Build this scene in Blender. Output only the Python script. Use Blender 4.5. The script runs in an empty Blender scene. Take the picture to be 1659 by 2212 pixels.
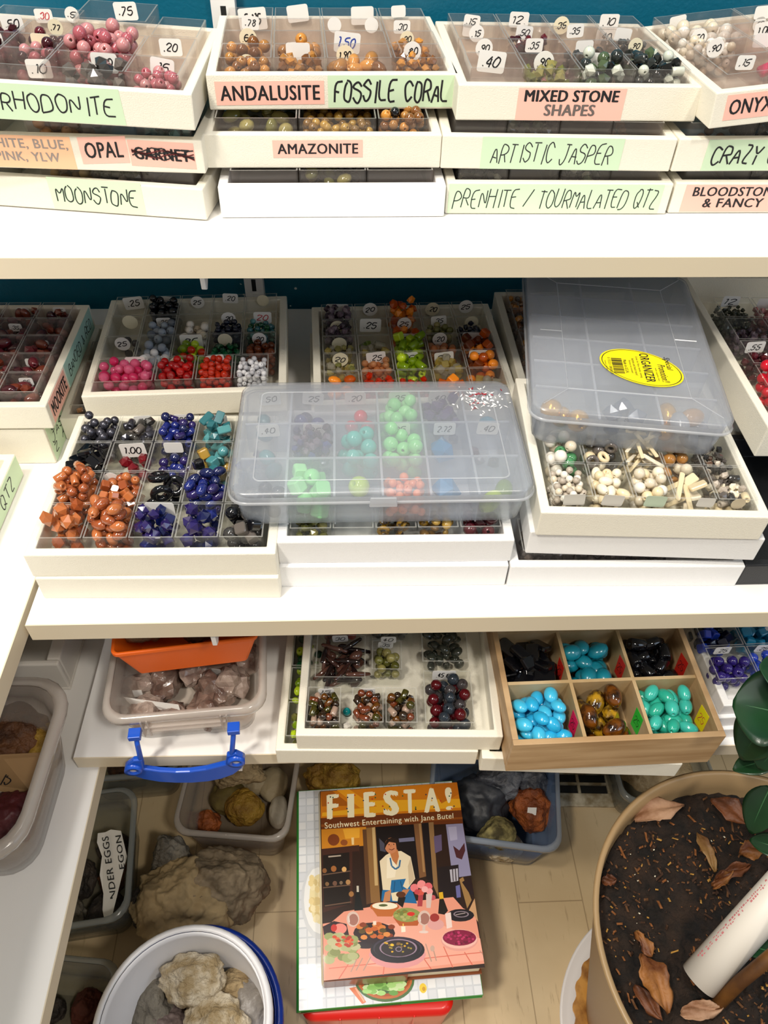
import bpy, bmesh, math, random
from mathutils import Vector, Matrix, Euler, noise
S = bpy.context.scene
C = S.collection
# ------------------------------------------------------------------ camera
CAM = Vector((0, 0, 1.24))
FPX = 1626.5
_p, _r, _y = 0.80278, 0.033984, -0.066691
_M = (Matrix(((math.cos(_y), math.sin(_y), 0), (-math.sin(_y), math.cos(_y), 0), (0, 0, 1)))
      @ Matrix(((1, 0, 0), (0, 1, 0), (0, 0, 1))))
_base = Matrix(((1, 0, 0), (0, -math.sin(_p), -math.cos(_p)), (0, math.cos(_p), -math.sin(_p))))
_roll = Matrix(((math.cos(_r), -math.sin(_r), 0), (math.sin(_r), math.cos(_r), 0), (0, 0, 1)))
RW = _roll @ _base @ _M                      # rows: right, down, forward
cam = bpy.data.cameras.new('camera')
cam.sensor_fit = 'HORIZONTAL'; cam.sensor_width = 36; cam.lens = 36 * FPX / 1659
cam.clip_start = 0.02; cam.clip_end = 30
co = bpy.data.objects.new('camera', cam); C.objects.link(co)
mw = Matrix((RW[0], -RW[1], -RW[2])).transposed().to_4x4(); mw.translation = CAM
co.matrix_world = mw
S.camera = co
# ------------------------------------------------------------------ light
S.view_settings.view_transform = 'Standard'; S.view_settings.look = 'None'
S.view_settings.gamma = 1; S.view_settings.exposure = -0.08; S.view_settings.use_curve_mapping = False
S.cycles.transparent_max_bounces = 40; S.cycles.max_bounces = 10
S.cycles.caustics_reflective = False; S.cycles.caustics_refractive = False
W_ = bpy.data.worlds.new('room_light'); S.world = W_; W_.use_nodes = True
W_.node_tree.nodes['Background'].inputs[0].default_value = (1.0, .95, .88, 1)
W_.node_tree.nodes['Background'].inputs[1].default_value = 0.25
def area(name, loc, target, sx, sy, power, col):
    l = bpy.data.lights.new(name, 'AREA'); l.shape = 'RECTANGLE'; l.size = sx; l.size_y = sy
    l.energy = power; l.color = col
    o = bpy.data.objects.new(name, l); C.objects.link(o); o.location = loc
    o.rotation_euler = (Vector(target) - Vector(loc)).to_track_quat('-Z', 'Y').to_euler()
    return o
area('ceiling_lamp', (-.25, .52, 2.75), (0, .5, .6), 1.2, .18, 20, (1, .95, .88))
area('track_lamp', (-.85, -.5, 2.7), (0, .4, .4), .2, .2, 30, (1, .93, .82))
area('track_lamp', (-.7, .02, 2.7), (0, .4, .4), .16, .16, 18, (1, .93, .82))
area('track_lamp', (.75, -.75, 2.7), (0, .4, .4), .2, .2, 20, (1, .93, .82))
area('window_light', (1.7, -.5, 1.5), (.4, .5, .5), 1.0, 1.0, 6.5, (.62, .78, 1))
# ------------------------------------------------------------------ helpers
def at(px, py, z=None, y=None, x=None):
    d = RW.transposed() @ Vector(((px - 830) / FPX, (py - 1106) / FPX, 1))
    t = (z - CAM.z) / d.z if z is not None else (y / d.y if y is not None else x / d.x)
    return CAM + d * t
def lin(h):
    h = h.lstrip('#'); v = [int(h[i:i + 2], 16) / 255 for i in (0, 2, 4)]
    return tuple(c / 12.92 if c <= .04045 else ((c + .055) / 1.055) ** 2.4 for c in v)
MC = {}
def mat(key, col='#ffffff', rough=.5, bump=0, bscale=200, var=0, vscale=20, col2=None, coat=0, metal=0, spec=.5, trans=0, sss=0, alpha=None):
    if key in MC: return MC[key]
    m = bpy.data.materials.new(key); m.use_nodes = True
    nt = m.node_tree; b = nt.nodes['Principled BSDF']
    c = lin(col); b.inputs['Base Color'].default_value = (*c, 1)
    b.inputs['Roughness'].default_value = rough; b.inputs['Metallic'].default_value = metal
    b.inputs['Specular IOR Level'].default_value = spec; b.inputs['Coat Weight'].default_value = coat
    b.inputs['Transmission Weight'].default_value = trans
    if alpha is not None: b.inputs['Alpha'].default_value = alpha
    if var or col2 or bump:
        tc = nt.nodes.new('ShaderNodeTexCoord')
    if col2 or var:
        n = nt.nodes.new('ShaderNodeTexNoise'); n.inputs['Scale'].default_value = vscale; n.inputs['Detail'].default_value = 6
        nt.links.new(tc.outputs['Object'], n.inputs['Vector'])
        r = nt.nodes.new('ShaderNodeValToRGB'); nt.links.new(n.outputs['Fac'], r.inputs['Fac'])
        r.color_ramp.elements[0].position = .38; r.color_ramp.elements[1].position = .62
        c2 = lin(col2) if col2 else tuple(x * (1 - var) for x in c)
        r.color_ramp.elements[0].color = (*c2, 1); r.color_ramp.elements[1].color = (*c, 1)
        nt.links.new(r.outputs['Color'], b.inputs['Base Color'])
    if bump:
        n2 = nt.nodes.new('ShaderNodeTexNoise'); n2.inputs['Scale'].default_value = bscale; n2.inputs['Detail'].default_value = 4
        nt.links.new(tc.outputs['Object'], n2.inputs['Vector'])
        bp = nt.nodes.new('ShaderNodeBump'); bp.inputs['Strength'].default_value = bump; bp.inputs['Distance'].default_value = .002
        nt.links.new(n2.outputs['Fac'], bp.inputs['Height']); nt.links.new(bp.outputs['Normal'], b.inputs['Normal'])
    MC[key] = m
    return m
def clear(key, tint, opaque, rough, milk='#ffffff', gloss=1.0, ior=1.45):
    """thin clear or milky plastic: see-through, part diffuse/translucent, glossy by angle"""
    if key in MC: return MC[key]
    m = bpy.data.materials.new(key); m.use_nodes = True; nt = m.node_tree
    for n in list(nt.nodes): nt.nodes.remove(n)
    o = nt.nodes.new('ShaderNodeOutputMaterial'); t = nt.nodes.new('ShaderNodeBsdfTransparent'); t.inputs[0].default_value = (*lin(tint), 1)
    d = nt.nodes.new('ShaderNodeBsdfDiffuse'); d.inputs[0].default_value = (*lin(milk), 1)
    tl = nt.nodes.new('ShaderNodeBsdfTranslucent'); tl.inputs[0].default_value = (*lin(milk), 1)
    mx = nt.nodes.new('ShaderNodeMixShader'); mx.inputs[0].default_value = .5
    nt.links.new(d.outputs[0], mx.inputs[1]); nt.links.new(tl.outputs[0], mx.inputs[2])
    m1 = nt.nodes.new('ShaderNodeMixShader'); m1.inputs[0].default_value = opaque
    nt.links.new(t.outputs[0], m1.inputs[1]); nt.links.new(mx.outputs[0], m1.inputs[2])
    g = nt.nodes.new('ShaderNodeBsdfGlossy'); g.inputs['Roughness'].default_value = rough
    f = nt.nodes.new('ShaderNodeFresnel'); ge = nt.nodes.new('ShaderNodeNewGeometry'); mr = nt.nodes.new('ShaderNodeMapRange')
    mr.inputs['To Min'].default_value = ior; mr.inputs['To Max'].default_value = 1 / ior; nt.links.new(ge.outputs['Backfacing'], mr.inputs[0]); nt.links.new(mr.outputs[0], f.inputs[0])
    mu = nt.nodes.new('ShaderNodeMath'); mu.operation = 'MULTIPLY'; mu.inputs[1].default_value = gloss; nt.links.new(f.outputs[0], mu.inputs[0])
    m2 = nt.nodes.new('ShaderNodeMixShader'); nt.links.new(mu.outputs[0], m2.inputs[0])
    nt.links.new(m1.outputs[0], m2.inputs[1]); nt.links.new(g.outputs[0], m2.inputs[2])
    nt.links.new(m2.outputs[0], o.inputs[0])
    MC[key] = m
    return m
class MB:
    def __init__(s): s.v = []; s.f = []; s.m = []; s.s = []
    def add(s, vs, fs, m=0, smooth=False):
        o = len(s.v); s.v += [Vector(v) for v in vs]
        for f in fs: s.f.append([i + o for i in f]); s.m.append(m); s.s.append(smooth)
        return s
    def box(s, x0, x1, y0, y1, z0, z1, m=0):
        return s.add([(x, y, z) for z in (z0, z1) for y in (y0, y1) for x in (x0, x1)],
                     [(0, 2, 3, 1), (4, 5, 7, 6), (0, 1, 5, 4), (2, 6, 7, 3), (0, 4, 6, 2), (1, 3, 7, 5)], m)
    def rings(s, R, m=0, smooth=True, cap0=True, cap1=True, closed=False):
        n = len(R[0]); fs = []; L = len(R)
        for k in range(L if closed else L - 1):
            a, b = k * n, ((k + 1) % L) * n
            for i in range(n):
                j = (i + 1) % n; fs.append((a + i, a + j, b + j, b + i))
        if not closed:
            if cap0: fs.append(tuple(range(n))[::-1])
            if cap1: fs.append(tuple((L - 1) * n + i for i in range(n)))
        return s.add([p for r in R for p in r], fs, m, smooth)
    def lathe(s, prof, n=24, m=0, smooth=True, c=(0, 0, 0), closed=False, cap0=False, cap1=False, sx=1, sy=1):
        R = [[(c[0] + r * sx * math.cos(2 * math.pi * i / n), c[1] + r * sy * math.sin(2 * math.pi * i / n), c[2] + z) for i in range(n)] for r, z in prof]
        return s.rings(R, m, smooth, cap0, cap1, closed)
    def tube(s, path, r, n=10, m=0):
        P = [Vector(p) for p in path]; R = []
        rr = r if isinstance(r, (list, tuple)) else [r] * len(P)
        up = Vector((0, 0, 1))
        t0 = (P[1] - P[0]).normalized()
        a = t0.orthogonal().normalized()
        for i, p in enumerate(P):
            t = ((P[min(i + 1, len(P) - 1)] - P[max(i - 1, 0)])).normalized()
            a = (a - t * a.dot(t)).normalized(); b = t.cross(a)
            R.append([p + (a * math.cos(2 * math.pi * k / n) + b * math.sin(2 * math.pi * k / n)) * rr[i] for k in range(n)])
        return s.rings(R, m, True)
    def prism(s, poly, d, m=0, smooth=False):
        """poly: 3-D outline, extruded by vector d"""
        A = [Vector(p) for p in poly]; d = Vector(d); n = len(A)
        return s.add(A + [p + d for p in A], [tuple(range(n))[::-1], tuple(range(n, 2 * n))] + [(i, (i + 1) % n, n + (i + 1) % n, n + i) for i in range(n)], m, smooth)
    def mesh(s, name, mats):
        me = bpy.data.meshes.new(name); me.from_pydata([tuple(v) for v in s.v], [], s.f); 
        for m in mats: me.materials.append(m)
        me.polygons.foreach_set('material_index', s.m); me.polygons.foreach_set('use_smooth', s.s)
        bm = bmesh.new(); bm.from_mesh(me); bmesh.ops.recalc_face_normals(bm, faces=bm.faces); bm.to_mesh(me); bm.free()
        me.update(); return me
    def build(s, name, mats, parent=None, bevel=0, seg=2):
        if not isinstance(mats, (list, tuple)): mats = [mats]
        return link(name, s.mesh(name, mats), parent, bevel, seg)
def link(name, me, parent=None, bevel=0, seg=2):
    o = bpy.data.objects.new(name, me); C.objects.link(o)
    if parent: o.parent = parent
    if bevel:
        b = o.modifiers.new('bevel', 'BEVEL'); b.width = bevel; b.segments = seg; b.limit_method = 'ANGLE'; b.angle_limit = math.radians(40)
    return o
def tag(o, label, cat, group=None, kind=None):
    o['label'] = label; o['category'] = cat
    if group: o['group'] = group
    if kind: o['kind'] = kind
    return o
def empty(name, M):
    o = bpy.data.objects.new(name, None); o.empty_display_size = .02; C.objects.link(o); o.matrix_basis = M; return o
def frame(loc, rz=0, rx=0, ry=0):
    return Matrix.Translation(loc) @ Euler((rx, ry, rz)).to_matrix().to_4x4()
def rrect(w, d, r, z, cx=0, cy=0, k=5):
    r = max(min(r, w / 2 - 1e-4, d / 2 - 1e-4), 1e-4); P = []
    for qx, qy, a0 in ((1, 1, 0), (-1, 1, 90), (-1, -1, 180), (1, -1, 270)):
        for i in range(k + 1):
            a = math.radians(a0 + 90 * i / k)
            P.append(Vector((cx + qx * (w / 2 - r) + r * math.cos(a), cy + qy * (d / 2 - r) + r * math.sin(a), z)))
    return P
# ---- writing
GL = {'A': '003960,1353', 'B': '00094958564505,4564614000', 'C': '6749290702204062', 'D': '00094967624000', 'E': '69090060,0545', 'F': '690900,0545',
      'G': '67492907022040626535', 'H': '0900,6960,0565', 'I': '3930', 'J': '5952301003,3979', 'K': '0900,690560', 'L': '090060', 'M': '0009346960', 'N': '00096069',
      'O': '290702204062674929', 'P': '00094967654404', 'Q': '290702204062674929,3370', 'R': '00094967654404,3460', 'S': '6749290706456462402002', 'T': '0969,3930',
      'U': '090220406269', 'V': '093069', 'W': '0910355069', 'X': '0960,6900', 'Y': '093569,3530', 'Z': '09690060',
      '0': '290702204062674929', '1': '183930', '2': '07294968660060', '3': '072949686645,456462402002', '4': '490363,4840', '5': '691905556462402002',
      '6': '5829060220406264450504', '7': '096920', '8': '350728396735,356340200335', '9': '65442507294967,6730', '.': '2021', '/': '0069', '-': '1555', '~': '0426446466', "'": '3937', '&': '60182838350120406'+'3'}
def chaikin(p, it=2):
    for _ in range(it):
        if len(p) < 3: return p
        q = [p[0]]
        for a, b in zip(p, p[1:]): q += [a * .75 + b * .25, a * .25 + b * .75]
        p = q + [p[-1]]
    return p
def strokes(txt, seed=0, slant=.12, jit=.5):
    rg = random.Random(seed + len(txt)); out = []; x = 0.0
    for ch in txt:
        if ch == ' ': x += 5; continue
        g = GL.get(ch.upper())
        if not g: x += 3; continue
        sc = .8 if ch.islower() else 1; dy = rg.uniform(-.6, .6)
        mx = 0
        for st in g.split(','):
            pts = [Vector((int(st[i]) * sc * .9 + rg.uniform(-jit, jit), int(st[i + 1]) * sc + dy + rg.uniform(-jit, jit))) for i in range(0, len(st) - 1, 2)]
            mx = max(mx, max(p.x for p in pts))
            out.append(chaikin([Vector((x + p.x + p.y * slant, p.y)) for p in pts]))
        x += max(mx, 1.5) + 1.6
    return out
def bil(q, u, v):
    a, b, c, d = [Vector(p) for p in q]             # BL, BR, TR, TL
    return (a * (1 - u) + b * u) * (1 - v) + (d * (1 - u) + c * u) * v
def hand_mesh(txt, q, wid, seed=0, slant=.12, jit=.5):
    """q: 4 corners (3-D) the writing fills; wid: pen width in metres"""
    q = [Vector(p) for p in q]; st = strokes(txt, seed, slant, jit); xs = [p.x for s in st for p in s]; ys = [p.y for s in st for p in s]
    x0, x1, y0, y1 = min(xs), max(xs), min(ys), max(ys); x1 = max(x1, x0 + .5); y1 = max(y1, y0 + .5)
    N = (q[1] - q[0]).cross(q[3] - q[0]).normalized(); mb = MB()
    for k, s in enumerate(st):
        P = [bil(q, (p.x - x0) / (x1 - x0), (p.y - y0) / (y1 - y0)) + N * (1e-6 * k) for p in s]; V = []
        for i, p in enumerate(P):
            t = P[min(i + 1, len(P) - 1)] - P[max(i - 1, 0)]
            t = t.normalized() if t.length > 1e-9 else (q[1] - q[0]).normalized()
            n = N.cross(t) * wid / 2
            V += [p + n, p - n]
        mb.add(V, [(2 * i, 2 * i + 1, 2 * i + 3, 2 * i + 2) for i in range(len(P) - 1)])
    return mb
FC = {}
def print_mesh(txt, shear=0):
    k = (txt, shear)
    if k in FC: return FC[k]
    cu = bpy.data.curves.new('writing', 'FONT'); cu.body = txt; cu.shear = shear; cu.space_character = 1.08; cu.resolution_u = 3; cu.size = 1; cu.fill_mode = 'FRONT'
    o = bpy.data.objects.new('writing', cu); C.objects.link(o); bpy.context.view_layer.update()
    me = o.to_mesh(); V = [v.co.copy() for v in me.vertices]; F = [tuple(p.vertices) for p in me.polygons]; o.to_mesh_clear()
    bpy.data.objects.remove(o); bpy.data.curves.remove(cu)
    x0 = min(v.x for v in V); x1 = max(v.x for v in V); y0 = min(v.y for v in V); y1 = max(v.y for v in V)
    V = [((v.x - x0) / (x1 - x0), (v.y - y0) / max(y1 - y0, 1e-6)) for v in V]
    FC[k] = (V, F, x1 - x0); return FC[k]
def print_mb(txt, q, bold=.014, shear=0, mb=None, m=0):
    V, F, asp = print_mesh(txt, shear); mb = mb or MB(); s = bold * 1.1 / asp; N = (Vector(q[1]) - Vector(q[0])).cross(Vector(q[3]) - Vector(q[0])).normalized()
    for k, (dx, dy) in enumerate(((0, 0),) if bold < .003 else ((-s, 0), (-s / 3, .5 * bold), (s / 3, -.5 * bold), (s, 0))):
        mb.add([bil(q, u * (1 - 2 * s) + s + dx, v + dy) + N * (2e-6 * k) for u, v in V], F, m)
    return mb
INK = mat('black_ink', '#16161a', .6); INK2 = mat('grey_ink', '#5a5a60', .7); INKB = mat('blue_ink', '#2a48a8', .6); INKR = mat('red_ink', '#c8343c', .6)
FADED = mat('faded_ink', '#9a8d86', .7)
PAPER = mat('sticker_paper', '#f4f2ee', .6); CREAM = mat('cream_sticker', '#efe6c8', .6); YEL = mat('yellow_sticker', '#f2dc1c', .5)
PINKP = mat('pink_label_paper', '#fbc0b0', .55); GREENP = mat('green_label_paper', '#cfe6c4', .6); ORANGEP = mat('orange_label_paper', '#fcc49c', .55)
def sub(q, u0, u1, v0, v1, lift=0):
    N = (Vector(q[1]) - Vector(q[0])).cross(Vector(q[3]) - Vector(q[0])).normalized() * lift
    return [bil(q, u0, v0) + N, bil(q, u1, v0) + N, bil(q, u1, v1) + N, bil(q, u0, v1) + N]
def sheet(name, q, m, parent, th=.00025, label=None):
    q = [Vector(p) for p in q]; N = (q[1] - q[0]).cross(q[3] - q[0]).normalized()
    o = MB().prism([p + N * 1e-5 for p in q], N * th).build(name, m, parent)
    if label: o['label'] = label
    return o
# ------------------------------------------------------------------ setting
def wall_material():
    m = mat('teal_paint', '#0b5f78', .38, bump=.25, bscale=260, spec=.4)
    nt = m.node_tree; b = nt.nodes['Principled BSDF']; tc = nt.nodes.new('ShaderNodeTexCoord')
    v = nt.nodes.new('ShaderNodeTexVoronoi'); v.inputs['Scale'].default_value = 42; nt.links.new(tc.outputs['Object'], v.inputs['Vector'])
    n = nt.nodes.new('ShaderNodeTexNoise'); n.inputs['Scale'].default_value = 5; nt.links.new(tc.outputs['Object'], n.inputs['Vector'])
    l = nt.nodes.new('ShaderNodeMath'); l.operation = 'LESS_THAN'; l.inputs[1].default_value = .085; nt.links.new(v.outputs['Distance'], l.inputs[0])
    g = nt.nodes.new('ShaderNodeMath'); g.operation = 'GREATER_THAN'; g.inputs[1].default_value = .58; nt.links.new(n.outputs['Fac'], g.inputs[0])
    k = nt.nodes.new('ShaderNodeMath'); k.operation = 'MULTIPLY'; nt.links.new(l.outputs[0], k.inputs[0]); nt.links.new(g.outputs[0], k.inputs[1])
    mx = nt.nodes.new('ShaderNodeMixRGB'); mx.inputs[1].default_value = (*lin('#0a607a'), 1); mx.inputs[2].default_value = (*lin('#cfd8d8'), 1)
    nt.links.new(k.outputs[0], mx.inputs[0]); nt.links.new(mx.outputs[0], b.inputs['Base Color'])
    return m
def floor_material():
    m = mat('worn_floor_boards', '#d2bd98', .42, col2='#bda680', vscale=3.5, bump=.1, bscale=60)
    nt = m.node_tree; b = nt.nodes['Principled BSDF']; tc = nt.nodes.new('ShaderNodeTexCoord')
    mp = nt.nodes.new('ShaderNodeMapping'); mp.inputs['Scale'].default_value = (60, 7, 1); nt.links.new(tc.outputs['Object'], mp.inputs[0])
    n = nt.nodes.new('ShaderNodeTexNoise'); n.inputs['Scale'].default_value = 2.2; n.inputs['Detail'].default_value = 5; n.inputs['Roughness'].default_value = .65
    nt.links.new(mp.outputs[0], n.inputs['Vector'])
    r = nt.nodes.new('ShaderNodeValToRGB'); r.color_ramp.elements[0].position = .6; r.color_ramp.elements[1].position = .72
    r.color_ramp.elements[0].color = (0, 0, 0, 1); r.color_ramp.elements[1].color = (1, 1, 1, 1); nt.links.new(n.outputs['Fac'], r.inputs[0])
    br = nt.nodes.new('ShaderNodeTexBrick'); br.inputs['Scale'].default_value = 1; br.inputs['Brick Width'].default_value = 1.1; br.inputs['Row Height'].default_value = .1
    br.inputs['Mortar Size'].default_value = .0009; br.inputs['Color1'].default_value = (0, 0, 0, 1); br.inputs['Color2'].default_value = (0, 0, 0, 1); br.inputs['Mortar'].default_value = (1, 1, 1, 1)
    mp2 = nt.nodes.new('ShaderNodeMapping'); mp2.inputs['Location'].default_value = (.36, .05, 0); mp2.inputs['Rotation'].default_value = (0, 0, math.pi / 2); nt.links.new(tc.outputs['Object'], mp2.inputs[0]); nt.links.new(mp2.outputs[0], br.inputs['Vector'])
    ad = nt.nodes.new('ShaderNodeMath'); ad.operation = 'MAXIMUM'; nt.links.new(r.outputs[0], ad.inputs[0]); nt.links.new(br.outputs['Color'], ad.inputs[1])
    sc = nt.nodes.new('ShaderNodeMath'); sc.operation = 'MULTIPLY'; sc.inputs[1].default_value = .5; nt.links.new(ad.outputs[0], sc.inputs[0])
    old = b.inputs['Base Color'].links[0].from_socket
    mx = nt.nodes.new('ShaderNodeMixRGB'); nt.links.new(sc.outputs[0], mx.inputs[0]); nt.links.new(old, mx.inputs[1]); mx.inputs[2].default_value = (*lin('#6b5334'), 1)
    nt.links.new(mx.outputs[0], b.inputs['Base Color'])
    return m
WALL_Y = .93
def struct(name, mb, m, label):
    o = mb.build(name, m); o['kind'] = 'structure'; o['label'] = label; o['category'] = name.split('_')[0]; return o
struct('wall_back', MB().box(-2.2, 2.2, WALL_Y, WALL_Y + .1, 0, 2.9), wall_material(), 'teal painted wall behind the shelves')
struct('floor', MB().box(-2.2, 2.2, -1.6, WALL_Y, -.05, 0), floor_material(), 'worn pale wooden floor under the shelves')
# ------------------------------------------------------------------ shelves
WHITE = mat('white_melamine', '#f3f1ee', .32, spec=.4)
EDGE = mat('cream_shelf_edge', '#dccfb6', .4)
METAL = mat('white_enamelled_steel', '#eeecea', .35)
DARK = mat('dark_slot', '#141414', .8)
def shelf(name, x0, x1, y0, y1, ztop, th, label, rz=0, edge=('front',)):
    t = empty(name, frame((x0, y0, ztop - th), rz)); w, d = x1 - x0, y1 - y0
    MB().box(0, w, .0012, d, 0, th).build('board', WHITE, t)
    MB().box(0, w, 0, .0012, 0, th).build('edge_band', EDGE, t)
    return tag(t, label, 'shelf', 'white wall shelves')
shelf('wall_shelf', -1.0, .95, .592, .918, .93, .0185, 'top white wall shelf holding the stacked stone bead trays', .006)
shelf('wall_shelf', -.2835, .95, .3965, .915, .692, .0215, 'middle white wall shelf under the pink, copper and bone bead trays', -.004)
shelf('wall_shelf', -.2935, .95, .376, .915, .483, .021, 'lowest white wall shelf under the box with blue handle', -.01)
def side_shelf(name, x0, x1, y0, y1, ztop, th, label):
    t = empty(name, frame((x0, y0, ztop - th))); w, d = x1 - x0, y1 - y0
    MB().box(0, w - .0012, 0, d, 0, th).build('board', WHITE, t)
    MB().box(w - .0012, w, 0, d, 0, th).build('edge_band', EDGE, t)
    return tag(t, label, 'shelf', 'white wall shelves')
side_shelf('side_shelf', -.75, -.2885, -.35, .915, .692, .0215, 'white side shelf meeting the middle wall shelf at its left end')
side_shelf('side_shelf', -.75, -.273, -.35, .915, .455, .0215, 'white side shelf under the big clear bin, left of the cookbook')
def standard(x, z0, z1, label):
    t = empty('shelf_standard', frame((x, WALL_Y, z0))); h = z1 - z0
    MB().box(-.0125, .0125, -.003, 0, 0, h).box(-.0125, -.0095, -.013, -.003, 0, h).box(.0095, .0125, -.013, -.003, 0, h).box(-.0125, .0125, -.0145, -.013, 0, h).build('channel', METAL, t, .0008)
    m = MB(); z = .01
    while z < h - .03: m.box(-.0028, .0028, -.0148, -.0144, z, z + .017); z += .034
    m.build('slot_row', DARK, t)
    tag(t, label, 'shelf rail')
standard(-.122, .3, 1.5, 'slotted white steel upright on the teal wall')
standard(.78, .3, 1.5, 'slotted white steel upright on the teal wall past the right edge')
def bracket(x, yf, ztop, label):
    t = empty('shelf_bracket', frame((x, 0, ztop)))
    P = [(0, WALL_Y - .016, 0), (0, yf, 0), (0, yf - .003, -.006), (0, yf - .002, -.02), (0, yf + .004, -.0235), (0, yf + .012, -.018), (0, yf + .03, -.014), (0, WALL_Y - .016, -.06)]
    MB().prism([(-.0022, p[1], p[2]) for p in P], (.0044, 0, 0)).build('arm', METAL, t, .0008)
    tag(t, label, 'shelf bracket')
bracket(-.1265, .617, .911, 'white bracket tip under the top shelf')
bracket(-.1255, .402, .670, 'white bracket tip under the middle shelf, over the orange bin')
bracket(-.1235, .378, .4615, 'white bracket tip under the lowest shelf, behind the blue handle')
# ------------------------------------------------------------------ display trays
TRAYM = mat('cream_tray_plastic', '#ece7d8', .5, bump=.25, bscale=900, spec=.35)
TRAYW = mat('white_tray_plastic', '#ecebea', .5, bump=.25, bscale=900, spec=.35)
BLACKP = mat('black_tray_plastic', '#17181c', .45, bump=.2, bscale=900)
W0, D0, H0, WT = .21, .184, .0285, .0085
def tray_mesh(w, d, h, m, t=WT, fl=.003):
    k = ('tray', round(w, 4), d, h, m.name, t)
    if k not in MC:
        mb = MB()
        o = [(0, 0), (w, 0), (w, d), (0, d)]; i = [(t, t), (w - t, t), (w - t, d - t), (t, d - t)]
        V = [(*p, 0) for p in o] + [(*p, h) for p in o] + [(*p, h) for p in i] + [(*p, fl) for p in i]
        F = [(3, 2, 1, 0), (12, 13, 14, 15)]
        for a in range(4):
            b = (a + 1) % 4; F += [(a, b, 4 + b, 4 + a), (4 + a, 4 + b, 8 + b, 8 + a), (8 + a, 8 + b, 12 + b, 12 + a)]
        mb.add(V, F); MC[k] = mb.mesh('tray_body', [m])
    return MC[k]
class Tray: pass
def tray(name, fl, fr, zt, label, nick, d=D0, h=H0, m=None, w=None, rz=None, x=None):
    """fl, fr: where the tray's top front corners stand (photo points on the plane z = zt)"""
    A = at(*fl, z=zt); B = at(*fr, z=zt) if fr else None
    w = w or (B - A).xy.length
    rz = math.atan2(B.y - A.y, B.x - A.x) if rz is None else rz
    M = frame((A.x, A.y, zt - h), rz)
    return tray_m(name, M, w, d, h, label, nick, m)
def tray_m(name, M, w, d, h, label, nick, m=None):
    t = Tray(); t.M = M; t.w = w; t.d = d; t.h = h; t.nick = nick
    t.o = empty(name, M); link('body', tray_mesh(w, d, h, m or TRAYM), t.o, .0012)
    tag(t.o, label, 'tray')
    return t
def front_q(t, u0, u1, v0, v1, du=0, dv=0):
    """quad on the tray's front face; du shears the top, dv lifts the right end"""
    w, h = t.w, t.h
    return [Vector((u0 * w, 0, v0 * h)), Vector((u1 * w, 0, (v0 + dv) * h)), Vector(((u1 + du) * w, 0, (v1 + dv) * h)), Vector(((u0 + du) * w, 0, v1 * h))]
def side_q(t, u0, u1, v0, v1):
    return [Vector((t.w, u0 * t.d, v0 * t.h)), Vector((t.w, u1 * t.d, v0 * t.h)), Vector((t.w, u1 * t.d, v1 * t.h)), Vector((t.w, u0 * t.d, v1 * t.h))]
def label_on(t, q, paper, lines, hand=False, ink=None, pen=.0012, mg=(.06, .16), bold=.025, seed=1, slant=.12):
    p = sheet('paper_label', q, paper, t.o)
    n = len(lines)
    for i, ln in enumerate(lines):
        v1 = 1 - mg[1] - (1 - 2 * mg[1]) * i / n; v0 = v1 - (1 - 2 * mg[1]) / n * (.98 if n == 1 else .8)
        a = .5 - mg[0]; u0, u1 = mg[0], 1 - mg[0]
        if n > 1 and len(ln) < max(map(len, lines)):
            f = len(ln) / max(map(len, lines)); u0, u1 = .5 - a * f, .5 + a * f
        qq = sub(q, u0, u1, v0, v1, .0004)
        mk = ink or INK
        mb = hand_mesh(ln, qq, pen, seed + i, slant) if hand else print_mb(ln, qq, bold)
        o = mb.build('writing', mk[i] if isinstance(mk, list) else mk, p)
    return p
# ------------------------------------------------------------------ clear bead boxes
ACR = clear('clear_acrylic', '#fefefd', .02, .06, '#ffffff', .5)
ACRE = clear('acrylic_edge_highlight', '#f8f8f5', .35, .15, '#fafaf6', 1)  # whiter, cloudier top rim faces: bright edge highlights painted into the colour
SMOKE = clear('hazy_acrylic', '#fdfbfa', .06, .08, '#e4dcd8', .7)
def box_mesh(w, d, h, m=None):
    m = m or ACR
    k = ('abox', round(w, 4), round(d, 4), round(h, 4), m.name)
    if k not in MC:
        t = .0012; mb = MB()
        o = [(0, 0), (w, 0), (w, d), (0, d)]; i = [(t, t), (w - t, t), (w - t, d - t), (t, d - t)]
        V = [(*p, 0) for p in o] + [(*p, h) for p in o] + [(*p, h) for p in i] + [(*p, t) for p in i]
        mb.add(V, [(3, 2, 1, 0), (12, 13, 14, 15)])
        for a in range(4):
            b = (a + 1) % 4
            mb.add(V, [(a, b, 4 + b, 4 + a), (8 + a, 8 + b, 12 + b, 12 + a)])
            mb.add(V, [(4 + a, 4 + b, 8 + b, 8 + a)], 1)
        # merge by position
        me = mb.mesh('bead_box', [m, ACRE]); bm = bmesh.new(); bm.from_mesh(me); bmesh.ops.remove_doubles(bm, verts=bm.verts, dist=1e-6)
        bmesh.ops.recalc_face_normals(bm, faces=bm.faces); bm.to_mesh(me); bm.free(); MC[k] = me
    return MC[k]
RND = random.Random(11)
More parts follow.
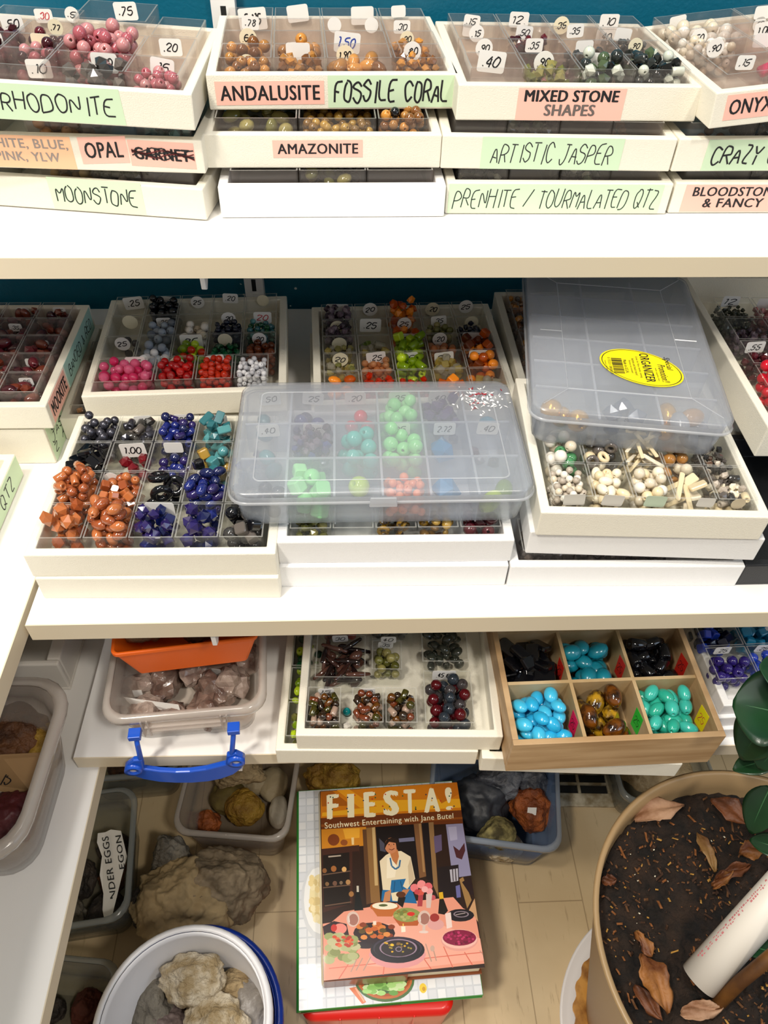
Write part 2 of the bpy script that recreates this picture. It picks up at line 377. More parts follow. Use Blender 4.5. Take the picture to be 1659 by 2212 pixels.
def sticker(box, w, d, h, txt, shp='s', col=None, u=.5, z=None, sz=1.0, side='back', ink=None):
    """a price sticker on the inside of the back wall (or front wall)"""
    sw, sh = (.0135, .0135) if shp == 'r' else ((.009, .009) if shp == 'd' else (.0165, .0115))
    sw *= sz; sh *= sz; cx = u * w + RND.uniform(-.002, .002); cz = (z if z is not None else h - sh * .5 + RND.uniform(-.001, .003)); a = RND.uniform(-.12, .12)
    y = d - .0016 if side == 'back' else -.0003
    n = 20 if shp in 'rd' else 16; P = []
    if shp in 'rd': P = [(sw / 2 * math.cos(2 * math.pi * i / n), sh / 2 * math.sin(2 * math.pi * i / n)) for i in range(n)]
    else: P = [(p.x, p.y) for p in rrect(sw, sh, .0022, 0, k=3)]
    ca, sa = math.cos(a), math.sin(a)
    f = lambda px, pz, l=0: Vector((cx + px * ca - pz * sa, y - l, cz + px * sa + pz * ca))
    s = MB().prism([f(*p) for p in P], (0, -.00025, 0)).build('price_sticker', col or (PAPER if shp == 's' else CREAM if RND.random() < .3 else PAPER), box)
    if txt:
        tw, th = sw * .62, sh * (.5 if shp == 's' else .36)
        q = [f(-tw / 2, -th / 2, .0004), f(tw / 2, -th / 2, .0004), f(tw / 2, th / 2, .0004), f(-tw / 2, th / 2, .0004)]
        hand_mesh(txt, q, .0008 * sz, RND.randrange(99), .25).build('writing', ink or INK, s)
    return s
# ------------------------------------------------------------------ beads
def gem(key, col, **k): 
    k.setdefault('rough', .12); k.setdefault('coat', .5); return mat(key, col, **k)
def glassy(key, col, op=.55, rough=.05): return clear(key, col, op, rough, col, 1.6)
BM = {}
def bead_mesh(shape, m):
    k = (shape, m.name)
    if k in BM: return BM[k]
    mb = MB(); rg = random.Random(hash(shape) % 1000 if False else sum(map(ord, shape)))
    hole = lambda pr: mb.lathe(pr, 14, 0, True, closed=True)
    if shape == 'round': hole([(.12 , -.47)] + [(.5 * math.cos(a), .5 * math.sin(a)) for a in [math.radians(-72 + 144 * i / 9) for i in range(10)]] + [(.12, .47)])
    elif shape == 'oval': hole([(.11, -.68)] + [(.48 * math.cos(a), .72 * math.sin(a)) for a in [math.radians(-70 + 140 * i / 9) for i in range(10)]] + [(.11, .68)])
    elif shape == 'tube': hole([(.16, -.55), (.34, -.56), (.4, -.5), (.4, .5), (.34, .56), (.16, .55)])
    elif shape == 'ring': hole([(.2 + .0, 0)] + [(.38 + .19 * -math.cos(a), .19 * math.sin(a)) for a in [math.radians(30 * i) for i in range(1, 12)]])
    elif shape == 'stick': mb.lathe([(.05, -1.2), (.17, -1.1), (.24, 0), (.17, 1.1), (.05, 1.2)], 10, cap0=True, cap1=True)
    elif shape == 'disc': mb.lathe([(.3, -.13), (.46, -.1), (.5, 0), (.46, .1), (.3, .13)], 16, cap0=True, cap1=True)
    elif shape == 'lentil': mb.lathe([(.04, -.3), (.3, -.25), (.48, -.1), (.5, 0), (.48, .1), (.3, .25), (.04, .3)], 16, cap0=True, cap1=True, sy=.78)
    elif shape == 'cube': mb.rings([rrect(.74, .74, .16, -.4), rrect(.86, .86, .2, -.32), rrect(.86, .86, .2, .32), rrect(.74, .74, .16, .4)], smooth=False)
    elif shape == 'slab': mb.rings([rrect(1.0, .6, .1, -.14), rrect(1.1, .7, .14, -.08), rrect(1.1, .7, .14, .08), rrect(1.0, .6, .1, .14)], smooth=False)
    elif shape == 'flat_stick': mb.rings([rrect(1.9, .3, .08, -.06), rrect(2.0, .34, .1, 0), rrect(1.9, .3, .08, .06)], smooth=False)
    else:  # nugget
        bm = bmesh.new(); bmesh.ops.create_icosphere(bm, subdivisions=1, radius=.5)
        for v in bm.verts: v.co = Vector((v.co.x * rg.uniform(.75, 1.15), v.co.y * rg.uniform(.7, 1.1), v.co.z * rg.uniform(.75, 1.2)))
        bm.verts.index_update(); mb.add([v.co for v in bm.verts], [[v.index for v in f.verts] for f in bm.faces]); bm.free()
    BM[k] = mb.mesh('bead_' + shape, [m]); return BM[k]
def pile(w, d, r, n, rg, zmax=1):
    P = []
    if w < 2 * r or d < 2 * r: r2 = min(w, d) / 2.02
    else: r2 = r
    for _ in range(n):
        best = None
        for _t in range(22):
            x, y = rg.uniform(r2, w - r2), rg.uniform(r2, d - r2); z = r
            for (a, b, c) in P:
                q = (a - x) ** 2 + (b - y) ** 2
                if q < 3.6 * r * r: z = max(z, c + math.sqrt(max(3.6 * r * r - q, 0)))
            if best is None or z < best[2]: best = (x, y, z)
        if best[2] + r > zmax: break
        P.append(best)
    return P
def fill(M, w, d, name, shapes, size, mats, n, label, group, seed=0, stuff=False, zmax=.06, squash=1, lvl=.017):
    """heap beads in a w x d box whose floor is at frame M up to height lvl: the top n are beads of their own, those buried below them one heap"""
    rg = random.Random(seed + int(w * 1e5)); mats = mats if isinstance(mats, (list, tuple)) else [mats]; shapes = shapes if isinstance(shapes, (list, tuple)) else [shapes]
    size *= .84; n = n if n < 6 else int(n * 1.25)
    r = size * .5 * squash
    vol = w * d * max(lvl, size * .9) * .62 / (4.19 * r ** 3)
    P = pile(w, d, r, max(1, int(vol)) if n > 5 else n, rg, zmax)
    P.sort(key=lambda p: -p[2])
    top, low = (P[:n], P[n:]) if not stuff else ([], P)
    if low:
        V = MB(); ms = list(dict.fromkeys(mats))
        for p in low:
            sh = rg.choice(shapes); me = bead_mesh(sh, ms[0]); i = rg.randrange(len(ms))
            T = M @ Matrix.Translation(p) @ Euler([rg.uniform(0, 6.3) for _ in '123']).to_matrix().to_4x4() @ Matrix.Scale(size * rg.uniform(.85, 1.05), 4)
            V.add([T @ v.co for v in me.vertices], [tuple(f.vertices) for f in me.polygons], i, sh not in ('nugget', 'cube', 'slab', 'flat_stick'))
        tag(V.build(name if stuff else 'bead_heap', ms), label if stuff else 'heap of ' + label.replace(' in the box', 's lying lowest in the box', 1), 'beads', None, 'stuff')
    flat = {'disc', 'lentil', 'slab', 'flat_stick'}
    for p in top:
        sh = rg.choice(shapes); o = bpy.data.objects.new(name, bead_mesh(sh, rg.choice(mats))); C.objects.link(o)
        e = [rg.uniform(-.5, .5), rg.uniform(-.5, .5), rg.uniform(0, 6.3)] if sh in flat else ([rg.uniform(1.2, 1.9), rg.uniform(-.3, .3), rg.uniform(0, 6.3)] if sh in ('oval', 'tube', 'stick') else [rg.uniform(0, 6.3) for _ in '123'])
        o.matrix_basis = M @ Matrix.Translation(p) @ Euler(e).to_matrix().to_4x4() @ Matrix.Scale(size * rg.uniform(.93, 1.07), 4)
        tag(o, label, 'bead', group)
ROWN = {1: ['front'], 2: ['front', 'rear'], 3: ['front', 'middle', 'rear'], 4: ['front', 'second', 'third', 'rear'], 5: ['front', 'second', 'middle', 'fourth', 'rear']}
COLN = {1: ['only'], 2: ['left', 'right'], 3: ['left', 'centre', 'right'], 4: ['leftmost', 'second', 'third', 'rightmost'], 5: ['leftmost', 'second', 'middle', 'fourth', 'rightmost']}
BOXH = .0345
def bead_box(t, x0, x1, y0, y1, where, content, stk=None, beads=None, z=.0034, h=BOXH, seed=0, m=None):
    """an open clear box standing in tray t (tray-local rectangle), its stickers and its beads"""
    g = .0005; w, d = x1 - x0 - 2 * g, y1 - y0 - 2 * g
    M = t.M @ Matrix.Translation((x0 + g, y0 + g, z))
    b = bpy.data.objects.new('bead_box', box_mesh(w, d, h, m)); C.objects.link(b); b.matrix_basis = M
    tag(b, ('clear box of %s, %s of the %s' % (content, where, t.nick)) if content else ('empty clear box, %s of the %s' % (where, t.nick)), 'bead box', 'clear bead boxes of the ' + t.nick)
    for s in ([stk] if isinstance(stk, tuple) else (stk or [])): sticker(b, w, d, h, *s[:1], **(s[1] if len(s) > 1 else {}))
    MI = M @ Matrix.Translation((.0014, .0014, .0014))
    for k, bd in enumerate([beads] if isinstance(beads, tuple) else (beads or [])):
        nm, shp, size, ms, n = bd[:5]; kw = bd[5] if len(bd) > 5 else {}
        kind = nm.replace('_', ' ')
        lab = ('%s in the box %s of the %s' % (kind, where, t.nick))
        fill(MI, w - .0028, d - .0028, nm, shp, size, ms, n, lab, '%s at the %s of the %s' % (kind + 's', where, t.nick), seed + 7 * k, **kw)
    return b
def grid(t, cols, rows, spec, m=None, inset=.0105, h=BOXH, seed=0, depth=None):
    """spec[(r, c)] = (content, stickers, beads[, dict])"""
    w = t.w - 2 * inset; d = (depth or t.d) - 2 * inset
    cs = cols if isinstance(cols, list) else [1] * cols; tot = sum(cs); X = [inset]
    for c in cs: X.append(X[-1] + w * c / tot)
    for r in range(rows):
        for c in range(len(cs)):
            sp = spec.get((r, c))
            if sp is None: continue
            ex = sp[3] if len(sp) > 3 else {}
            j = RND.uniform(-.0008, .0008)
            bead_box(t, X[c] + max(0, j), X[c + 1] + min(0, j), inset + d * r / rows, inset + d * (r + 1) / rows, '%s row %s' % (ROWN[rows][r], COLN[len(cs)][c]), sp[0], sp[1], sp[2],
                     seed=seed + r * 10 + c, m=ex.get('m', m), h=ex.get('h', h))
# ------------------------------------------------------------------ bead colours
rhod = [gem('rose_stone', '#b8606a', var=.3, vscale=90), gem('pale_rose_stone', '#cf8f90', var=.3, vscale=90)]
darkred = [gem('dark_red_stone', '#5a1620'), gem('maroon_stone', '#3c1018')]
grey = [gem('grey_stone', '#6e6660', var=.5, vscale=120), gem('dark_grey_stone', '#3a3836')]
amber = [gem('honey_stone', '#c98a3c'), gem('tan_stone', '#a8753a'), gem('brown_stone', '#7a4c22')]
olive = [gem('olive_stone', '#6a6a34'), gem('khaki_stone', '#8c854c')]
black = [gem('black_glass', '#0e0e12', rough=.06)]
hema = [gem('hematite', '#4a4a54', rough=.3, metal=.6)]
copper = [gem('copper_glaze', '#a4542c', rough=.16, coat=1, var=.25, vscale=60), gem('copper_glaze_light', '#b86a3a', rough=.14, coat=1)]
cobalt = [gem('cobalt_glaze', '#18246e', rough=.08, coat=1), gem('navy_glaze', '#141c4c', rough=.08, coat=1), gem('iris_glaze', '#281e58', rough=.08, coat=1)]
teal = [gem('teal_glaze', '#4c8c90', coat=1), gem('sea_glaze', '#2f6c74', coat=1)]
wine = [gem('wine_glaze', '#6a0e18', rough=.08, coat=1)]
pinkg = [glassy('pink_glass', '#f0387c', .72), glassy('rose_glass', '#f878a8', .68)]
redg = [glassy('red_glass', '#e01810', .75), glassy('deep_red_glass', '#c41010', .78)]
oredg = [glassy('orange_red_glass', '#e83c10', .75)]
silver = [gem('pearl_grey', '#b8b8be', rough=.15), gem('pearl_white', '#dcdce0', rough=.15)]
whiteb = [gem('white_stone', '#e8e2d8', rough=.25), gem('ivory_stone', '#dccfb8', rough=.25)]
limeg = [glassy('lime_glass', '#a8cc18', .65), gem('lime_bead', '#b4d020')]
greeng = [glassy('green_glass', '#107c44', .75), gem('forest_glass', '#0e4c30')]
brownga = [glassy('amber_brown_glass', '#9c4c20', .7)]
navyb = [gem('dark_navy_bead', '#161a30')]
orangeg = [glassy('orange_glass', '#ee7414', .75), gem('orange_bead', '#f08a20')]
peachg = [glassy('peach_glass', '#f0b880', .5), glassy('apricot_glass', '#e89858', .6)]
clearg = [glassy('yellow_clear_glass', '#efe08c', .35), glassy('clear_glass', '#e8e4d4', .3)]
plum = [gem('plum_chip', '#3c2a38'), gem('grey_plum_chip', '#6c5c68')]
bone = [gem('bone', '#efe4cc', rough=.35, coat=.1), gem('cream_bone', '#e4d2ac', rough=.35, coat=.1)]
speck = [gem('speckled_bone', '#e6dccb', rough=.4, col2='#5a3c28', vscale=160, coat=0)]
turq = [gem('turquoise_stone', '#28a8d8', rough=.25), gem('light_turquoise_stone', '#40b8e0', rough=.25)]
turqg = [gem('green_turquoise', '#2aa48c', rough=.2), gem('sea_green_turquoise', '#3cb4a4', rough=.2)]
tealb = [gem('dark_turquoise', '#127c90', rough=.25)]
tiger = [gem('tiger_eye', '#6c3c0c', rough=.08, col2='#1c0c04', vscale=2.2, coat=1), gem('gold_tiger_eye', '#b0861c', rough=.08, col2='#2c1806', vscale=2.6, coat=1)]
mixed = [gem('moss_stone', '#4c5c40'), gem('smoky_stone', '#2c302e'), gem('white_jade', '#ccd2c4'), gem('jet_stone', '#141614')]
goldb = [gem('gold_round', '#b08c3c', rough=.2), gem('dark_gold_round', '#7c5c28', rough=.2)]
cat_blue = [gem('blue_glass_bead', '#1c3cac', rough=.06), gem('violet_glass_bead', '#2a1c6c', rough=.06), gem('aqua_glass_bead', '#1c7ca4', rough=.06)]
crys = [glassy('clear_ruby_glass', '#8c1c28', .5), glassy('clear_grey_glass', '#8c8488', .28), glassy('clear_blue_glass', '#687888', .28)]
multi = [gem('dark_iris', '#2a1c10', rough=.06, coat=1), gem('amber_iris', '#5a3408', rough=.08, coat=1), gem('olive_iris', '#3c380c', rough=.08, coat=1), gem('rust_iris', '#6a3218', rough=.08, coat=1), gem('silver_lined', '#a08878', rough=.1)]
def stf(k): return {'stuff': True}
ST = {'stuff': True}
def s_(txt='', **k): return (txt, k)
# ================================================================== top shelf, left stack
t = tray_m('display_tray', frame((at(438, 409, z=.959).x - .21 * math.cos(.147), at(438, 409, z=.959).y + .21 * math.sin(.147), .931), -.147), .21, .19, .028, 'bottom tray of the left top stack, green label reading MOONSTONE', 'MOONSTONE tray')
label_on(t, front_q(t, .33, .735, .04, 1.06, .0, .0), GREENP, ['MOONSTONE'], True, pen=.0011, mg=(.06, .2), seed=3)
grid(t, [1, 1, 1, 1], 2, {(0, 1): ('dull gold stones', None, ('gold_stone_bead', 'round', .011, goldb, 8, ST)), (0, 2): ('grey chips', None, ('grey_stone_chip', 'nugget', .012, grey, 8, ST)), (0, 3): ('pale stones', [s_('ABPL')], None)}, m=SMOKE)
t = tray_m('display_tray', frame((at(435, 303, z=.997).x - .21 * math.cos(.056), at(435, 303, z=.997).y + .21 * math.sin(.056), .969), -.056), .21, .19, .028, 'middle tray of the left top stack with orange OPAL and crossed-out GARNET labels', 'OPAL tray')
label_on(t, front_q(t, .09, .47, .04, 1.0, .0, -.02), ORANGEP, ['WHITE, BLUE,', 'PINK, YLW'], False, FADED, mg=(.04, .1), bold=.022)
label_on(t, front_q(t, .5, .695, .2, .98, .0, .08), PINKP, ['OPAL'], mg=(.1, .2))
g = label_on(t, front_q(t, .7, .965, .2, .96, .0, -.06), PINKP, ['GARNET'], mg=(.07, .26), bold=.04)
q = sub(front_q(t, .7, .965, .2, .96, 0, -.06), .04, .99, .22, .82, .0007); mb = MB()
rg = random.Random(5)
for k in range(5):
    V = [bil(q, i / 12, .32 + .1 * k + .16 * math.sin(i * .8 + k) + rg.uniform(-.06, .06)) for i in range(13)]
    for a, b in zip(V, V[1:]):
        n = Vector((0, 0, .0005)); mb.add([a - n, b - n, b + n, a + n], [(0, 1, 2, 3)], k % 2)
mb.build('crossing_out', [INK, mat('dark_red_ink', '#5c1418', .6)], g)
grid(t, [1, 1, 1, 1], 2, {(0, 1): ('amber stones', None, ('amber_stone_bead', 'round', .013, amber, 7)), (0, 2): ('pale chips', None, None), (0, 3): ('teal stones', None, ('teal_stone_bead', 'nugget', .014, teal, 6))}, m=SMOKE)
t = tray_m('display_tray', frame((at(412, 203, z=1.035).x - .21, at(412, 203, z=1.035).y + .002, 1.007 + .21 * math.sin(.045)), -.01, 0, .045), .21, .192, .028, 'top tray of the left top stack, green label reading RHODONITE', 'RHODONITE tray')
label_on(t, front_q(t, .25, .735, .02, .98, -.01, .02), GREENP, ['RHODONITE'], True, pen=.0012, mg=(.06, .2), seed=4)
bx = lambda x0, x1, y0, y1, wh, *a, **k: bead_box(t, .0105 + x0 * .189, .0105 + x1 * .189, .0105 + y0 * .171, .0105 + y1 * .171, wh, *a, m=SMOKE, **k)
bx(0, .2, 0, .26, 'front row leftmost', 'dark red chips', [s_('.75')], ('dark_red_chip', 'nugget', .011, darkred, 10, ST))
bx(.2, .43, 0, .26, 'front row second', 'dark chips', [s_('.10', sz=1.25, z=.02, u=.6)], None)
bx(.43, .77, 0, .26, 'front row wide third', 'grey rhodonite chips', [s_('1.10', sz=1.3, u=.6)], ('grey_rhodonite_chip', 'nugget', .016, grey, 9))
bx(.77, 1, 0, .26, 'front row rightmost', 'rose chips', [s_('.15', sz=1.2)], ('rose_chip_bead', 'round', .011, rhod, 8))
bx(0, .2, .26, .5, 'second row leftmost', 'dark red chips', [s_('.50')], ('dark_red_chip', 'nugget', .011, darkred, 12, ST))
bx(.2, .43, .26, .5, 'second row second', 'wine stones', [s_('', col=CREAM)], ('wine_stone_bead', 'round', .012, darkred + rhod, 12, ST))
bx(.43, .77, .26, .6, 'second row wide third', 'round rose rhodonite beads', [s_('.65', sz=1.25, u=.55)], ('rose_rhodonite_bead', 'round', .0135, rhod, 30, {'lvl': 0.026}))
bx(.77, 1, .26, .6, 'second row rightmost', 'pale chips', [s_('.20', sz=1.2)], None)
bx(0, .2, .5, .75, 'third row leftmost', 'red stones', [s_('.50', sz=1.2)], ('dark_red_chip', 'nugget', .011, darkred, 8, ST))
bx(.2, .43, .5, .75, 'third row second', 'small stones', [s_('.77', shp='r')], ('wine_stone_bead', 'round', .012, darkred, 9, ST))
bx(.43, .77, .62, .98, 'rear row wide third', None, [s_('.75', sz=1.3)], None, z=.013)
bx(.0, .4, .76, 1, 'rear row left', 'pale chips', [s_('.30', col=PAPER, ink=INKR), s_('.5', shp='r', u=.85)], None)
bx(.78, 1, .62, .98, 'rear row right', None, None, None)
# ---- second stack
t = tray('display_tray', (470, 403), (965, 401), .959, 'plain unlabelled white tray at the bottom of the AMAZONITE stack', 'unlabelled tray', d=.19, m=TRAYW)
grid(t, 3, 2, {(0, 0): ('dark stones', None, None), (0, 1): ('black pebbles', None, ('black_pebble_bead', 'lentil', .017, black + olive, 8)), (0, 2): ('dark stones with yellow sticker', [('', dict(shp='d', col=YEL, z=.025, u=.6))], None)}, m=SMOKE)
t = tray('display_tray', (436, 290), (956, 291), .997, 'tray with pink label reading AMAZONITE', 'AMAZONITE tray', d=.19)
label_on(t, front_q(t, .287, .665, .32, .83, .0, .02), PINKP, ['AMAZONITE'], mg=(.05, .2))
grid(t, [1.5, 1.45, .95], 2, {(0, 0): ('olive pebbles', None, ('olive_pebble_bead', 'lentil', .02, olive, 7)), (0, 1): ('gold round beads', None, ('gold_round_bead', 'round', .0095, goldb, 30)), (0, 2): ('black and tan beads', None, ('black_round_bead', 'round', .011, black + amber, 14, {'lvl': 0.024}))}, m=SMOKE)
t = tray('display_tray', (444, 160), (992, 159), 1.035, 'top tray with pink ANDALUSITE and green FOSSILE CORAL labels', 'ANDALUSITE tray', d=.19)
label_on(t, front_q(t, .03, .46, .14, .8, 0, .02), PINKP, ['ANDALUSITE'], mg=(.04, .18))
label_on(t, front_q(t, .475, .985, .06, .96, 0, .0), GREENP, ['FOSSILE CORAL'], True, pen=.0017, mg=(.05, .12), seed=8)
grid(t, [1, 1, 1.25, 1], 4, {
    (0, 0): ('brown andalusite beads', [s_('3.50', shp='r', z=.02)], ('brown_andalusite_bead', 'round', .011, amber, 12)), (0, 1): ('tan chips', [s_('', sz=1.3)], ('tan_stone_chip', 'nugget', .011, amber, 8)),
    (0, 2): ('tan coral rounds', [s_('1.90', shp='r', sz=1.2, u=.3)], ('tan_coral_bead', 'oval', .014, amber, 7)), (0, 3): ('brown chips', [s_('.80', shp='r', sz=1.2)], ('brown_stone_chip', 'nugget', .01, amber, 10, ST)),
    (1, 0): ('amber rounds', [s_('.60', shp='r', sz=1.2)], ('amber_round_bead', 'round', .013, amber, 12)), (1, 1): ('honey rounds', [s_('', z=.02)], ('honey_round_bead', 'round', .014, amber, 8)),
    (1, 2): ('coral pieces', [s_('1.50', ink=INKB, sz=1.5, u=.4)], None), (1, 3): ('coral chips', [s_('.90', shp='r')], ('coral_chip', 'nugget', .012, amber, 6, ST)),
    (2, 0): ('grey chips', [s_('.78')], None), (2, 1): ('pale chips', None, None), (2, 2): ('pale coral', [s_('', shp='r', u=.2), s_('', shp='r', u=.85)], None), (2, 3): ('pale stones', [s_('.30')], None),
    (3, 0): ('pale stones', [s_('5.115', sz=1.7)], None), (3, 1): ('small stones', [s_('', sz=1.3)], None), (3, 2): ('small pale stones', [s_('', sz=1.4, u=.75)], None), (3, 3): ('tiny stones', [s_('', sz=.9)], None)}, m=SMOKE)
# ---- third stack
t = tray('display_tray', (967, 395), (1457, 397), .959, 'bottom tray with long green label reading PRENHITE / TOURMALATED QTZ', 'PRENHITE tray', d=.19)
label_on(t, front_q(t, .01, .96, .03, .97), GREENP, ['PRENHITE / TOURMALATED QTZ'], True, pen=.0009, mg=(.02, .12), seed=5, slant=.2)
grid(t, 4, 2, {(0, c): (n, [s_('', z=.028)], b) for c, n, b in ((0, 'green chips', ('green_stone_chip', 'nugget', .012, mixed, 7, ST)), (1, 'grey chips', None), (2, 'moss chips', ('moss_stone_chip', 'nugget', .012, mixed, 7, ST)), (3, 'dark chips', None))}, m=SMOKE)
t = tray('display_tray', (957, 292), (1466, 300), .997, 'middle tray with green label handwritten ARTISTIC JASPER', 'ARTISTIC JASPER tray', d=.19)
label_on(t, front_q(t, .17, .775, .02, .98), GREENP, ['ARTISTIC JASPER'], True, pen=.0009, mg=(.07, .14), seed=6, slant=.2)
grid(t, 4, 2, {(0, 0): ('jasper chips', [s_('')], None), (0, 1): ('dark jasper', [s_('')], ('jasper_chip', 'nugget', .012, mixed, 6, ST)), (0, 2): ('smoky jasper', [s_('')], None), (0, 3): ('brown jasper', [s_('', u=.6)], ('brown_jasper_bead', 'round', .012, amber, 4, ST))}, m=SMOKE)
t = tray('display_tray', (991, 182), (1523, 187), 1.035, 'top tray with pink label reading MIXED STONE SHAPES', 'MIXED STONE tray', d=.2)
label_on(t, front_q(t, .245, .685, .02, .92), PINKP, ['MIXED STONE', 'SHAPES'], ink=[INK, mat('half_faded_ink', '#6a605c', .7)], mg=(.06, .06), bold=.04)
tg = t; t.w -= 0
sp = {(0, 0): ('clear chips', [s_('.40', sz=1.5)], None), (0, 1): ('olive chips', [s_('.90', shp='r', sz=1.35)], ('olive_stone_bead', 'nugget', .012, olive, 9)),
      (0, 2): ('mixed jade and jet beads', [s_('', sz=1.5)], ('mixed_jade_bead', ['round', 'nugget'], .0135, mixed, 20, {'lvl': 0.022})), (0, 3): ('dark mixed stone beads', [s_('.15', sz=1.5)], ('dark_mixed_bead', ['nugget', 'tube', 'round'], .0115, mixed, 28, {'lvl': 0.024})),
      (1, 0): ('pale chips', [s_('.90', shp='r', sz=1.2)], None), (1, 1): ('pink chips', [s_('.35')], ('pink_stone_chip', 'nugget', .01, rhod, 5, ST)), (1, 2): ('grey chips', [s_('')], ('grey_mixed_chip', 'nugget', .011, grey, 6, ST)), (1, 3): ('dark chips', [s_('.90', shp='r')], ('dark_mixed_chip', 'nugget', .01, mixed, 6, ST)),
      (2, 0): ('small pale chips', [s_('.15', shp='r', sz=1.1)], None), (2, 1): ('wine chips', [s_('.50')], ('wine_stone_chip', 'nugget', .01, darkred, 6, ST)), (2, 2): ('smoky chips', [s_('.35')], None), (2, 3): ('small dark chips', [s_('')], ('small_dark_chip', 'nugget', .008, grey, 8, ST)),
      (3, 0): ('pale stones', [s_('.15'), s_('', z=.02)], None), (3, 1): ('small grey stones', [s_('12.', sz=1.2), s_('.60', z=.018, shp='r', u=.7)], None), (3, 2): ('tiny stones', [s_('.35', shp='r', sz=1.2)], None), (3, 3): ('clear stones', [s_('.10', sz=1.2), s_('.40', z=.016, sz=1.2)], None)}
grid(t, 4, 4, sp, m=SMOKE)
# ---- fourth stack
t = tray('display_tray', (1462, 395), (1659, 395), .959, 'bottom tray at the right edge, pink label reading BLOODSTONE & FANCY', 'BLOODSTONE tray', d=.19, w=.21)
label_on(t, front_q(t, .05, .52, .06, .94), PINKP, ['BLOODSTONE', '& FANCY'], mg=(.08, .08), bold=.025)
grid(t, 3, 2, {(0, 0): ('dark bloodstone', None, None), (0, 1): ('black chips', None, ('bloodstone_chip', 'nugget', .012, black, 8, ST))}, m=SMOKE)
t = tray('display_tray', (1470, 300), (1659, 294), .997, 'middle tray at the right edge, green label handwritten CRAZY', 'CRAZY tray', d=.19, w=.21, rz=.03)
label_on(t, front_q(t, .13, .62, .03, .97), GREENP, ['CRAZY LACE'], True, pen=.0016, mg=(.07, .16), seed=2)
grid(t, 3, 2, {(0, 0): ('brown agate', None, ('brown_agate_bead', 'round', .012, amber, 5, ST)), (0, 1): ('black agate', None, ('black_agate_chip', 'nugget', .012, black, 6, ST))}, m=SMOKE)
t = tray('display_tray', (1522, 212), (1659, 192), 1.035, 'top tray at the right edge, pink label reading ONYX', 'ONYX tray', d=.2, w=.21, rz=.05)
t.M = t.M @ Matrix.Translation((.012, 0, .004)) @ Euler((0, -.1, 0)).to_matrix().to_4x4(); t.o.matrix_basis = t.M
label_on(t, front_q(t, .05, .26, .2, .9, 0, .0), PINKP, ['ONYX'], mg=(.08, .2))
bo = lambda x0, x1, y0, y1, wh, *a, **k: bead_box(t, .0105 + x0 * .189, .0105 + x1 * .189, .0105 + y0 * .181, .0105 + y1 * .181, wh, *a, m=SMOKE, **k)
bo(0, .3, 0, .25, 'front row leftmost', 'grey chips', [s_('.15', u=.6)], None)
bo(.3, .65, 0, .25, 'front row second', 'purple chips', [s_('.60', sz=1.4, u=.6)], ('plum_stone_chip', 'nugget', .012, plum, 9))
bo(0, .3, .25, .5, 'second row leftmost', 'white chips', [s_('.90', shp='r', sz=1.2)], None)
bo(.3, .65, .25, .5, 'second row second', 'magenta stones', [s_('', u=.2)], ('magenta_stone_bead', 'slab', .02, gem('magenta_stone', '#d8206a'), 4))
bo(0, .3, .5, .72, 'third row leftmost', 'white onyx chips', [s_('.50', shp='r', sz=1.2)], ('white_onyx_chip', 'round', .01, whiteb, 12))
bo(.3, .65, .5, .72, 'third row second', 'pale chips', [s_('1.00', sz=1.3)], None)
bo(0, .42, .72, 1, 'rear row leftmost', 'round white onyx beads', [s_('', u=.3)], ('white_onyx_bead', 'round', .0145, whiteb, 34, {'zmax': .06}))
bo(.42, .75, .72, 1, 'rear row second', 'pale onyx', [s_(''), s_('.50', shp='r', z=.018)], None)
# ================================================================== middle shelf, left corner
MX = at(100, 875, z=.77)
t = tray_m('display_tray', frame((MX.x - .21, MX.y - .002, .7415), 0), .21, .19, .0285, 'tray of dark red stones whose right side reads MOOKITE', 'MOOKITE tray')
label_on(t, side_q(t, .04, .34, .05, .95), PINKP, ['MOOKITE'], mg=(.06, .2), bold=.04)
label_on(t, side_q(t, .36, .97, .02, 1.0), mat('blue_green_label_paper', '#a8cfc4', .6), ['BANDED & RED'], True, pen=.0012, mg=(.08, .25), seed=9)
sp = {}
for r in range(5):
    for c in range(0, 5):
        cont = ['dark red mookite', 'maroon mookite', 'brown mookite', 'rust mookite', 'wine mookite'][r]
        sp[(r, c)] = (cont, [s_('.35', shp='s', sz=.85, z=.024, u=.4)] if (r * 3 + c) % 4 != 1 else None, (cont.split()[0] + '_mookite_bead', ['nugget', 'oval'], .013, darkred + [gem('rust_stone', '#6a2c1c')], 7 if (r, c) in ((2, 3), (3, 3), (1, 3)) else 6, {} if c >= 3 and r < 4 else ST))
grid(t, 5, 5, sp, m=SMOKE)
t = tray_m('display_tray', frame((MX.x - .21 - .012, MX.y + .0, .6925), 0), .21, .19, .0465, 'deep tray below the MOOKITE tray with green side label', 'deep tray below MOOKITE', )
label_on(t, side_q(t, .02, .28, .0, .98), GREENP, ['CO', 'JAS', 'Z A'], True, pen=.0012, mg=(.12, .1), seed=12)
A = at(0, 1122, z=.6925)
t = tray_m('display_tray', frame((A.x - .205, A.y - .1, .6925), .0), .21, .165, .0285, 'cream tray on the left side shelf, green side label reading QTZ', 'QTZ tray')
label_on(t, side_q(t, .48, .99, .04, .96), GREENP, ['QTZ'], True, pen=.0014, mg=(.3, .2), seed=13)
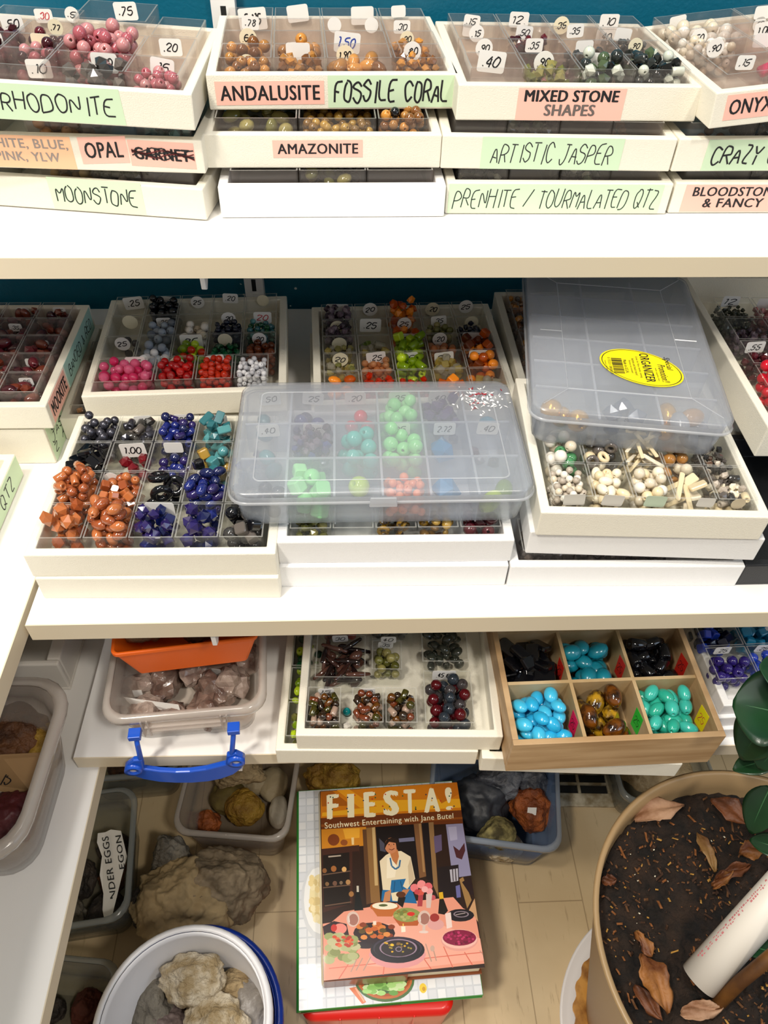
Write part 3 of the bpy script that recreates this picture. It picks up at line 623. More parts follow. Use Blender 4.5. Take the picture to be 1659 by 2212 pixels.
# ---- under-pink, pink
t = tray('display_tray', (128, 905), (510, 897), .721, 'cream tray lying under the pink bead tray', 'tray under the pink beads', w=.21, d=.185)
grid(t, 5, 4, {(r, 0): (n, None, ('brown_chip', 'nugget', .01, amber + grey, 7, ST)) for r, n in ((0, 'brown chips'), (1, 'dark chips'), (2, 'tan chips'))}, m=SMOKE)
PT = tray('display_tray', (175, 857), (510, 838), .7585, 'cream tray of pink, red and pale glass beads', 'pink bead tray', w=.21, d=.19, rz=.045)
t = PT; t.o.matrix_basis = t.M
p_ = {(0, 0): 1}
I = .0105
def pk(r, c0, c1, wh, *a, **k): return bead_box(t, I + c0 * .189, I + c1 * .189, I + r * .0425, I + (r + 1) * .0425, wh, *a, seed=int(r * 7 + c0 * 50), **k)
pk(0, 0, .33, 'front row leftmost', 'pink glass rounds', [s_('.45', sz=1.25, u=.6)], ('pink_glass_bead', 'round', .0125, pinkg, 32, {'lvl': 0.024}))
pk(0, .335, .55, 'front row second', 'red glass rounds', [s_('', shp='r', sz=1.1, col=CREAM)], ('red_glass_bead', 'round', .0105, redg, 30, {'lvl': 0.025}))
pk(0, .555, .76, 'front row third', 'orange-red glass rounds', [s_('.20', sz=1.2)], ('orange_red_glass_bead', 'round', .0085, oredg, 40, {'lvl': 0.024}))
pk(0, .765, .96, 'front row rightmost', 'silver-white beads', None, ('silver_white_bead', 'round', .007, silver, 42, {'lvl': 0.022}))
pk(1, 0, .2, 'second row leftmost', 'green beads', [s_('25', shp='r', sz=1.25)], ('green_round_bead', 'round', .011, greeng, 5))
pk(1, .2, .4, 'second row second', 'pale blue-grey pearls', None, ('blue_grey_pearl_bead', 'round', .0115, [gem('blue_grey_pearl', '#8c98a8', rough=.15)] + silver, 12))
pk(1, .4, .6, 'second row middle', 'lime and orange beads', [s_('25', sz=1.5)], ('lime_round_bead', 'round', .011, limeg + limeg + oredg, 11))
pk(1, .6, .8, 'second row fourth', 'green glass chips', [s_('', shp='r', sz=1.2, col=CREAM)], ('green_glass_chip', 'nugget', .009, greeng, 18))
pk(1, .8, 1, 'second row rightmost', 'amber-brown glass beads', [s_('.20', shp='r', sz=1.2)], ('amber_brown_bead', 'round', .01, brownga, 16))
pk(2, 0, .2, 'third row leftmost', 'black beads', [s_('', shp='r', sz=1.3, col=CREAM)], ('black_glass_bead', 'round', .011, black, 5))
pk(2, .2, .4, 'third row second', 'grey pearls', [s_('.35', sz=1.0, z=.026)], ('grey_pearl_bead', 'round', .0115, [gem('blue_grey_pearl', '#8c98a8'), gem('grey_pearl', '#5c6470', rough=.12)], 14))
pk(2, .4, .6, 'third row middle', 'white pearls', None, ('white_pearl_bead', 'round', .011, whiteb, 8))
pk(2, .6, .8, 'third row fourth', 'dark navy beads', [s_('.20', shp='r', sz=1.25)], ('dark_navy_bead', 'round', .0075, navyb, 24))
pk(2, .8, 1, 'third row rightmost', 'teal-green beads', [s_('20', ink=INKR, sz=1.25)], ('teal_green_bead', 'round', .008, greeng + teal, 16))
pk(3, 0, .2, 'rear row leftmost', None, [s_('.25', sz=1.4)], None)
pk(3, .2, .4, 'rear row second', 'black glass rounds', [s_('.1', sz=1.1)], ('black_round_bead', 'round', .0105, black, 22, {'lvl': 0.024}))
pk(3, .4, .6, 'rear row middle', None, [s_('25', shp='r', sz=1.2)], None)
pk(3, .6, .8, 'rear row fourth', None, [s_('.20', sz=1.1)], None)
pk(3, .8, 1, 'rear row rightmost', None, [s_('', shp='r', sz=1.1, col=CREAM)], None)
# ---- tray between pink and yellow, then the orange and lime tray
YA, YB = at(673.5, 663, z=.7585), at(1055, 655, z=.7585)
yr = math.atan2(YB.y - YA.y, YB.x - YA.x); Yw = (YB - YA).xy.length
yo = Vector((YA.x + .19 * math.sin(yr), YA.y - .19 * math.cos(yr), .73))
t = tray_m('display_tray', frame((yo.x - .004, yo.y + .002, .6925), yr), Yw, .19, .0285, 'cream tray lying under the orange and lime bead tray', 'tray under the lime beads')
t = tray_m('display_tray', frame(yo, yr), Yw, .19, .0285, 'cream tray of orange, lime and amber beads at the back of the middle shelf', 'orange and lime tray')
y5 = {(4, 0): ('plum chips', [s_('', sz=1.6)], ('plum_glass_chip', 'nugget', .011, plum, 18, {'lvl': 0.024})), (4, 1): (None, [s_('20', shp='r', sz=1.3)], None), (4, 2): ('orange stones', [s_('25', shp='d', col=YEL)], ('orange_glass_bead', 'nugget', .013, orangeg, 18, {'lvl': 0.026})), (4, 3): (None, [s_('.20', shp='r', sz=1.3)], None), (4, 4): (None, [s_('25', shp='r', sz=1.3)], None),
      (3, 0): ('grey-plum chips', [s_('20', shp='r', sz=1.25)], ('grey_plum_chip', 'nugget', .011, plum, 14, {'lvl': 0.02})), (3, 1): ('a few green beads', [s_('.25', sz=1.5)], ('green_cube_bead', 'cube', .01, limeg, 5)), (3, 2): ('orange chunks', [s_('25', shp='r', sz=1.25)], ('orange_chunk_bead', 'nugget', .013, orangeg, 12)), (3, 3): ('olive beads', [s_('.35', sz=1.1)], ('olive_glass_bead', 'round', .009, olive, 18)), (3, 4): ('navy beads', [s_('', shp='r', sz=1.2, col=CREAM)], ('navy_chip_bead', 'nugget', .009, navyb, 16)),
      (2, 0): ('pale olive chips', [s_('', shp='r', sz=1.25, col=CREAM)], ('pale_olive_chip', 'nugget', .01, clearg + olive, 14, ST)), (2, 1): ('clear yellow beads', [s_('25', shp='d', col=YEL, z=.018)], ('clear_yellow_bead', ['nugget', 'tube'], .012, clearg, 10)), (2, 2): ('lime glass chunks', [s_('25', sz=1.2)], ('lime_chunk_bead', ['cube', 'tube', 'round'], .0125, limeg, 16, {'lvl': 0.026})), (2, 3): ('peach beads', [s_('.20', shp='r', sz=1.25)], ('peach_glass_bead', 'round', .0105, peachg, 12)), (2, 4): ('amber chunks', [s_('', sz=1.7)], ('amber_chunk_bead', ['nugget', 'cube'], .013, orangeg + brownga, 16, {'lvl': 0.024})),
      (1, 0): ('smoky beads', [s_('20', shp='r', sz=1.3)], ('smoky_glass_chip', 'nugget', .011, clearg + olive, 11, ST)), (1, 1): ('apricot beads', [s_('.25', sz=1.3)], ('apricot_glass_bead', 'round', .0095, peachg, 18)), (1, 2): ('lime tubes', [s_('25', sz=1.2)], ('lime_tube_bead', ['tube', 'round'], .012, limeg, 14, {'lvl': 0.022})), (1, 3): ('clear glass beads', [s_('20', sz=1.3)], ('clear_glass_bead', 'cube', .011, clearg, 12)), (1, 4): ('dark amber beads', [s_('.50', sz=1.3)], ('dark_amber_bead', ['round', 'cube'], .013, brownga + orangeg, 14, {'lvl': 0.022})),
      (0, 0): ('orange lentils', None, ('orange_lentil_bead', 'lentil', .018, orangeg, 8, {'lvl': 0.02})), (0, 1): ('red-orange chips', None, ('red_orange_chip', 'nugget', .01, oredg, 18, {'lvl': 0.02})), (0, 2): ('scarlet chips', None, ('scarlet_chip', 'nugget', .01, oredg, 16)), (0, 3): ('golden-orange cubes', None, ('golden_orange_bead', 'cube', .014, orangeg, 10)), (0, 4): ('yellow-clear cubes', None, ('yellow_clear_bead', ['cube', 'round'], .013, clearg, 14))}
grid(t, 5, 5, y5)
# ---- copper and blue tray
t = tray('display_tray', (75, 1250), (602, 1249), .7205, 'closed white tray lying under the copper and blue bead tray', 'tray under the copper beads', m=TRAYM)
t = tray('display_tray', (49, 1200), (596, 1196), .749, 'white tray of copper, black and cobalt beads at the front of the middle shelf', 'copper bead tray', d=.188)
cp = {(0, 0): ('copper nuggets', None, ('copper_nugget_bead', 'nugget', .016, copper, 20, {'lvl': .031})), (0, 1): ('copper ovals', None, ('copper_oval_bead', 'oval', .012, copper, 18, {'lvl': .031})), (0, 2): ('navy nuggets', [s_('', sz=1.55)], ('navy_nugget_bead', ['nugget', 'cube'], .014, cobalt, 13, {'lvl': 0.024})), (0, 3): ('cobalt nuggets', None, ('cobalt_nugget_bead', 'nugget', .0165, cobalt, 12, {'lvl': 0.026})), (0, 4): ('black cubes', None, ('black_cube_bead', ['cube', 'round'], .014, black + grey, 9, {'lvl': 0.022})),
      (1, 0): ('copper rounds', [s_('', sz=1.1)], ('copper_round_bead', ['round', 'tube'], .011, copper, 28, {'lvl': .031})), (1, 1): ('copper cubes', [('', dict(shp='r', u=.15))], ('copper_cube_bead', ['cube', 'round', 'cube'], .0105, copper, 24, {'lvl': 0.024})), (1, 2): ('large black rings', None, ('large_black_bead', ['ring', 'round'], .022, black, 5, {'lvl': 0.02})), (1, 3): ('cobalt ovals', [s_('.90', sz=1.1)], ('cobalt_oval_bead', 'oval', .0115, cobalt, 20, {'lvl': 0.026})), (1, 4): ('black chips', None, ('black_chip', 'nugget', .012, black, 8, ST)),
      (2, 0): ('black lozenges', None, ('black_lozenge_bead', 'slab', .015, black, 16, {'lvl': 0.024})), (2, 1): ('wine-red nuggets', [s_('1.00', sz=1.5)], ('wine_nugget_bead', 'nugget', .015, wine, 8, {'lvl': 0.012})), (2, 2): ('purple rounds', [s_('', sz=1.1)], ('purple_round_bead', 'round', .0115, cobalt, 7, {'lvl': 0.011})), (2, 3): ('black and teal mix', None, ('black_teal_bead', ['round', 'cube'], .014, black + teal + goldb, 12, {'lvl': 0.02})), (2, 4): ('navy chips', None, ('navy_chip', 'nugget', .012, cobalt, 6, ST)),
      (3, 0): ('hematite rounds', None, ('hematite_round_bead', 'round', .0105, hema, 20, {'lvl': 0.024})), (3, 1): ('hematite tubes', [s_('.45', sz=1.1)], ('hematite_tube_bead', ['tube', 'nugget'], .0115, hema + grey, 16, {'lvl': 0.02})), (3, 2): ('cobalt iris tubes', [s_('.35', sz=1.1)], ('cobalt_tube_bead', ['tube', 'round'], .0105, cobalt, 20, {'lvl': 0.024})), (3, 3): ('teal nuggets', [s_('.50', sz=1.1)], ('teal_nugget_bead', ['nugget', 'slab'], .015, teal, 12, {'lvl': 0.026})), (3, 4): ('grey chips', None, None)}
grid(t, 5, 4, cp, seed=3)
# ---- trays under the front organizer
t = tray('display_tray', (602, 1225), (1100, 1222), .7205, 'lower of the two white trays under the clear bead organizer', 'lower organizer tray', m=TRAYW)
t = tray('display_tray', (598, 1172), (1113, 1167), .749, 'upper of the two white trays under the clear bead organizer', 'tray under the organizer', m=TRAYW)
grid(t, 5, 4, {(0, 0): ('olive chips', None, ('olive_chip', 'nugget', .011, olive, 9, ST)), (0, 1): ('brown chips', None, None), (0, 2): ('brown coils', None, ('brown_coil_bead', 'ring', .013, tiger, 9)), (0, 3): ('gold lentils', None, ('gold_lentil_bead', 'lentil', .013, goldb + tiger, 12)), (0, 4): ('wine rounds', None, ('wine_round_bead', 'round', .014, darkred, 8))}, h=.031)
# ---- bone trays
t = tray('display_tray', (1612, 1222), None, .7205, 'black tray at the right edge of the middle shelf', 'black tray', m=BLACKP, w=.2, rz=0)
t = tray('display_tray', (1104, 1224), (1612, 1224), .7205, 'bottom white tray of the stack under the bone beads', 'bottom bone-stack tray', m=TRAYW)
grid(t, 4, 4, {(0, c): (n, None, ('grey_stone_pile', 'nugget', .012, grey, 9, ST)) for c, n in ((0, 'smoky stones'), (1, 'dark stones'), (2, 'grey stones'))}, m=SMOKE)
t = tray('display_tray', (1146, 1149), (1655, 1165), .759, 'middle white tray of the stack under the bone beads', 'middle bone-stack tray', m=TRAYW, d=.188)
t = tray('display_tray', (1169, 1107), (1668, 1118), .788, 'white tray of bone and ivory beads below the yellow-stickered organizer', 'bone bead tray', d=.19)
bn = {(0, 0): ('tiny white rounds', [('', dict(side='front', z=.0305, sz=1.1, col=mat('grey_sticker', '#c4c0b8', .6)))], ('small_white_bead', 'round', .0075, whiteb + speck, 45, {'lvl': 0.02})), (0, 1): ('bone ovals', [('', dict(side='front', z=.0305, sz=1.1, col=MC['grey_sticker']))], ('bone_oval_bead', ['oval', 'round'], .0105, bone, 24, {'lvl': 0.021})), (0, 2): ('ivory rounds', [('', dict(side='front', z=.0305, sz=1.1, col=mat('green_grey_sticker', '#b0bea8', .6)))], ('ivory_round_bead', 'round', .0115, bone + whiteb, 24, {'lvl': 0.023})),
      (0, 3): ('bone sticks and discs', [('', dict(side='front', z=.0305, sz=.9, col=MC['grey_sticker'], u=.7))], ('bone_stick_bead', ['flat_stick', 'disc', 'slab'], .016, bone, 20, {'lvl': 0.018})), (0, 4): ('speckled shells', [('', dict(side='front', z=.030, sz=.9, shp='r', col=mat('tan_sticker', '#b8aa90', .6)))], ('speckled_shell_bead', ['nugget', 'tube'], .0095, speck + grey + bone, 26, {'lvl': 0.02})),
      (1, 0): ('white and green rounds', [('', dict(shp='r', sz=1.3, z=.03))], ('white_green_bead', 'round', .0135, whiteb * 2 + [gem('jade_green', '#4c8c5c')], 18, {'lvl': 0.022})), (1, 1): ('bone rings', [s_('', sz=1.5, col=CREAM)], ('bone_ring_bead', ['ring', 'round'], .0135, bone + grey, 15, {'lvl': 0.022})), (1, 2): ('bone sticks', None, ('bone_flat_stick', 'flat_stick', .0125, bone, 18, {'lvl': 0.026})), (1, 3): ('beige beads', None, ('beige_bead', ['round', 'lentil'], .013, bone + amber, 10)), (1, 4): ('brown speckled beads', None, ('brown_speckled_chip', 'nugget', .008, speck + grey, 24, ST)),
      (2, 0): ('white beads', None, None), (2, 1): ('pale beads', None, None), (2, 2): ('dull beads', None, None), (2, 3): ('tan beads', None, None), (2, 4): ('brown beads', None, None)}
grid(t, 5, 4, bn, seed=5)
# ---- rear right trays
B = at(1068, 630, z=.759)
t = tray_m('display_tray', frame((B.x, B.y - .2, .7305), 0), .21, .2, .0285, 'cream tray half hidden under the yellow-stickered organizer', 'tray behind the bone beads')
grid(t, 5, 4, {(r, 0): (n, None, ('dull_chip', 'nugget', .011, grey + amber, 8, ST)) for r, n in ((1, 'tan chips'), (2, 'brown chips'), (3, 'clear chips'))}, m=SMOKE)
t = tray_m('display_tray', frame((B.x + .003, B.y - .2, .6925), 0), .21, .2, .0375, 'deep cream tray at the bottom behind the bone bead stack', 'deep tray behind bones')
B = at(1470, 592, z=.80)
t = tray_m('display_tray', frame((B.x - .008, B.y - .285, .764), -.02), .3, .285, .036, 'large cream tray with ruby and garnet beads at the right edge', 'ruby bead tray')
rb = {(0, 0): ('ruby glass drops', [s_('.55', sz=1.2)], ('ruby_drop_bead', 'oval', .011, redg + wine, 14)), (1, 0): ('bright red rounds', [s_('', sz=1.2)], ('bright_red_bead', 'round', .0135, [gem('bright_red_bead', '#d0142c')], 14, {'lvl': 0.024})), (2, 0): ('dark garnet beads', [s_('.55', sz=1.2)], ('dark_garnet_bead', 'nugget', .011, darkred, 14)), (3, 0): ('plum chips', None, ('plum_chip', 'nugget', .009, plum, 12, ST)), (4, 0): ('dark green chips', [s_('12', sz=1.2)], ('dark_green_chip', 'nugget', .007, [gem('dark_moss_chip', '#3c4030')], 40, ST)),
      (0, 1): ('magenta beads', [s_('', sz=1.2)], ('magenta_glass_bead', 'round', .012, pinkg + redg, 12)), (1, 1): ('crimson beads', [s_('.50', sz=1.2)], ('crimson_bead', 'round', .012, redg, 14)), (2, 1): ('scarlet rounds', [s_('', sz=1.2)], ('scarlet_round_bead', 'round', .012, redg, 14)), (3, 1): ('garnet chips', [s_('.30', sz=1.2)], ('garnet_chip', 'nugget', .01, darkred, 14, ST)), (4, 1): ('dusty pink chips', [s_('', sz=1.1)], ('dusty_pink_chip', 'nugget', .009, rhod, 14, ST))}
t.w0 = t.w
tt = t; X0 = .022
for (r, c), (cont, stk, bd) in rb.items():
    bead_box(t, X0 + c * .044, X0 + c * .044 + .0425, .012 + r * .044, .012 + r * .044 + .0425, '%s row %s' % (ROWN[5][r], ['left', 'right'][c]), cont, stk, bd, seed=r + 9 * c)
tray_m('display_tray', frame((B.x + .0, B.y - .19, .6925), -.02), .29, .19, .0705, 'tall white box under the ruby bead tray', 'box under the ruby tray')
# ================================================================== clear organizers on the trays
FROST = clear('frosted_plastic', '#fcfdff', .26, .25, '#ecf2fc', .9)
FROSTL = clear('frosted_lid', '#fdfeff', .23, .25, '#f2f6ff', 1.3)
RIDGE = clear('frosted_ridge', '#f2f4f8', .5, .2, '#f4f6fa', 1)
def organizer(name, M, w, d, h, cols, rows, label, lid_h=.011):
    t = empty(name, M); th = .0014
    R = [rrect(w - .02, d - .02, .012, 0), rrect(w - .012, d - .012, .014, .003), rrect(w - .006, d - .006, .014, h - .008), rrect(w - .006 - 2 * th, d - .006 - 2 * th, .013, h - .008), rrect(w - .012 - 2 * th, d - .012 - 2 * th, .012, th + .002), rrect(w - .02, d - .02, .01, th)]
    MB().rings(R, cap0=True, cap1=True).build('body', FROST, t)
    m = MB(); iw, idp = w - .012, d - .012
    for c in range(1, cols): m.box(-iw / 2 + iw * c / cols - .0006, -iw / 2 + iw * c / cols + .0006, -idp / 2, idp / 2, th, h - .009)
    for r in range(1, rows): m.box(-iw / 2, iw / 2, -idp / 2 + idp * r / rows - .0006, -idp / 2 + idp * r / rows + .0006, th, h - .009)
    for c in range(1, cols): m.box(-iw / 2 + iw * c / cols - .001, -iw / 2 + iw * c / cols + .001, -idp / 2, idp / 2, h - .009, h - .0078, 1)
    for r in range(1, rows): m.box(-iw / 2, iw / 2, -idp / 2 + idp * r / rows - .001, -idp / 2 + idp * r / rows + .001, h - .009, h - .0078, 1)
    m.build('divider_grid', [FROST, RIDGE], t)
    k = lid_h
    R = [rrect(w, d, .015, h - k), rrect(w, d, .015, h - .002), rrect(w - .003, d - .003, .014, h), rrect(w - .006, d - .006, .012, h), rrect(w - .006, d - .006, .012, h - th), rrect(w - 2 * th, d - 2 * th, .014, h - .003), rrect(w - 2 * th, d - 2 * th, .014, h - k)]
    lid = MB().rings(R[:4], cap0=False, cap1=True).rings(R[4:], cap0=True, cap1=False).rings([R[0], R[6]], cap0=False, cap1=False).build('lid', FROSTL, t)
    m = MB()
    m.rings([rrect(w + .003, d + .003, .016, h - k), rrect(w + .004, d + .004, .017, h - k + .0012), rrect(w + .0005, d + .0005, .0155, h - k + .0022)], cap0=False, cap1=False)
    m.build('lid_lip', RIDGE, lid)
    tag(t, label, 'organizer box')
    return t, lid
def strip_ring(mb, w, d, r, z, wid=.0012, cx=0, cy=0):
    mb.rings([rrect(w + wid, d + wid, r, z, cx, cy), rrect(w, d, r, z + .0006, cx, cy), rrect(w - wid, d - wid, r, z, cx, cy)], cap0=False, cap1=False)
OA, OB = at(482, 1070, z=.8), at(1168, 1060, z=.8)
OW, OD, OH = (OB - OA).length, .156, .044
OM = frame(((OA.x + OB.x) / 2, OA.y + OD / 2, .8 - OH), math.atan2(OB.y - OA.y, OB.x - OA.x))
og, lid = organizer('bead_organizer', OM, OW - .006, OD, OH, 6, 3, 'frosted six-column bead organizer with closed lid and price stickers inside')
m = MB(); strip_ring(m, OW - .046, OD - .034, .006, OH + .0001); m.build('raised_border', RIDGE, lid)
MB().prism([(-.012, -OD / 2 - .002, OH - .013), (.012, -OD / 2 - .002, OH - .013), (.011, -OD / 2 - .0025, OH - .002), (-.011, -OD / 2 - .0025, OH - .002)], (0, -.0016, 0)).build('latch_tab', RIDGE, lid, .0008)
rg = random.Random(4); m = MB()
for _ in range(110):
    x, y = rg.gauss(.098, .011), rg.gauss(.046, .009); a = rg.uniform(0, 6.3); l = rg.uniform(.0008, .0034); w = rg.uniform(.0004, .0011)
    ux, uy = math.cos(a) * l, math.sin(a) * l; px, py = -math.sin(a) * w, math.cos(a) * w
    m.add([(x - ux, y - uy, OH + .0004), (x + px, y + py, OH + .0007), (x + ux, y + uy, OH + .0004), (x - px, y - py, OH + .0002)], [(0, 1, 2, 3)], 0 if rg.random() < .84 else 1)
m.build('torn_tape_residue', [mat('tape_residue', '#f4f4f4', .15), mat('red_tape_residue', '#9c2430', .3)], lid)
iw, idp = OW - .018, OD - .012
mint = [gem('mint_bead', '#8be08a', rough=.1), gem('pale_mint_bead', '#a4ecA0', rough=.1)]
oc = {(0, 0): ('navy rounds', 'navy_glass_bead', 'round', .013, [navyb[0]], 5, None), (0, 1): ('mint beads', 'mint_square_bead', ['cube', 'round', 'cube'], .015, mint, 18, None), (0, 2): ('one lime cluster', 'lime_berry_bead', 'round', .019, limeg, 1, None), (0, 3): ('coral cluster', 'coral_orange_bead', 'round', .0085, [gem('coral_orange', '#f08858')], 6, None), (0, 4): ('blue-teal slabs', 'blue_teal_slab', 'nugget', .026, [gem('deep_teal_blue', '#1a7cb0', rough=.2)], 8, None), (0, 5): ('lime drops', 'lime_drop_bead', 'oval', .018, limeg, 2, None),
      (1, 0): ('turquoise disc', 'turquoise_disc_bead', 'lentil', .019, teal, 2, '.40'), (1, 1): ('small blue chips', 'small_blue_chip', 'nugget', .009, cobalt + plum, 9, '.35'), (1, 2): ('sea-green beads', 'sea_green_bead', 'round', .0145, [gem('sea_green', '#48b8a8')], 8, None), (1, 3): ('bright mint rounds', 'bright_mint_bead', 'round', .0132, mint, 22, '.35'), (1, 4): ('deep blue slabs', 'deep_blue_slab', 'nugget', .028, [MC['deep_teal_blue']], 6, '2.72'), (1, 5): ('a few dark chips', 'dark_purple_chip', 'nugget', .012, plum, 3, '.40'),
      (2, 0): ('green drop', 'green_drop_bead', 'lentil', .017, teal, 2, '.50'), (2, 1): ('blue beads', 'blue_round_bead', 'round', .014, cobalt, 5, '.25'), (2, 2): ('red rounds', 'red_round_bead', 'round', .0145, [gem('bright_red_round', '#d81830')], 5, '.20'), (2, 3): ('light green rounds', 'light_green_bead', 'round', .0128, mint, 16, '.35'), (2, 4): ('purple chips', 'purple_chip', 'nugget', .013, [gem('purple_bead', '#4a3464')], 10, '.40'), (2, 5): ('one teal bead', 'teal_disc_bead', 'lentil', .02, [gem('blue_teal_disc', '#1888a8')], 1, '.60')}
for (r, c), (cont, nm, sh, sz, ms, n, st) in oc.items():
    x0, y0 = -iw / 2 + iw * c / 6, -idp / 2 + idp * r / 3; cw, cd = iw / 6, idp / 3
    wh = '%s row %s' % (ROWN[3][r], ['leftmost', 'second', 'third', 'fourth', 'fifth', 'rightmost'][c])
    fill(OM @ Matrix.Translation((x0 + .001, y0 + .001, .0018)), cw - .002, cd - .002, nm, sh, sz / .84, ms, n, '%s in the %s cell of the frosted organizer' % (nm.replace('_', ' '), wh), nm.replace('_', ' ') + 's in the %s organizer cell' % wh, seed=r * 6 + c, lvl=.034 if n > 7 else .012, zmax=.041)
    if st:
        b = empty('tmp', Matrix.Translation((x0, y0, 0))); sticker(b, cw, cd, .033, st, 's', u=.5, sz=1.25, z=.029)
        k = b.children[0] if b.children else [o for o in bpy.data.objects if o.parent == b][0]
        k.parent = og; k.matrix_basis = Matrix.Translation((x0, y0, 0)); bpy.data.objects.remove(b)
# second organizer, turned, with the yellow oval
P1, P2 = at(1150, 885, z=.8385), at(1597, 925, z=.8385); a2 = math.atan2(P2.y - P1.y, P2.x - P1.x) + .01; w2 = (P2 - P1).length; d2 = .256; h2 = .042
ctr = P1 + Vector((math.cos(a2), math.sin(a2), 0)) * w2 / 2 + Vector((-math.sin(a2), math.cos(a2), 0)) * d2 / 2
QM = frame((ctr.x, ctr.y, .8385 - h2), a2)
o2, lid2 = organizer('craft_organizer', QM, w2, d2, h2, 3, 6, 'frosted organizer with oval yellow ORGANIZER sticker on its lid')
m = MB(); zz = h2 + .0001
def ridge(p, q, w=.0011):
    p, q = Vector((*p, zz)), Vector((*q, zz)); n = Vector((-(q - p).y, (q - p).x, 0)).normalized() * w / 2; u = Vector((0, 0, .0006))
    m.add([p - n, q - n, q + u, p + u, p + n, q + n], [(0, 1, 2, 3), (3, 2, 5, 4)])
rx, ry = w2 / 2 - .033, d2 / 2 - .035
for s in (-1, 1):
    ridge((-rx, s * ry), (rx, s * ry)); ridge((s * rx, -ry), (s * rx, ry)); ridge((s * rx, .0), (s * (w2 / 2 - .012), .0))
    for s2 in (-1, 1): ridge((s * rx, s2 * ry), (s * (w2 / 2 - .01), s2 * (d2 / 2 - .01)))
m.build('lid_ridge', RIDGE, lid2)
# yellow oval sticker
Sc = QM.inverted() @ at(1385, 795, z=.8388); Sx, Sy = .0365, .026
ex = (QM.inverted().to_3x3() @ (at(1475, 822, z=.8388) - at(1296, 768, z=.8388))).xy; sa = math.atan2(ex.y, ex.x); sl = ex.length / 2
NN = 40
def el(f, rot=0): return [(Sc.x + math.cos(sa) * sl * f * math.cos(t_) - math.sin(sa) * Sy * f * math.sin(t_), Sc.y + math.sin(sa) * sl * f * math.cos(t_) + math.cos(sa) * Sy * f * math.sin(t_)) for t_ in [2 * math.pi * i / NN for i in range(NN)]]
st = MB().prism([(*p, zz + .0007) for p in el(1)], (0, 0, .0003)).build('oval_sticker', mat('bright_yellow_paper', '#f6e21a', .35), lid2)
st['label'] = 'oval yellow sticker reading ORGANIZER'
a_, b_ = el(.955), el(.935); m = MB(); m.add([(*p, zz + .00115) for p in a_ + b_], [(i, (i + 1) % NN, NN + (i + 1) % NN, NN + i) for i in range(NN)]); m.build('border_line', INK, st)
# writing runs towards the viewer: text x axis = photo (1370,745)->(1400,835)
tx = (QM.inverted().to_3x3() @ (at(1405, 833, z=.8388) - at(1381, 752, z=.8388))).xy.normalized(); ty = Vector((-tx.y, tx.x))
def tq(cx, cy, w, h):
    """text box centred at (cx along text, cy above text) from the sticker's centre"""
    o = Vector((Sc.x, Sc.y)) + tx * cx + ty * cy; z = zz + .0012
    return [Vector((*(o - tx * w / 2 - ty * h / 2), z)), Vector((*(o + tx * w / 2 - ty * h / 2), z)), Vector((*(o + tx * w / 2 + ty * h / 2), z)), Vector((*(o - tx * w / 2 + ty * h / 2), z))]
m = MB()
for txt, cx, cy, w, h, b, sh in (('Special', -.008, .0255, .021, .0068, .012, .35), ('Promotion!!', .008, .019, .028, .0068, .012, .35), ('with supplies line', .01, .0128, .02, .0019, 0, 0), ('ORGANIZER', 0, .0055, .045, .0085, .02, 0),
                           ('Great for floss, beads, sewing,', 0, -.0022, .034, .0026, 0, 0), ('buttons and much more!', 0, -.0058, .027, .0026, 0, 0), ('Buttons not included', 0, -.0092, .02, .0018, 0, 0), ('Made in U.S.A.', 0, -.0138, .021, .003, .012, 0), ('0 72221 08002 0', 0, -.0282, .026, .0024, 0, 0), ('Sundance, WI 53821', 0, -.032, .016, .0014, 0, 0)):
    print_mb(txt, tq(cx, cy, w, h), b, sh, m)
rg = random.Random(8); x = -.0125
while x < .0125:
    w = rg.choice((.0003, .0005, .0008)); m.add(tq(x + w / 2, -.0213, w, .0098), [(0, 1, 2, 3)]); x += w + rg.choice((.0003, .0004, .0007))
m.build('writing', INK, st)
iw2, id2 = w2 - .014, d2 - .014
for c, (nm, sh, sz, ms, n) in enumerate((('gold_glass_bead', 'round', .02, [gem('gold_glaze', '#d8a02c', metal=.6, rough=.2)], 3), ('silver_crystal_bead', 'nugget', .019, [gem('silver_crystal', '#c4c4cc', rough=.12, metal=.4), gem('slate_crystal', '#586070', rough=.1)], 10), ('gold_pearl_bead', 'oval', .017, [MC['gold_glaze'], gem('bronze_pearl', '#a87c48', rough=.2), gem('grey_metal_pearl', '#8c8c90', rough=.2)], 8))):
    fill(QM @ Matrix.Translation((-iw2 / 2 + iw2 * c / 3 + .003, -id2 / 2 + .003, .002)), iw2 / 3 - .006, id2 / 6 * .95, nm, sh, sz / .84, ms, n, '%s in the front %s cell of the yellow-stickered organizer' % (nm.replace('_', ' '), COLN[3][c]), nm.replace('_', ' ') + 's in the yellow-stickered organizer', seed=c, lvl=.018, zmax=.038)
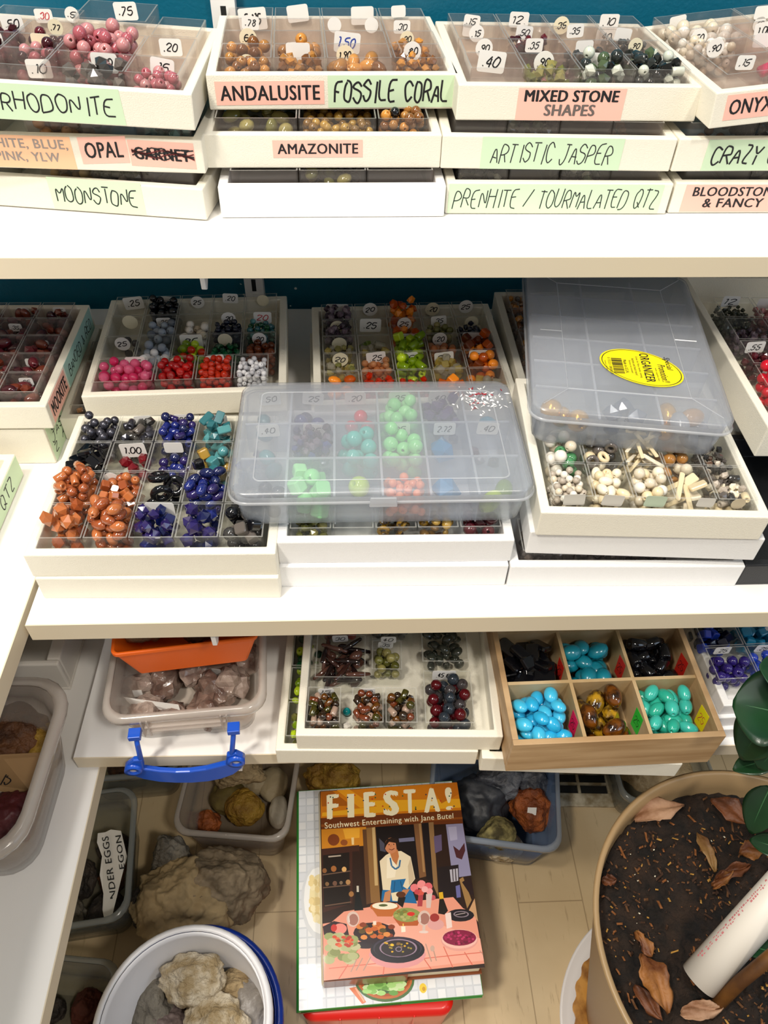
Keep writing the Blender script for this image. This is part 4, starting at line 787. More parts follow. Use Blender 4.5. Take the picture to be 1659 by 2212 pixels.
# ================================================================== lowest shelf
ZL = .483
t = tray('display_tray', (595, 1621), (1034, 1624), .513, 'lower cream tray with lime beads showing along its left side', 'tray under the brown beads', d=.19)
for r in range(4):
    bead_box(t, .0095, .05, .0105 + r * .042, .0105 + r * .042 + .041, '%s row leftmost' % ROWN[4][r], ['dark olive beads', 'lime beads', 'green beads', 'leaf-green beads'][r], None, (['dark_olive_bead', 'bright_lime_bead', 'green_lime_bead', 'leaf_green_bead'][r], ['nugget', 'lentil', 'round', 'round'][r], .012, [olive + limeg, limeg, limeg + greeng, greeng][r], 9), seed=r)
t = tray('display_tray', (639, 1589), (1088, 1592), .5415, 'cream tray of brown, olive and clear-red beads under the middle shelf', 'brown bead tray', d=.19)
bb = lambda x0, x1, y0, y1, wh, *a, **k: bead_box(t, .0095 + x0 * .19, .0095 + x1 * .19, .0095 + y0 * .171, .0095 + y1 * .171, wh, *a, **k)
bb(.0, .185, 0, .24, 'front row leftmost', 'amber and iris beads', [s_('15', sz=1.0)], ('amber_iris_bead', ['round', 'tube'], .0095, multi, 26, {'lvl': .022}), seed=1)
bb(.24, .415, 0, .24, 'front row second', 'rust and olive beads', [s_('20', sz=1.0)], ('rust_iris_bead', ['round', 'tube'], .0095, multi, 26, {'lvl': .022}), seed=2)
bb(.42, .595, 0, .24, 'front row third', 'brown and silver beads', None, ('brown_iris_bead', ['round', 'nugget', 'tube'], .0105, multi, 22, {'lvl': .022}), seed=3)
bb(.63, .9, 0, .36, 'front row wide rightmost', 'clear and ruby rounds', [s_('.45 ea', sz=1.5, u=.45)], ('clear_ruby_bead', 'round', .0145, crys, 22, {'lvl': .02}), seed=4)
bb(.03, .315, .3, .62, 'second row leftmost', 'long brown glass beads', [s_('30', sz=1.05)], ('long_brown_bead', ['stick', 'stick', 'oval'], .0145, [gem('brown_glass', '#341a14', rough=.06), gem('bronze_glass', '#58382e', rough=.1), gem('black_brown_glass', '#1c1010', rough=.05)], 18, {'lvl': .018}), seed=5)
bb(.345, .52, .36, .58, 'second row second', 'olive glass rounds', [s_('.35', sz=1.0), s_('40', sz=1.0, z=.038)], ('olive_round_bead', 'round', .0115, [glassy('olive_glass', '#7c7c30', .7)] + olive, 16, {'lvl': .018}), seed=6)
bb(.63, .9, .42, .8, 'second row wide rightmost', 'dark grey-green discs', None, ('dark_green_disc', 'lentil', .016, [gem('dark_disc', '#30342c')], 12), seed=7)
bb(.03, .3, .66, .98, 'rear row leftmost', 'red amber rounds', None, ('red_amber_bead', 'round', .0125, brownga + oredg, 14), seed=8)
bb(.33, .6, .66, .98, 'rear row second', 'black rounds', None, ('black_bead', 'round', .0125, black, 9, ST), seed=9)
iv = t.M
def loose(nm, shp, u, v, sz, m_, lab):
    o = link(nm, bead_mesh(shp, m_)); o.matrix_basis = t.M @ Matrix.Translation((.0095 + u * .19, .0095 + v * .171, .003 + sz / 2)) @ Matrix.Scale(sz, 4); tag(o, lab, 'bead')
loose('turquoise_bead', 'round', .212, .17, .009, gem('blue_green_bead', '#089aa0'), 'single loose turquoise bead in the gap between brown bead boxes')
loose('white_stone_bead', 'nugget', .213, .07, .009, whiteb[0], 'single loose white bead in the gap between brown bead boxes')
# wooden compartment box
PINE = mat('pine_wood', '#c2a27a', .5, col2='#a8865e', vscale=14, bump=.1, bscale=120)
nt = PINE.node_tree; n = [x for x in nt.nodes if x.type == 'TEX_NOISE'][0]; tc = [x for x in nt.nodes if x.type == 'TEX_COORD'][0]; mp = nt.nodes.new('ShaderNodeMapping'); mp.inputs['Scale'].default_value = (.5, 2, 6); nt.links.new(tc.outputs['Object'], mp.inputs[0]); nt.links.new(mp.outputs[0], n.inputs['Vector'])
PINEL = mat('pale_birch', '#c6ae88', .5, col2='#b0946a', vscale=20)
t2 = tray('display_tray', (1042, 1638), (1476, 1651), .513, 'cream tray lying under the wooden compartment box', 'tray under the wooden box', d=.19)
WA, WB = at(1110, 1610, z=.57), at(1570, 1590, z=.57); wa = math.atan2(WB.y - WA.y, WB.x - WA.x); ww = (WB - WA).length; wd = .2; whh = .0555
WM = frame((WA.x, WA.y, .57 - whh), wa)
wb = empty('compartment_box', WM); tag(wb, 'pale wooden box with nine compartments of stone beads', 'box')
T = .006
m = MB().box(0, ww, 0, T, 0, whh); m.build('front_panel', PINE, wb, .0006)
MB().box(0, ww, wd - T, wd, 0, whh).build('back_panel', PINE, wb, .0006)
for x in (0, ww - T): MB().box(x, x + T, T, wd - T, 0, whh).build('side_panel', PINE, wb, .0006)
MB().box(T, ww - T, T, wd - T, .001, .006).build('bottom_panel', PINEL, wb)
cw, cd = (ww - 2 * T) / 3, (wd - 2 * T) / 3
for i in (1, 2): MB().box(T + cw * i - .0018, T + cw * i + .0018, T, wd - T, .006, whh - .003).build('divider', PINEL, wb)
for i in (1, 2): MB().box(T, ww - T, T + cd * i - .0018, T + cd * i + .0018, .006, whh - .0028).build('divider', PINEL, wb)
cc = {(0, 0): ('light_turquoise_bead', 'lentil', .018, turq, 24, 'light turquoise oval stones'), (0, 1): ('tiger_eye_bead', ['oval', 'nugget'], .0185, tiger, 14, 'tiger eye beads'), (0, 2): ('green_turquoise_bead', 'oval', .0135, turqg, 20, 'green turquoise ovals'),
      (1, 0): ('black_slab_bead', 'slab', .02, black, 18, 'black slab beads'), (1, 1): ('dark_turquoise_bead', 'lentil', .022, tealb, 14, 'dark turquoise ovals'), (1, 2): ('black_tube_bead', 'tube', .016, black, 18, 'black tube beads'),
      (2, 0): ('cream_round_bead', 'round', .021, bone, 9, 'cream rounds'), (2, 1): ('dark_jade_bead', 'nugget', .02, [gem('dark_jade', '#1c3c38')], 8, 'dark jade'), (2, 2): ('dark_wood_bead', 'nugget', .02, black, 6, 'dark beads')}
TAGC = [mat('hot_pink_tag', '#f01858', .4), mat('green_tag', '#20c83c', .4), YEL, mat('red_tag', '#e02a20', .4)]
for (r, c), (nm, sh, sz, ms, n, ph) in cc.items():
    fill(WM @ Matrix.Translation((T + cw * c + .003, T + cd * r + .003, .0065)), cw - .012, cd - .006, nm, sh, sz / .84, ms, n, '%s in the %s %s compartment of the wooden box' % (nm.replace('_', ' '), ROWN[3][r], COLN[3][c]), nm.replace('_', ' ') + 's in the wooden box', seed=r * 3 + c, lvl=.026 if r < 2 else .02, squash=.72 if sh in ('lentil', 'slab') else 1, zmax=.05)
    if r < 2:
        x = T + cw * (c + 1) - (.0019 if c < 2 else .0001); k = (c if r == 0 else 3)
        q = [Vector((x, T + cd * r + .015, .022)), Vector((x, T + cd * r + .032, .016)), Vector((x, T + cd * r + .035, .044)), Vector((x, T + cd * r + .018, .049))]
        g = sheet('price_tag', [q[1], q[0], q[3], q[2]], TAGC[k], wb)
        hand_mesh('25', sub([q[1], q[0], q[3], q[2]], .2, .8, .3, .7, .0004), .0007, 3).build('writing', INKR if k == 2 else INK, g)
# white trays and blue beads to the right
for i in range(3):
    tt_ = tray_m('display_tray', frame((.386 + .002 * i, .378 + .004 * i, ZL + .0002 + i * .0187), .03), .21, .19, .0185, ['lowest', 'middle', 'topmost'][i] + ' of three shallow white trays under the blue bead boxes', 'blue bead tray', m=TRAYW)
B0 = at(1547, 1490, z=.54); t = tt_
t = Tray(); t.nick = 'blue bead tray'; t.M = frame((B0.x - .002, B0.y, .54), .03); t.M = frame((B0.x - .004, B0.y + .0, ZL + .0187 * 3 - .015), .03)
for r in range(3):
    for c in range(2):
        bead_box(t, c * .046, c * .046 + .0455, r * .041, r * .041 + .0405, '%s row %s' % (ROWN[3][r], COLN[2][c]), [['violet glass beads', 'cobalt glass beads'], ['navy glass cubes', 'blue glass beads'], ['aqua glass beads', 'pale aqua beads']][r][c], [s_('.25', sz=1.1, z=.03)],
                 ([['violet_glass_bead', 'cobalt_glass_bead'], ['navy_cube_bead', 'sky_blue_bead'], ['aqua_glass_bead', 'pale_aqua_bead']][r][c], ['round', 'cube', 'round'][r], .0135, [[cat_blue[1]], [cat_blue[0]], [cat_blue[0], navyb[0]], [cat_blue[2]], [cat_blue[2]], [cat_blue[2]]][r * 2 + c], 10, {'lvl': .018}), seed=r * 2 + c, z=.001)
# ---- clear box with the blue handle
RIMP = clear('milky_plastic', '#faf7f4', .2, .16, '#ece4dc', .9)
RIMT = clear('milky_rim', '#f8f4f0', .42, .16, '#f0eae4', 1)
def clear_bin(name, M, w, d, h, label, r=.02, taper=.012, rimw=.009, body=None, rim=None, th=.0016, cat='plastic bin', foot=.004):
    """an open-topped tub; frame M sits at the middle of its base"""
    t = empty(name, M); b = taper
    R = [rrect(w - 2 * b - .012, d - 2 * b - .012, r, 0), rrect(w - 2 * b, d - 2 * b, r, .006), rrect(w, d, r + .004, h - .003), rrect(w - 2 * th, d - 2 * th, r + .003, h - .003), rrect(w - 2 * b - 2 * th, d - 2 * b - 2 * th, r, .007), rrect(w - 2 * b - .014, d - 2 * b - .014, r, th)]
    MB().rings(R).build('tub', body or RIMP, t)
    q = rimw
    R = [rrect(w - 2 * th, d - 2 * th, r + .003, h - .003), rrect(w - .002, d - .002, r + .004, h), rrect(w + 2 * q - .004, d + 2 * q - .004, r + q, h), rrect(w + 2 * q, d + 2 * q, r + q, h - .0035), rrect(w + 2 * q, d + 2 * q, r + q, h - .0095), rrect(w + 2 * q - .0026, d + 2 * q - .0026, r + q, h - .0095), rrect(w + 2 * q - .003, d + 2 * q - .003, r + q, h - .004), rrect(w, d, r + .004, h - .0035)]
    MB().rings(R, closed=True).build('rim', rim or RIMT, t)
    tag(t, label, cat)
    return t
def rockmesh(name, sx, sy, sz, seed, mats, rough=.22, sub_=4, facet=0, fn=1.0):
    bm = bmesh.new(); bmesh.ops.create_icosphere(bm, subdivisions=sub_ + 1, radius=.5); off = Vector((seed * 3.7, seed * 1.9, seed * 5.3)); rg = random.Random(seed)
    cuts = [(Vector((rg.gauss(0, 1), rg.gauss(0, 1), rg.gauss(0, 1))).normalized(), rg.uniform(.62, .85)) for _ in range(int(3 + 9 * facet))]
    if not facet: cuts = cuts[:2]
    for v in bm.verts:
        p = v.co.normalized(); k = 1.0
        for n_, d_ in cuts:
            q = p.dot(n_)
            if q > .05: k = min(k, d_ / q + .04)
        k *= 1 + rough * 1.2 * noise.noise(p * 1.3 * fn + off) + rough * .7 * noise.noise(p * 3.1 * fn + off) + rough * .3 * noise.noise(p * 7 + off) + rough * .22 * abs(noise.noise(p * 14 + off)) + rough * .12 * noise.noise(p * 28 + off)
        v.co = Vector((p.x * sx * k, p.y * sy * k, p.z * sz * k)) * .54
    me = bpy.data.meshes.new(name); bm.to_mesh(me); bm.free()
    for m_ in (mats if isinstance(mats, list) else [mats]): me.materials.append(m_)
    me.polygons.foreach_set('use_smooth', [sub_ > 2] * len(me.polygons)); me.update()
    return me
def rock(name, loc, size, seed, m_, label, rz=0, group=None, cat='rock', rx=0, **k):
    o = link(name, rockmesh(name, *size, seed, m_, **k)); zmin = min(v.co.z for v in o.data.vertices)
    o.matrix_basis = frame((loc[0], loc[1], loc[2] - zmin * (1 if not rx else .9)), rz, rx); tag(o, label, cat, group); return o
TAN = mat('tan_rock', '#b8a27c', .85, col2='#8c7654', vscale=30, bump=1, bscale=98)
GREYR = mat('grey_rock', '#8a8478', .85, col2='#5e584e', vscale=26, bump=1, bscale=112)
DARKR = mat('dark_rock', '#463c34', .7, col2='#241e1a', vscale=30, bump=1, bscale=112)
BROWNR = mat('brown_rock', '#6c4426', .6, col2='#3a2012', vscale=40, bump=1, bscale=125)
QZ = mat('smoky_quartz', '#8a7468', .22, col2='#5c463e', vscale=40, bump=.9, bscale=120, coat=.4)
QZL = mat('pale_quartz', '#b4a296', .2, col2='#8a766c', vscale=40, bump=.9, bscale=120, coat=.4)
PALE = mat('pale_crystal_rock', '#cfc4ae', .6, col2='#a08c68', vscale=50, bump=1, bscale=140)
YELR = mat('yellow_rock', '#b48f34', .6, col2='#8a6420', vscale=40, bump=1, bscale=140)
ORR = mat('orange_rock', '#b8642c', .6, col2='#7a3c18', vscale=40, bump=1, bscale=125)
SILV = mat('bluegrey_rock', '#6c7078', .5, col2='#3c3e46', vscale=24, bump=1, bscale=84)
SA, SB = at(212, 1560, z=.56), at(575, 1530, z=.56); sa_ = math.atan2(SB.y - SA.y, SB.x - SA.x); sw = (SB - SA).length
SM = frame((SA.x + math.cos(sa_) * sw / 2 - math.sin(sa_) * .1, SA.y + math.sin(sa_) * sw / 2 + math.cos(sa_) * .1, ZL + .0002), sa_)
sb = clear_bin('storage_box', SM, sw - .012, .19, .077, 'clear plastic box of quartz with a blue carrying handle', r=.016, rimw=.006)
m = MB()
for x in (-.042, -.036, .036, .042): m.box(x - .0008, x + .0008, -.1025, -.0955, .045, .073)
m.box(-.04, .04, -.1025, -.0955, .06, .0615).box(-.036, .036, -.1022, -.0955, .052, .0535).build('handle_rib', RIMT, sb)
BLUE = mat('blue_handle_plastic', '#1450c0', .3, coat=.2)
hp = lambda px, py: at(px, py, y=SA.y - .012)
IS = SM.inverted()
P = [(274, 1666), (276, 1652), (288, 1644), (308, 1642), (312, 1662), (345, 1667), (380, 1669), (410, 1668), (445, 1663), (488, 1652), (490, 1634), (510, 1628), (525, 1635), (529, 1646), (524, 1660), (505, 1674), (480, 1683), (450, 1689), (415, 1692), (380, 1692), (345, 1690), (310, 1684), (290, 1677)]
hd = empty('handle', Matrix.Identity(4)); hd.parent = sb
loc = lambda px, py: IS @ hp(px, py)
mb = MB(); pts = [loc(*p) for p in P]; mb.prism(pts, (0, .006, 0)); mb.build('grip', BLUE, hd, .0016)
for (e0, e1, tp, ey) in (((306, 1655), (296, 1612), (290, 1602), (289, 1661)), ((500, 1645), (504, 1600), (505, 1589), (511, 1643))):
    mb = MB(); mb.tube([loc(*e0) + Vector((0, .003, 0)), loc(*e1) + Vector((0, .003, 0)), loc(*tp) + Vector((0, .012, 0))], [.003, .0028, .0026], 8)
    c = loc(*tp); mb.box(c.x - .006, c.x + .006, c.y + .002, c.y + .013, c.z - .003, c.z + .004); mb.build('arm', BLUE, hd, .0006)
    c = loc(*ey); mb = MB(); R = []
    for i in range(20):
        a = 2 * math.pi * i / 20; R.append([c + Vector((math.cos(a) * r_, dy, math.sin(a) * r_)) for r_, dy in ((.0045, -.0035), (.009, -.0035), (.009, .006), (.0045, .006))])
    mb.rings(R, closed=True).build('eyelet', BLUE, hd)
    MB().prism([c + Vector((math.cos(2 * math.pi * i / 16) * .0043, -.0012, math.sin(2 * math.pi * i / 16) * .0043)) for i in range(16)], (0, .002, 0)).build('eyelet_hole', mat('handle_hole', '#d8d0c4', .6), hd)
for i, (px, py, s, mm, lb) in enumerate(((305, 1478, .036, QZL, 'pale quartz chunk with a white sticker at the left of the blue-handled box'), (350, 1478, .045, QZ, 'pinkish quartz chunk behind the paper slip in the blue-handled box'), (420, 1455, .04, QZL, 'grey quartz chunk below the orange bin'), (462, 1490, .046, QZ, 'dark quartz chunk with sticker in the blue-handled box'), (500, 1475, .046, QZL, 'sparkling quartz chunk at the right of the blue-handled box'), (535, 1420, .036, QZL, 'quartz chunk beside the orange bin\'s right end'), (315, 1535, .042, QZL, 'pale quartz chunk in front of the paper slip'), (370, 1538, .036, QZ, 'brown quartz chunk at the front of the blue-handled box'), (445, 1532, .046, QZ, 'wide brown quartz chunk along the front of the blue-handled box'))):
    p = at(px, py, z=ZL + .022); r_ = rock('quartz_chunk', (p.x, p.y, ZL + .002), (s, s * .85, s * .8), i + 3, mm, lb, rz=i, group='quartz chunks in the blue-handled box', cat='stone', facet=1, rough=.3, sub_=2)
    if i in (0, 3):
        q = Vector((0, -s * .4, s * .18)); sheet('price_sticker', [q + Vector((-.005, 0, -.006)), q + Vector((.005, 0, -.006)), q + Vector((.005, .001, .006)), q + Vector((-.005, .001, .006))], PAPER, r_)
q = [at(268, 1510, z=.52), at(378, 1525, z=.515), at(388, 1537, z=.51), at(283, 1518, z=.513)]
pp = sheet('paper_slip', [at(283, 1522, z=.508), at(392, 1540, z=.504), at(386, 1522, z=.517), at(268, 1506, z=.525)], PAPER, None); tag(pp, 'torn white paper slip among the quartz in the blue-handled box', 'paper')
# orange bin
ORANGE = mat('orange_plastic', '#fa6c10', .45, coat=.05)
a3, b3 = at(238, 1416, z=.615), at(558, 1378, z=.615); ang = math.atan2(b3.y - a3.y, b3.x - a3.x); ow = (b3 - a3).length
OMx = frame((a3.x + math.cos(ang) * ow / 2 - math.sin(ang) * .085, a3.y + math.sin(ang) * ow / 2 + math.cos(ang) * .085, .5605), ang)
ob = empty('parts_bin', OMx); h = .0545
R = [rrect(ow - .03, .148, .005, 0), rrect(ow - .004, .166, .006, h - .006), rrect(ow, .17, .007, h - .005), rrect(ow, .17, .007, h), rrect(ow - .006, .164, .005, h), rrect(ow - .034, .144, .004, .002)]
MB().rings(R, smooth=False).build('tub', ORANGE, ob, .001)
tag(ob, 'orange plastic bin of tan stones on top of the quartz box', 'bin')
for i, (u, v, s) in enumerate(((-.042, -.03, .058), (.012, -.038, .05), (-.005, .03, .05), (.045, .03, .042))):
    p = OMx @ Vector((u, v, .012)); rock('tan_stone', p, (s, s * .8, s * .75), 20 + i, [TAN, BROWNR, PALE, GREYR][i], ['tan stone at the left of the orange bin', 'brown stone at the front of the orange bin', 'pale stone at the rear of the orange bin', 'grey stone at the right of the orange bin'][i], rz=i, cat='stone')
# ================================================================== left side shelf
ZS = .455
LC = at(150, 1500, z=.565); LM = frame((LC.x - .105, LC.y - .068, ZS + .0002), -.03)
lb = clear_bin('storage_bin', LM, .19, .165, .112, 'big clear bin of rocks and cards on the left side shelf', r=.03, taper=.016, rimw=.009)
for i, (px, py, s, mm, lbl) in enumerate(((30, 1590, .06, BROWNR, 'brown rock at the right of the big clear bin'), (70, 1600, .045, YELR, 'ochre rock by the right wall of the big clear bin'), (20, 1760, .05, mat('maroon_rock', '#4c141c', .5, bump=.5), 'maroon rock at the front of the big clear bin'))):
    p = at(px, py, z=ZS + .03); rock('rough_rock', (p.x, p.y, ZS + .003), (s, s, s * .8), 30 + i, mm, lbl, cat='rock')
q = [at(-40, 1700, z=.50), at(70, 1715, z=.475), at(95, 1625, z=.515), at(0, 1630, z=.545)]
cd_ = sheet('cardboard_piece', q, mat('brown_card', '#a08058', .7), None, .002); tag(cd_, 'folded brown card with black letters in the big clear bin', 'card')
hand_mesh('IS', sub(q, .32, .5, .2, .5, .003), .0013, 2).build('writing', INK, cd_)
# white partitioned box behind the bin
wx = at(15, 1460, z=ZS + .05); p0 = at(150, 1495, z=ZS + .005)
t = empty('partition_box', frame((p0.x - .27, p0.y + .005, ZS + .0002))); m = MB()
FOAM = mat('white_foam_box', '#e4dfd6', .6)
m.box(0, .27, 0, .2, 0, .006).box(0, .27, 0, .007, .006, .055).box(0, .27, .193, .2, .006, .055).box(0, .007, .007, .193, .006, .055).box(.255, .27, .007, .193, .006, .055).build('tub', FOAM, t, .002)
MB().box(.195, .203, .007, .193, .006, .052).build('divider', FOAM, t, .001)
tag(t, 'white partitioned box of dark stones behind the big clear bin', 'box')
for i in range(4):
    p = t.matrix_basis @ Vector((.08 + .04 * (i % 3), .03 + .045 * (i // 2), .008)); rock('dark_stone', p, (.055, .05, .045), 40 + i, DARKR, ['dark stone at the left front of the white partitioned box', 'dark stone at the front of the white partitioned box', 'dark stone at the right rear of the white partitioned box', 'dark stone at the back of the white partitioned box'][i], rz=i, cat='stone', facet=.6, sub_=2)

for _m in (TAN, GREYR, DARKR, BROWNR, PALE, YELR, ORR, SILV):
    [n for n in _m.node_tree.nodes if n.type == 'BUMP'][0].inputs['Distance'].default_value = .006
# ================================================================== floor: cookbooks on a red box
PRINT = bpy.data.materials.new('printed_cover'); PRINT.use_nodes = True
_b = PRINT.node_tree.nodes['Principled BSDF']; _a = PRINT.node_tree.nodes.new('ShaderNodeVertexColor'); _a.layer_name = 'Print'
PRINT.node_tree.links.new(_a.outputs['Color'], _b.inputs['Base Color']); _b.inputs['Roughness'].default_value = .3; _b.inputs['Coat Weight'].default_value = .3
def print_art(name, polys, w, d, parent, z, lift=1.4e-5, step0=0):
    """flat printed picture: polys = [(hex, [(u, v) in 0..1])], each printed over the one before"""
    V, F, K = [], [], []
    for k, (c, P) in enumerate(polys):
        o = len(V); V += [(min(max(u, 0), 1) * w, min(max(v, 0), 1) * d, z + lift * (k + step0)) for u, v in P]; F.append(list(range(o, o + len(P)))); K += [(*lin(c), 1)] * len(P)
    me = bpy.data.meshes.new(name); me.from_pydata(V, [], F); me.materials.append(PRINT)
    ca = me.color_attributes.new('Print', 'FLOAT_COLOR', 'CORNER')
    ca.data.foreach_set('color', [x for c in K for x in c]); me.update()
    return link(name, me, parent)
def unpack(s): return [(a.split(':')[0], [tuple(int(x) / 1000 for x in p.split()) for p in a.split(':')[1].split(',')]) for a in s.split(';')]
PAGES = mat('page_block_paper', '#efe4c4', .8, bump=.3, bscale=400)
def book(name, bl, br, tl, ztop, th, cover_m, label, spine_m=None):
    A, B, T_ = at(*bl, z=ztop), at(*br, z=ztop), at(*tl, z=ztop)
    rz = math.atan2(B.y - A.y, B.x - A.x); w = (B - A).length; d = (T_ - A).length
    t = empty(name, frame((A.x, A.y, ztop - th), rz)); c = .0025
    MB().box(0, w, 0, d, th - c, th).build('front_cover', cover_m, t, .0006)
    MB().box(0, w, 0, d, 0, c).build('back_cover', cover_m, t, .0006)
    MB().rings([[Vector((x, y, z)) for x, z in ((.003, c), (-.001, c * .8), (-.0028, th * .3), (-.0028, th * .7), (-.001, th - c * .8), (.003, th - c))] for y in (0, d)], smooth=True).build('spine', spine_m or cover_m, t)
    MB().box(.003, w - .004, .0035, d - .0035, c, th - c).build('page_block', PAGES, t)
    tag(t, label, 'book'); return t, w, d
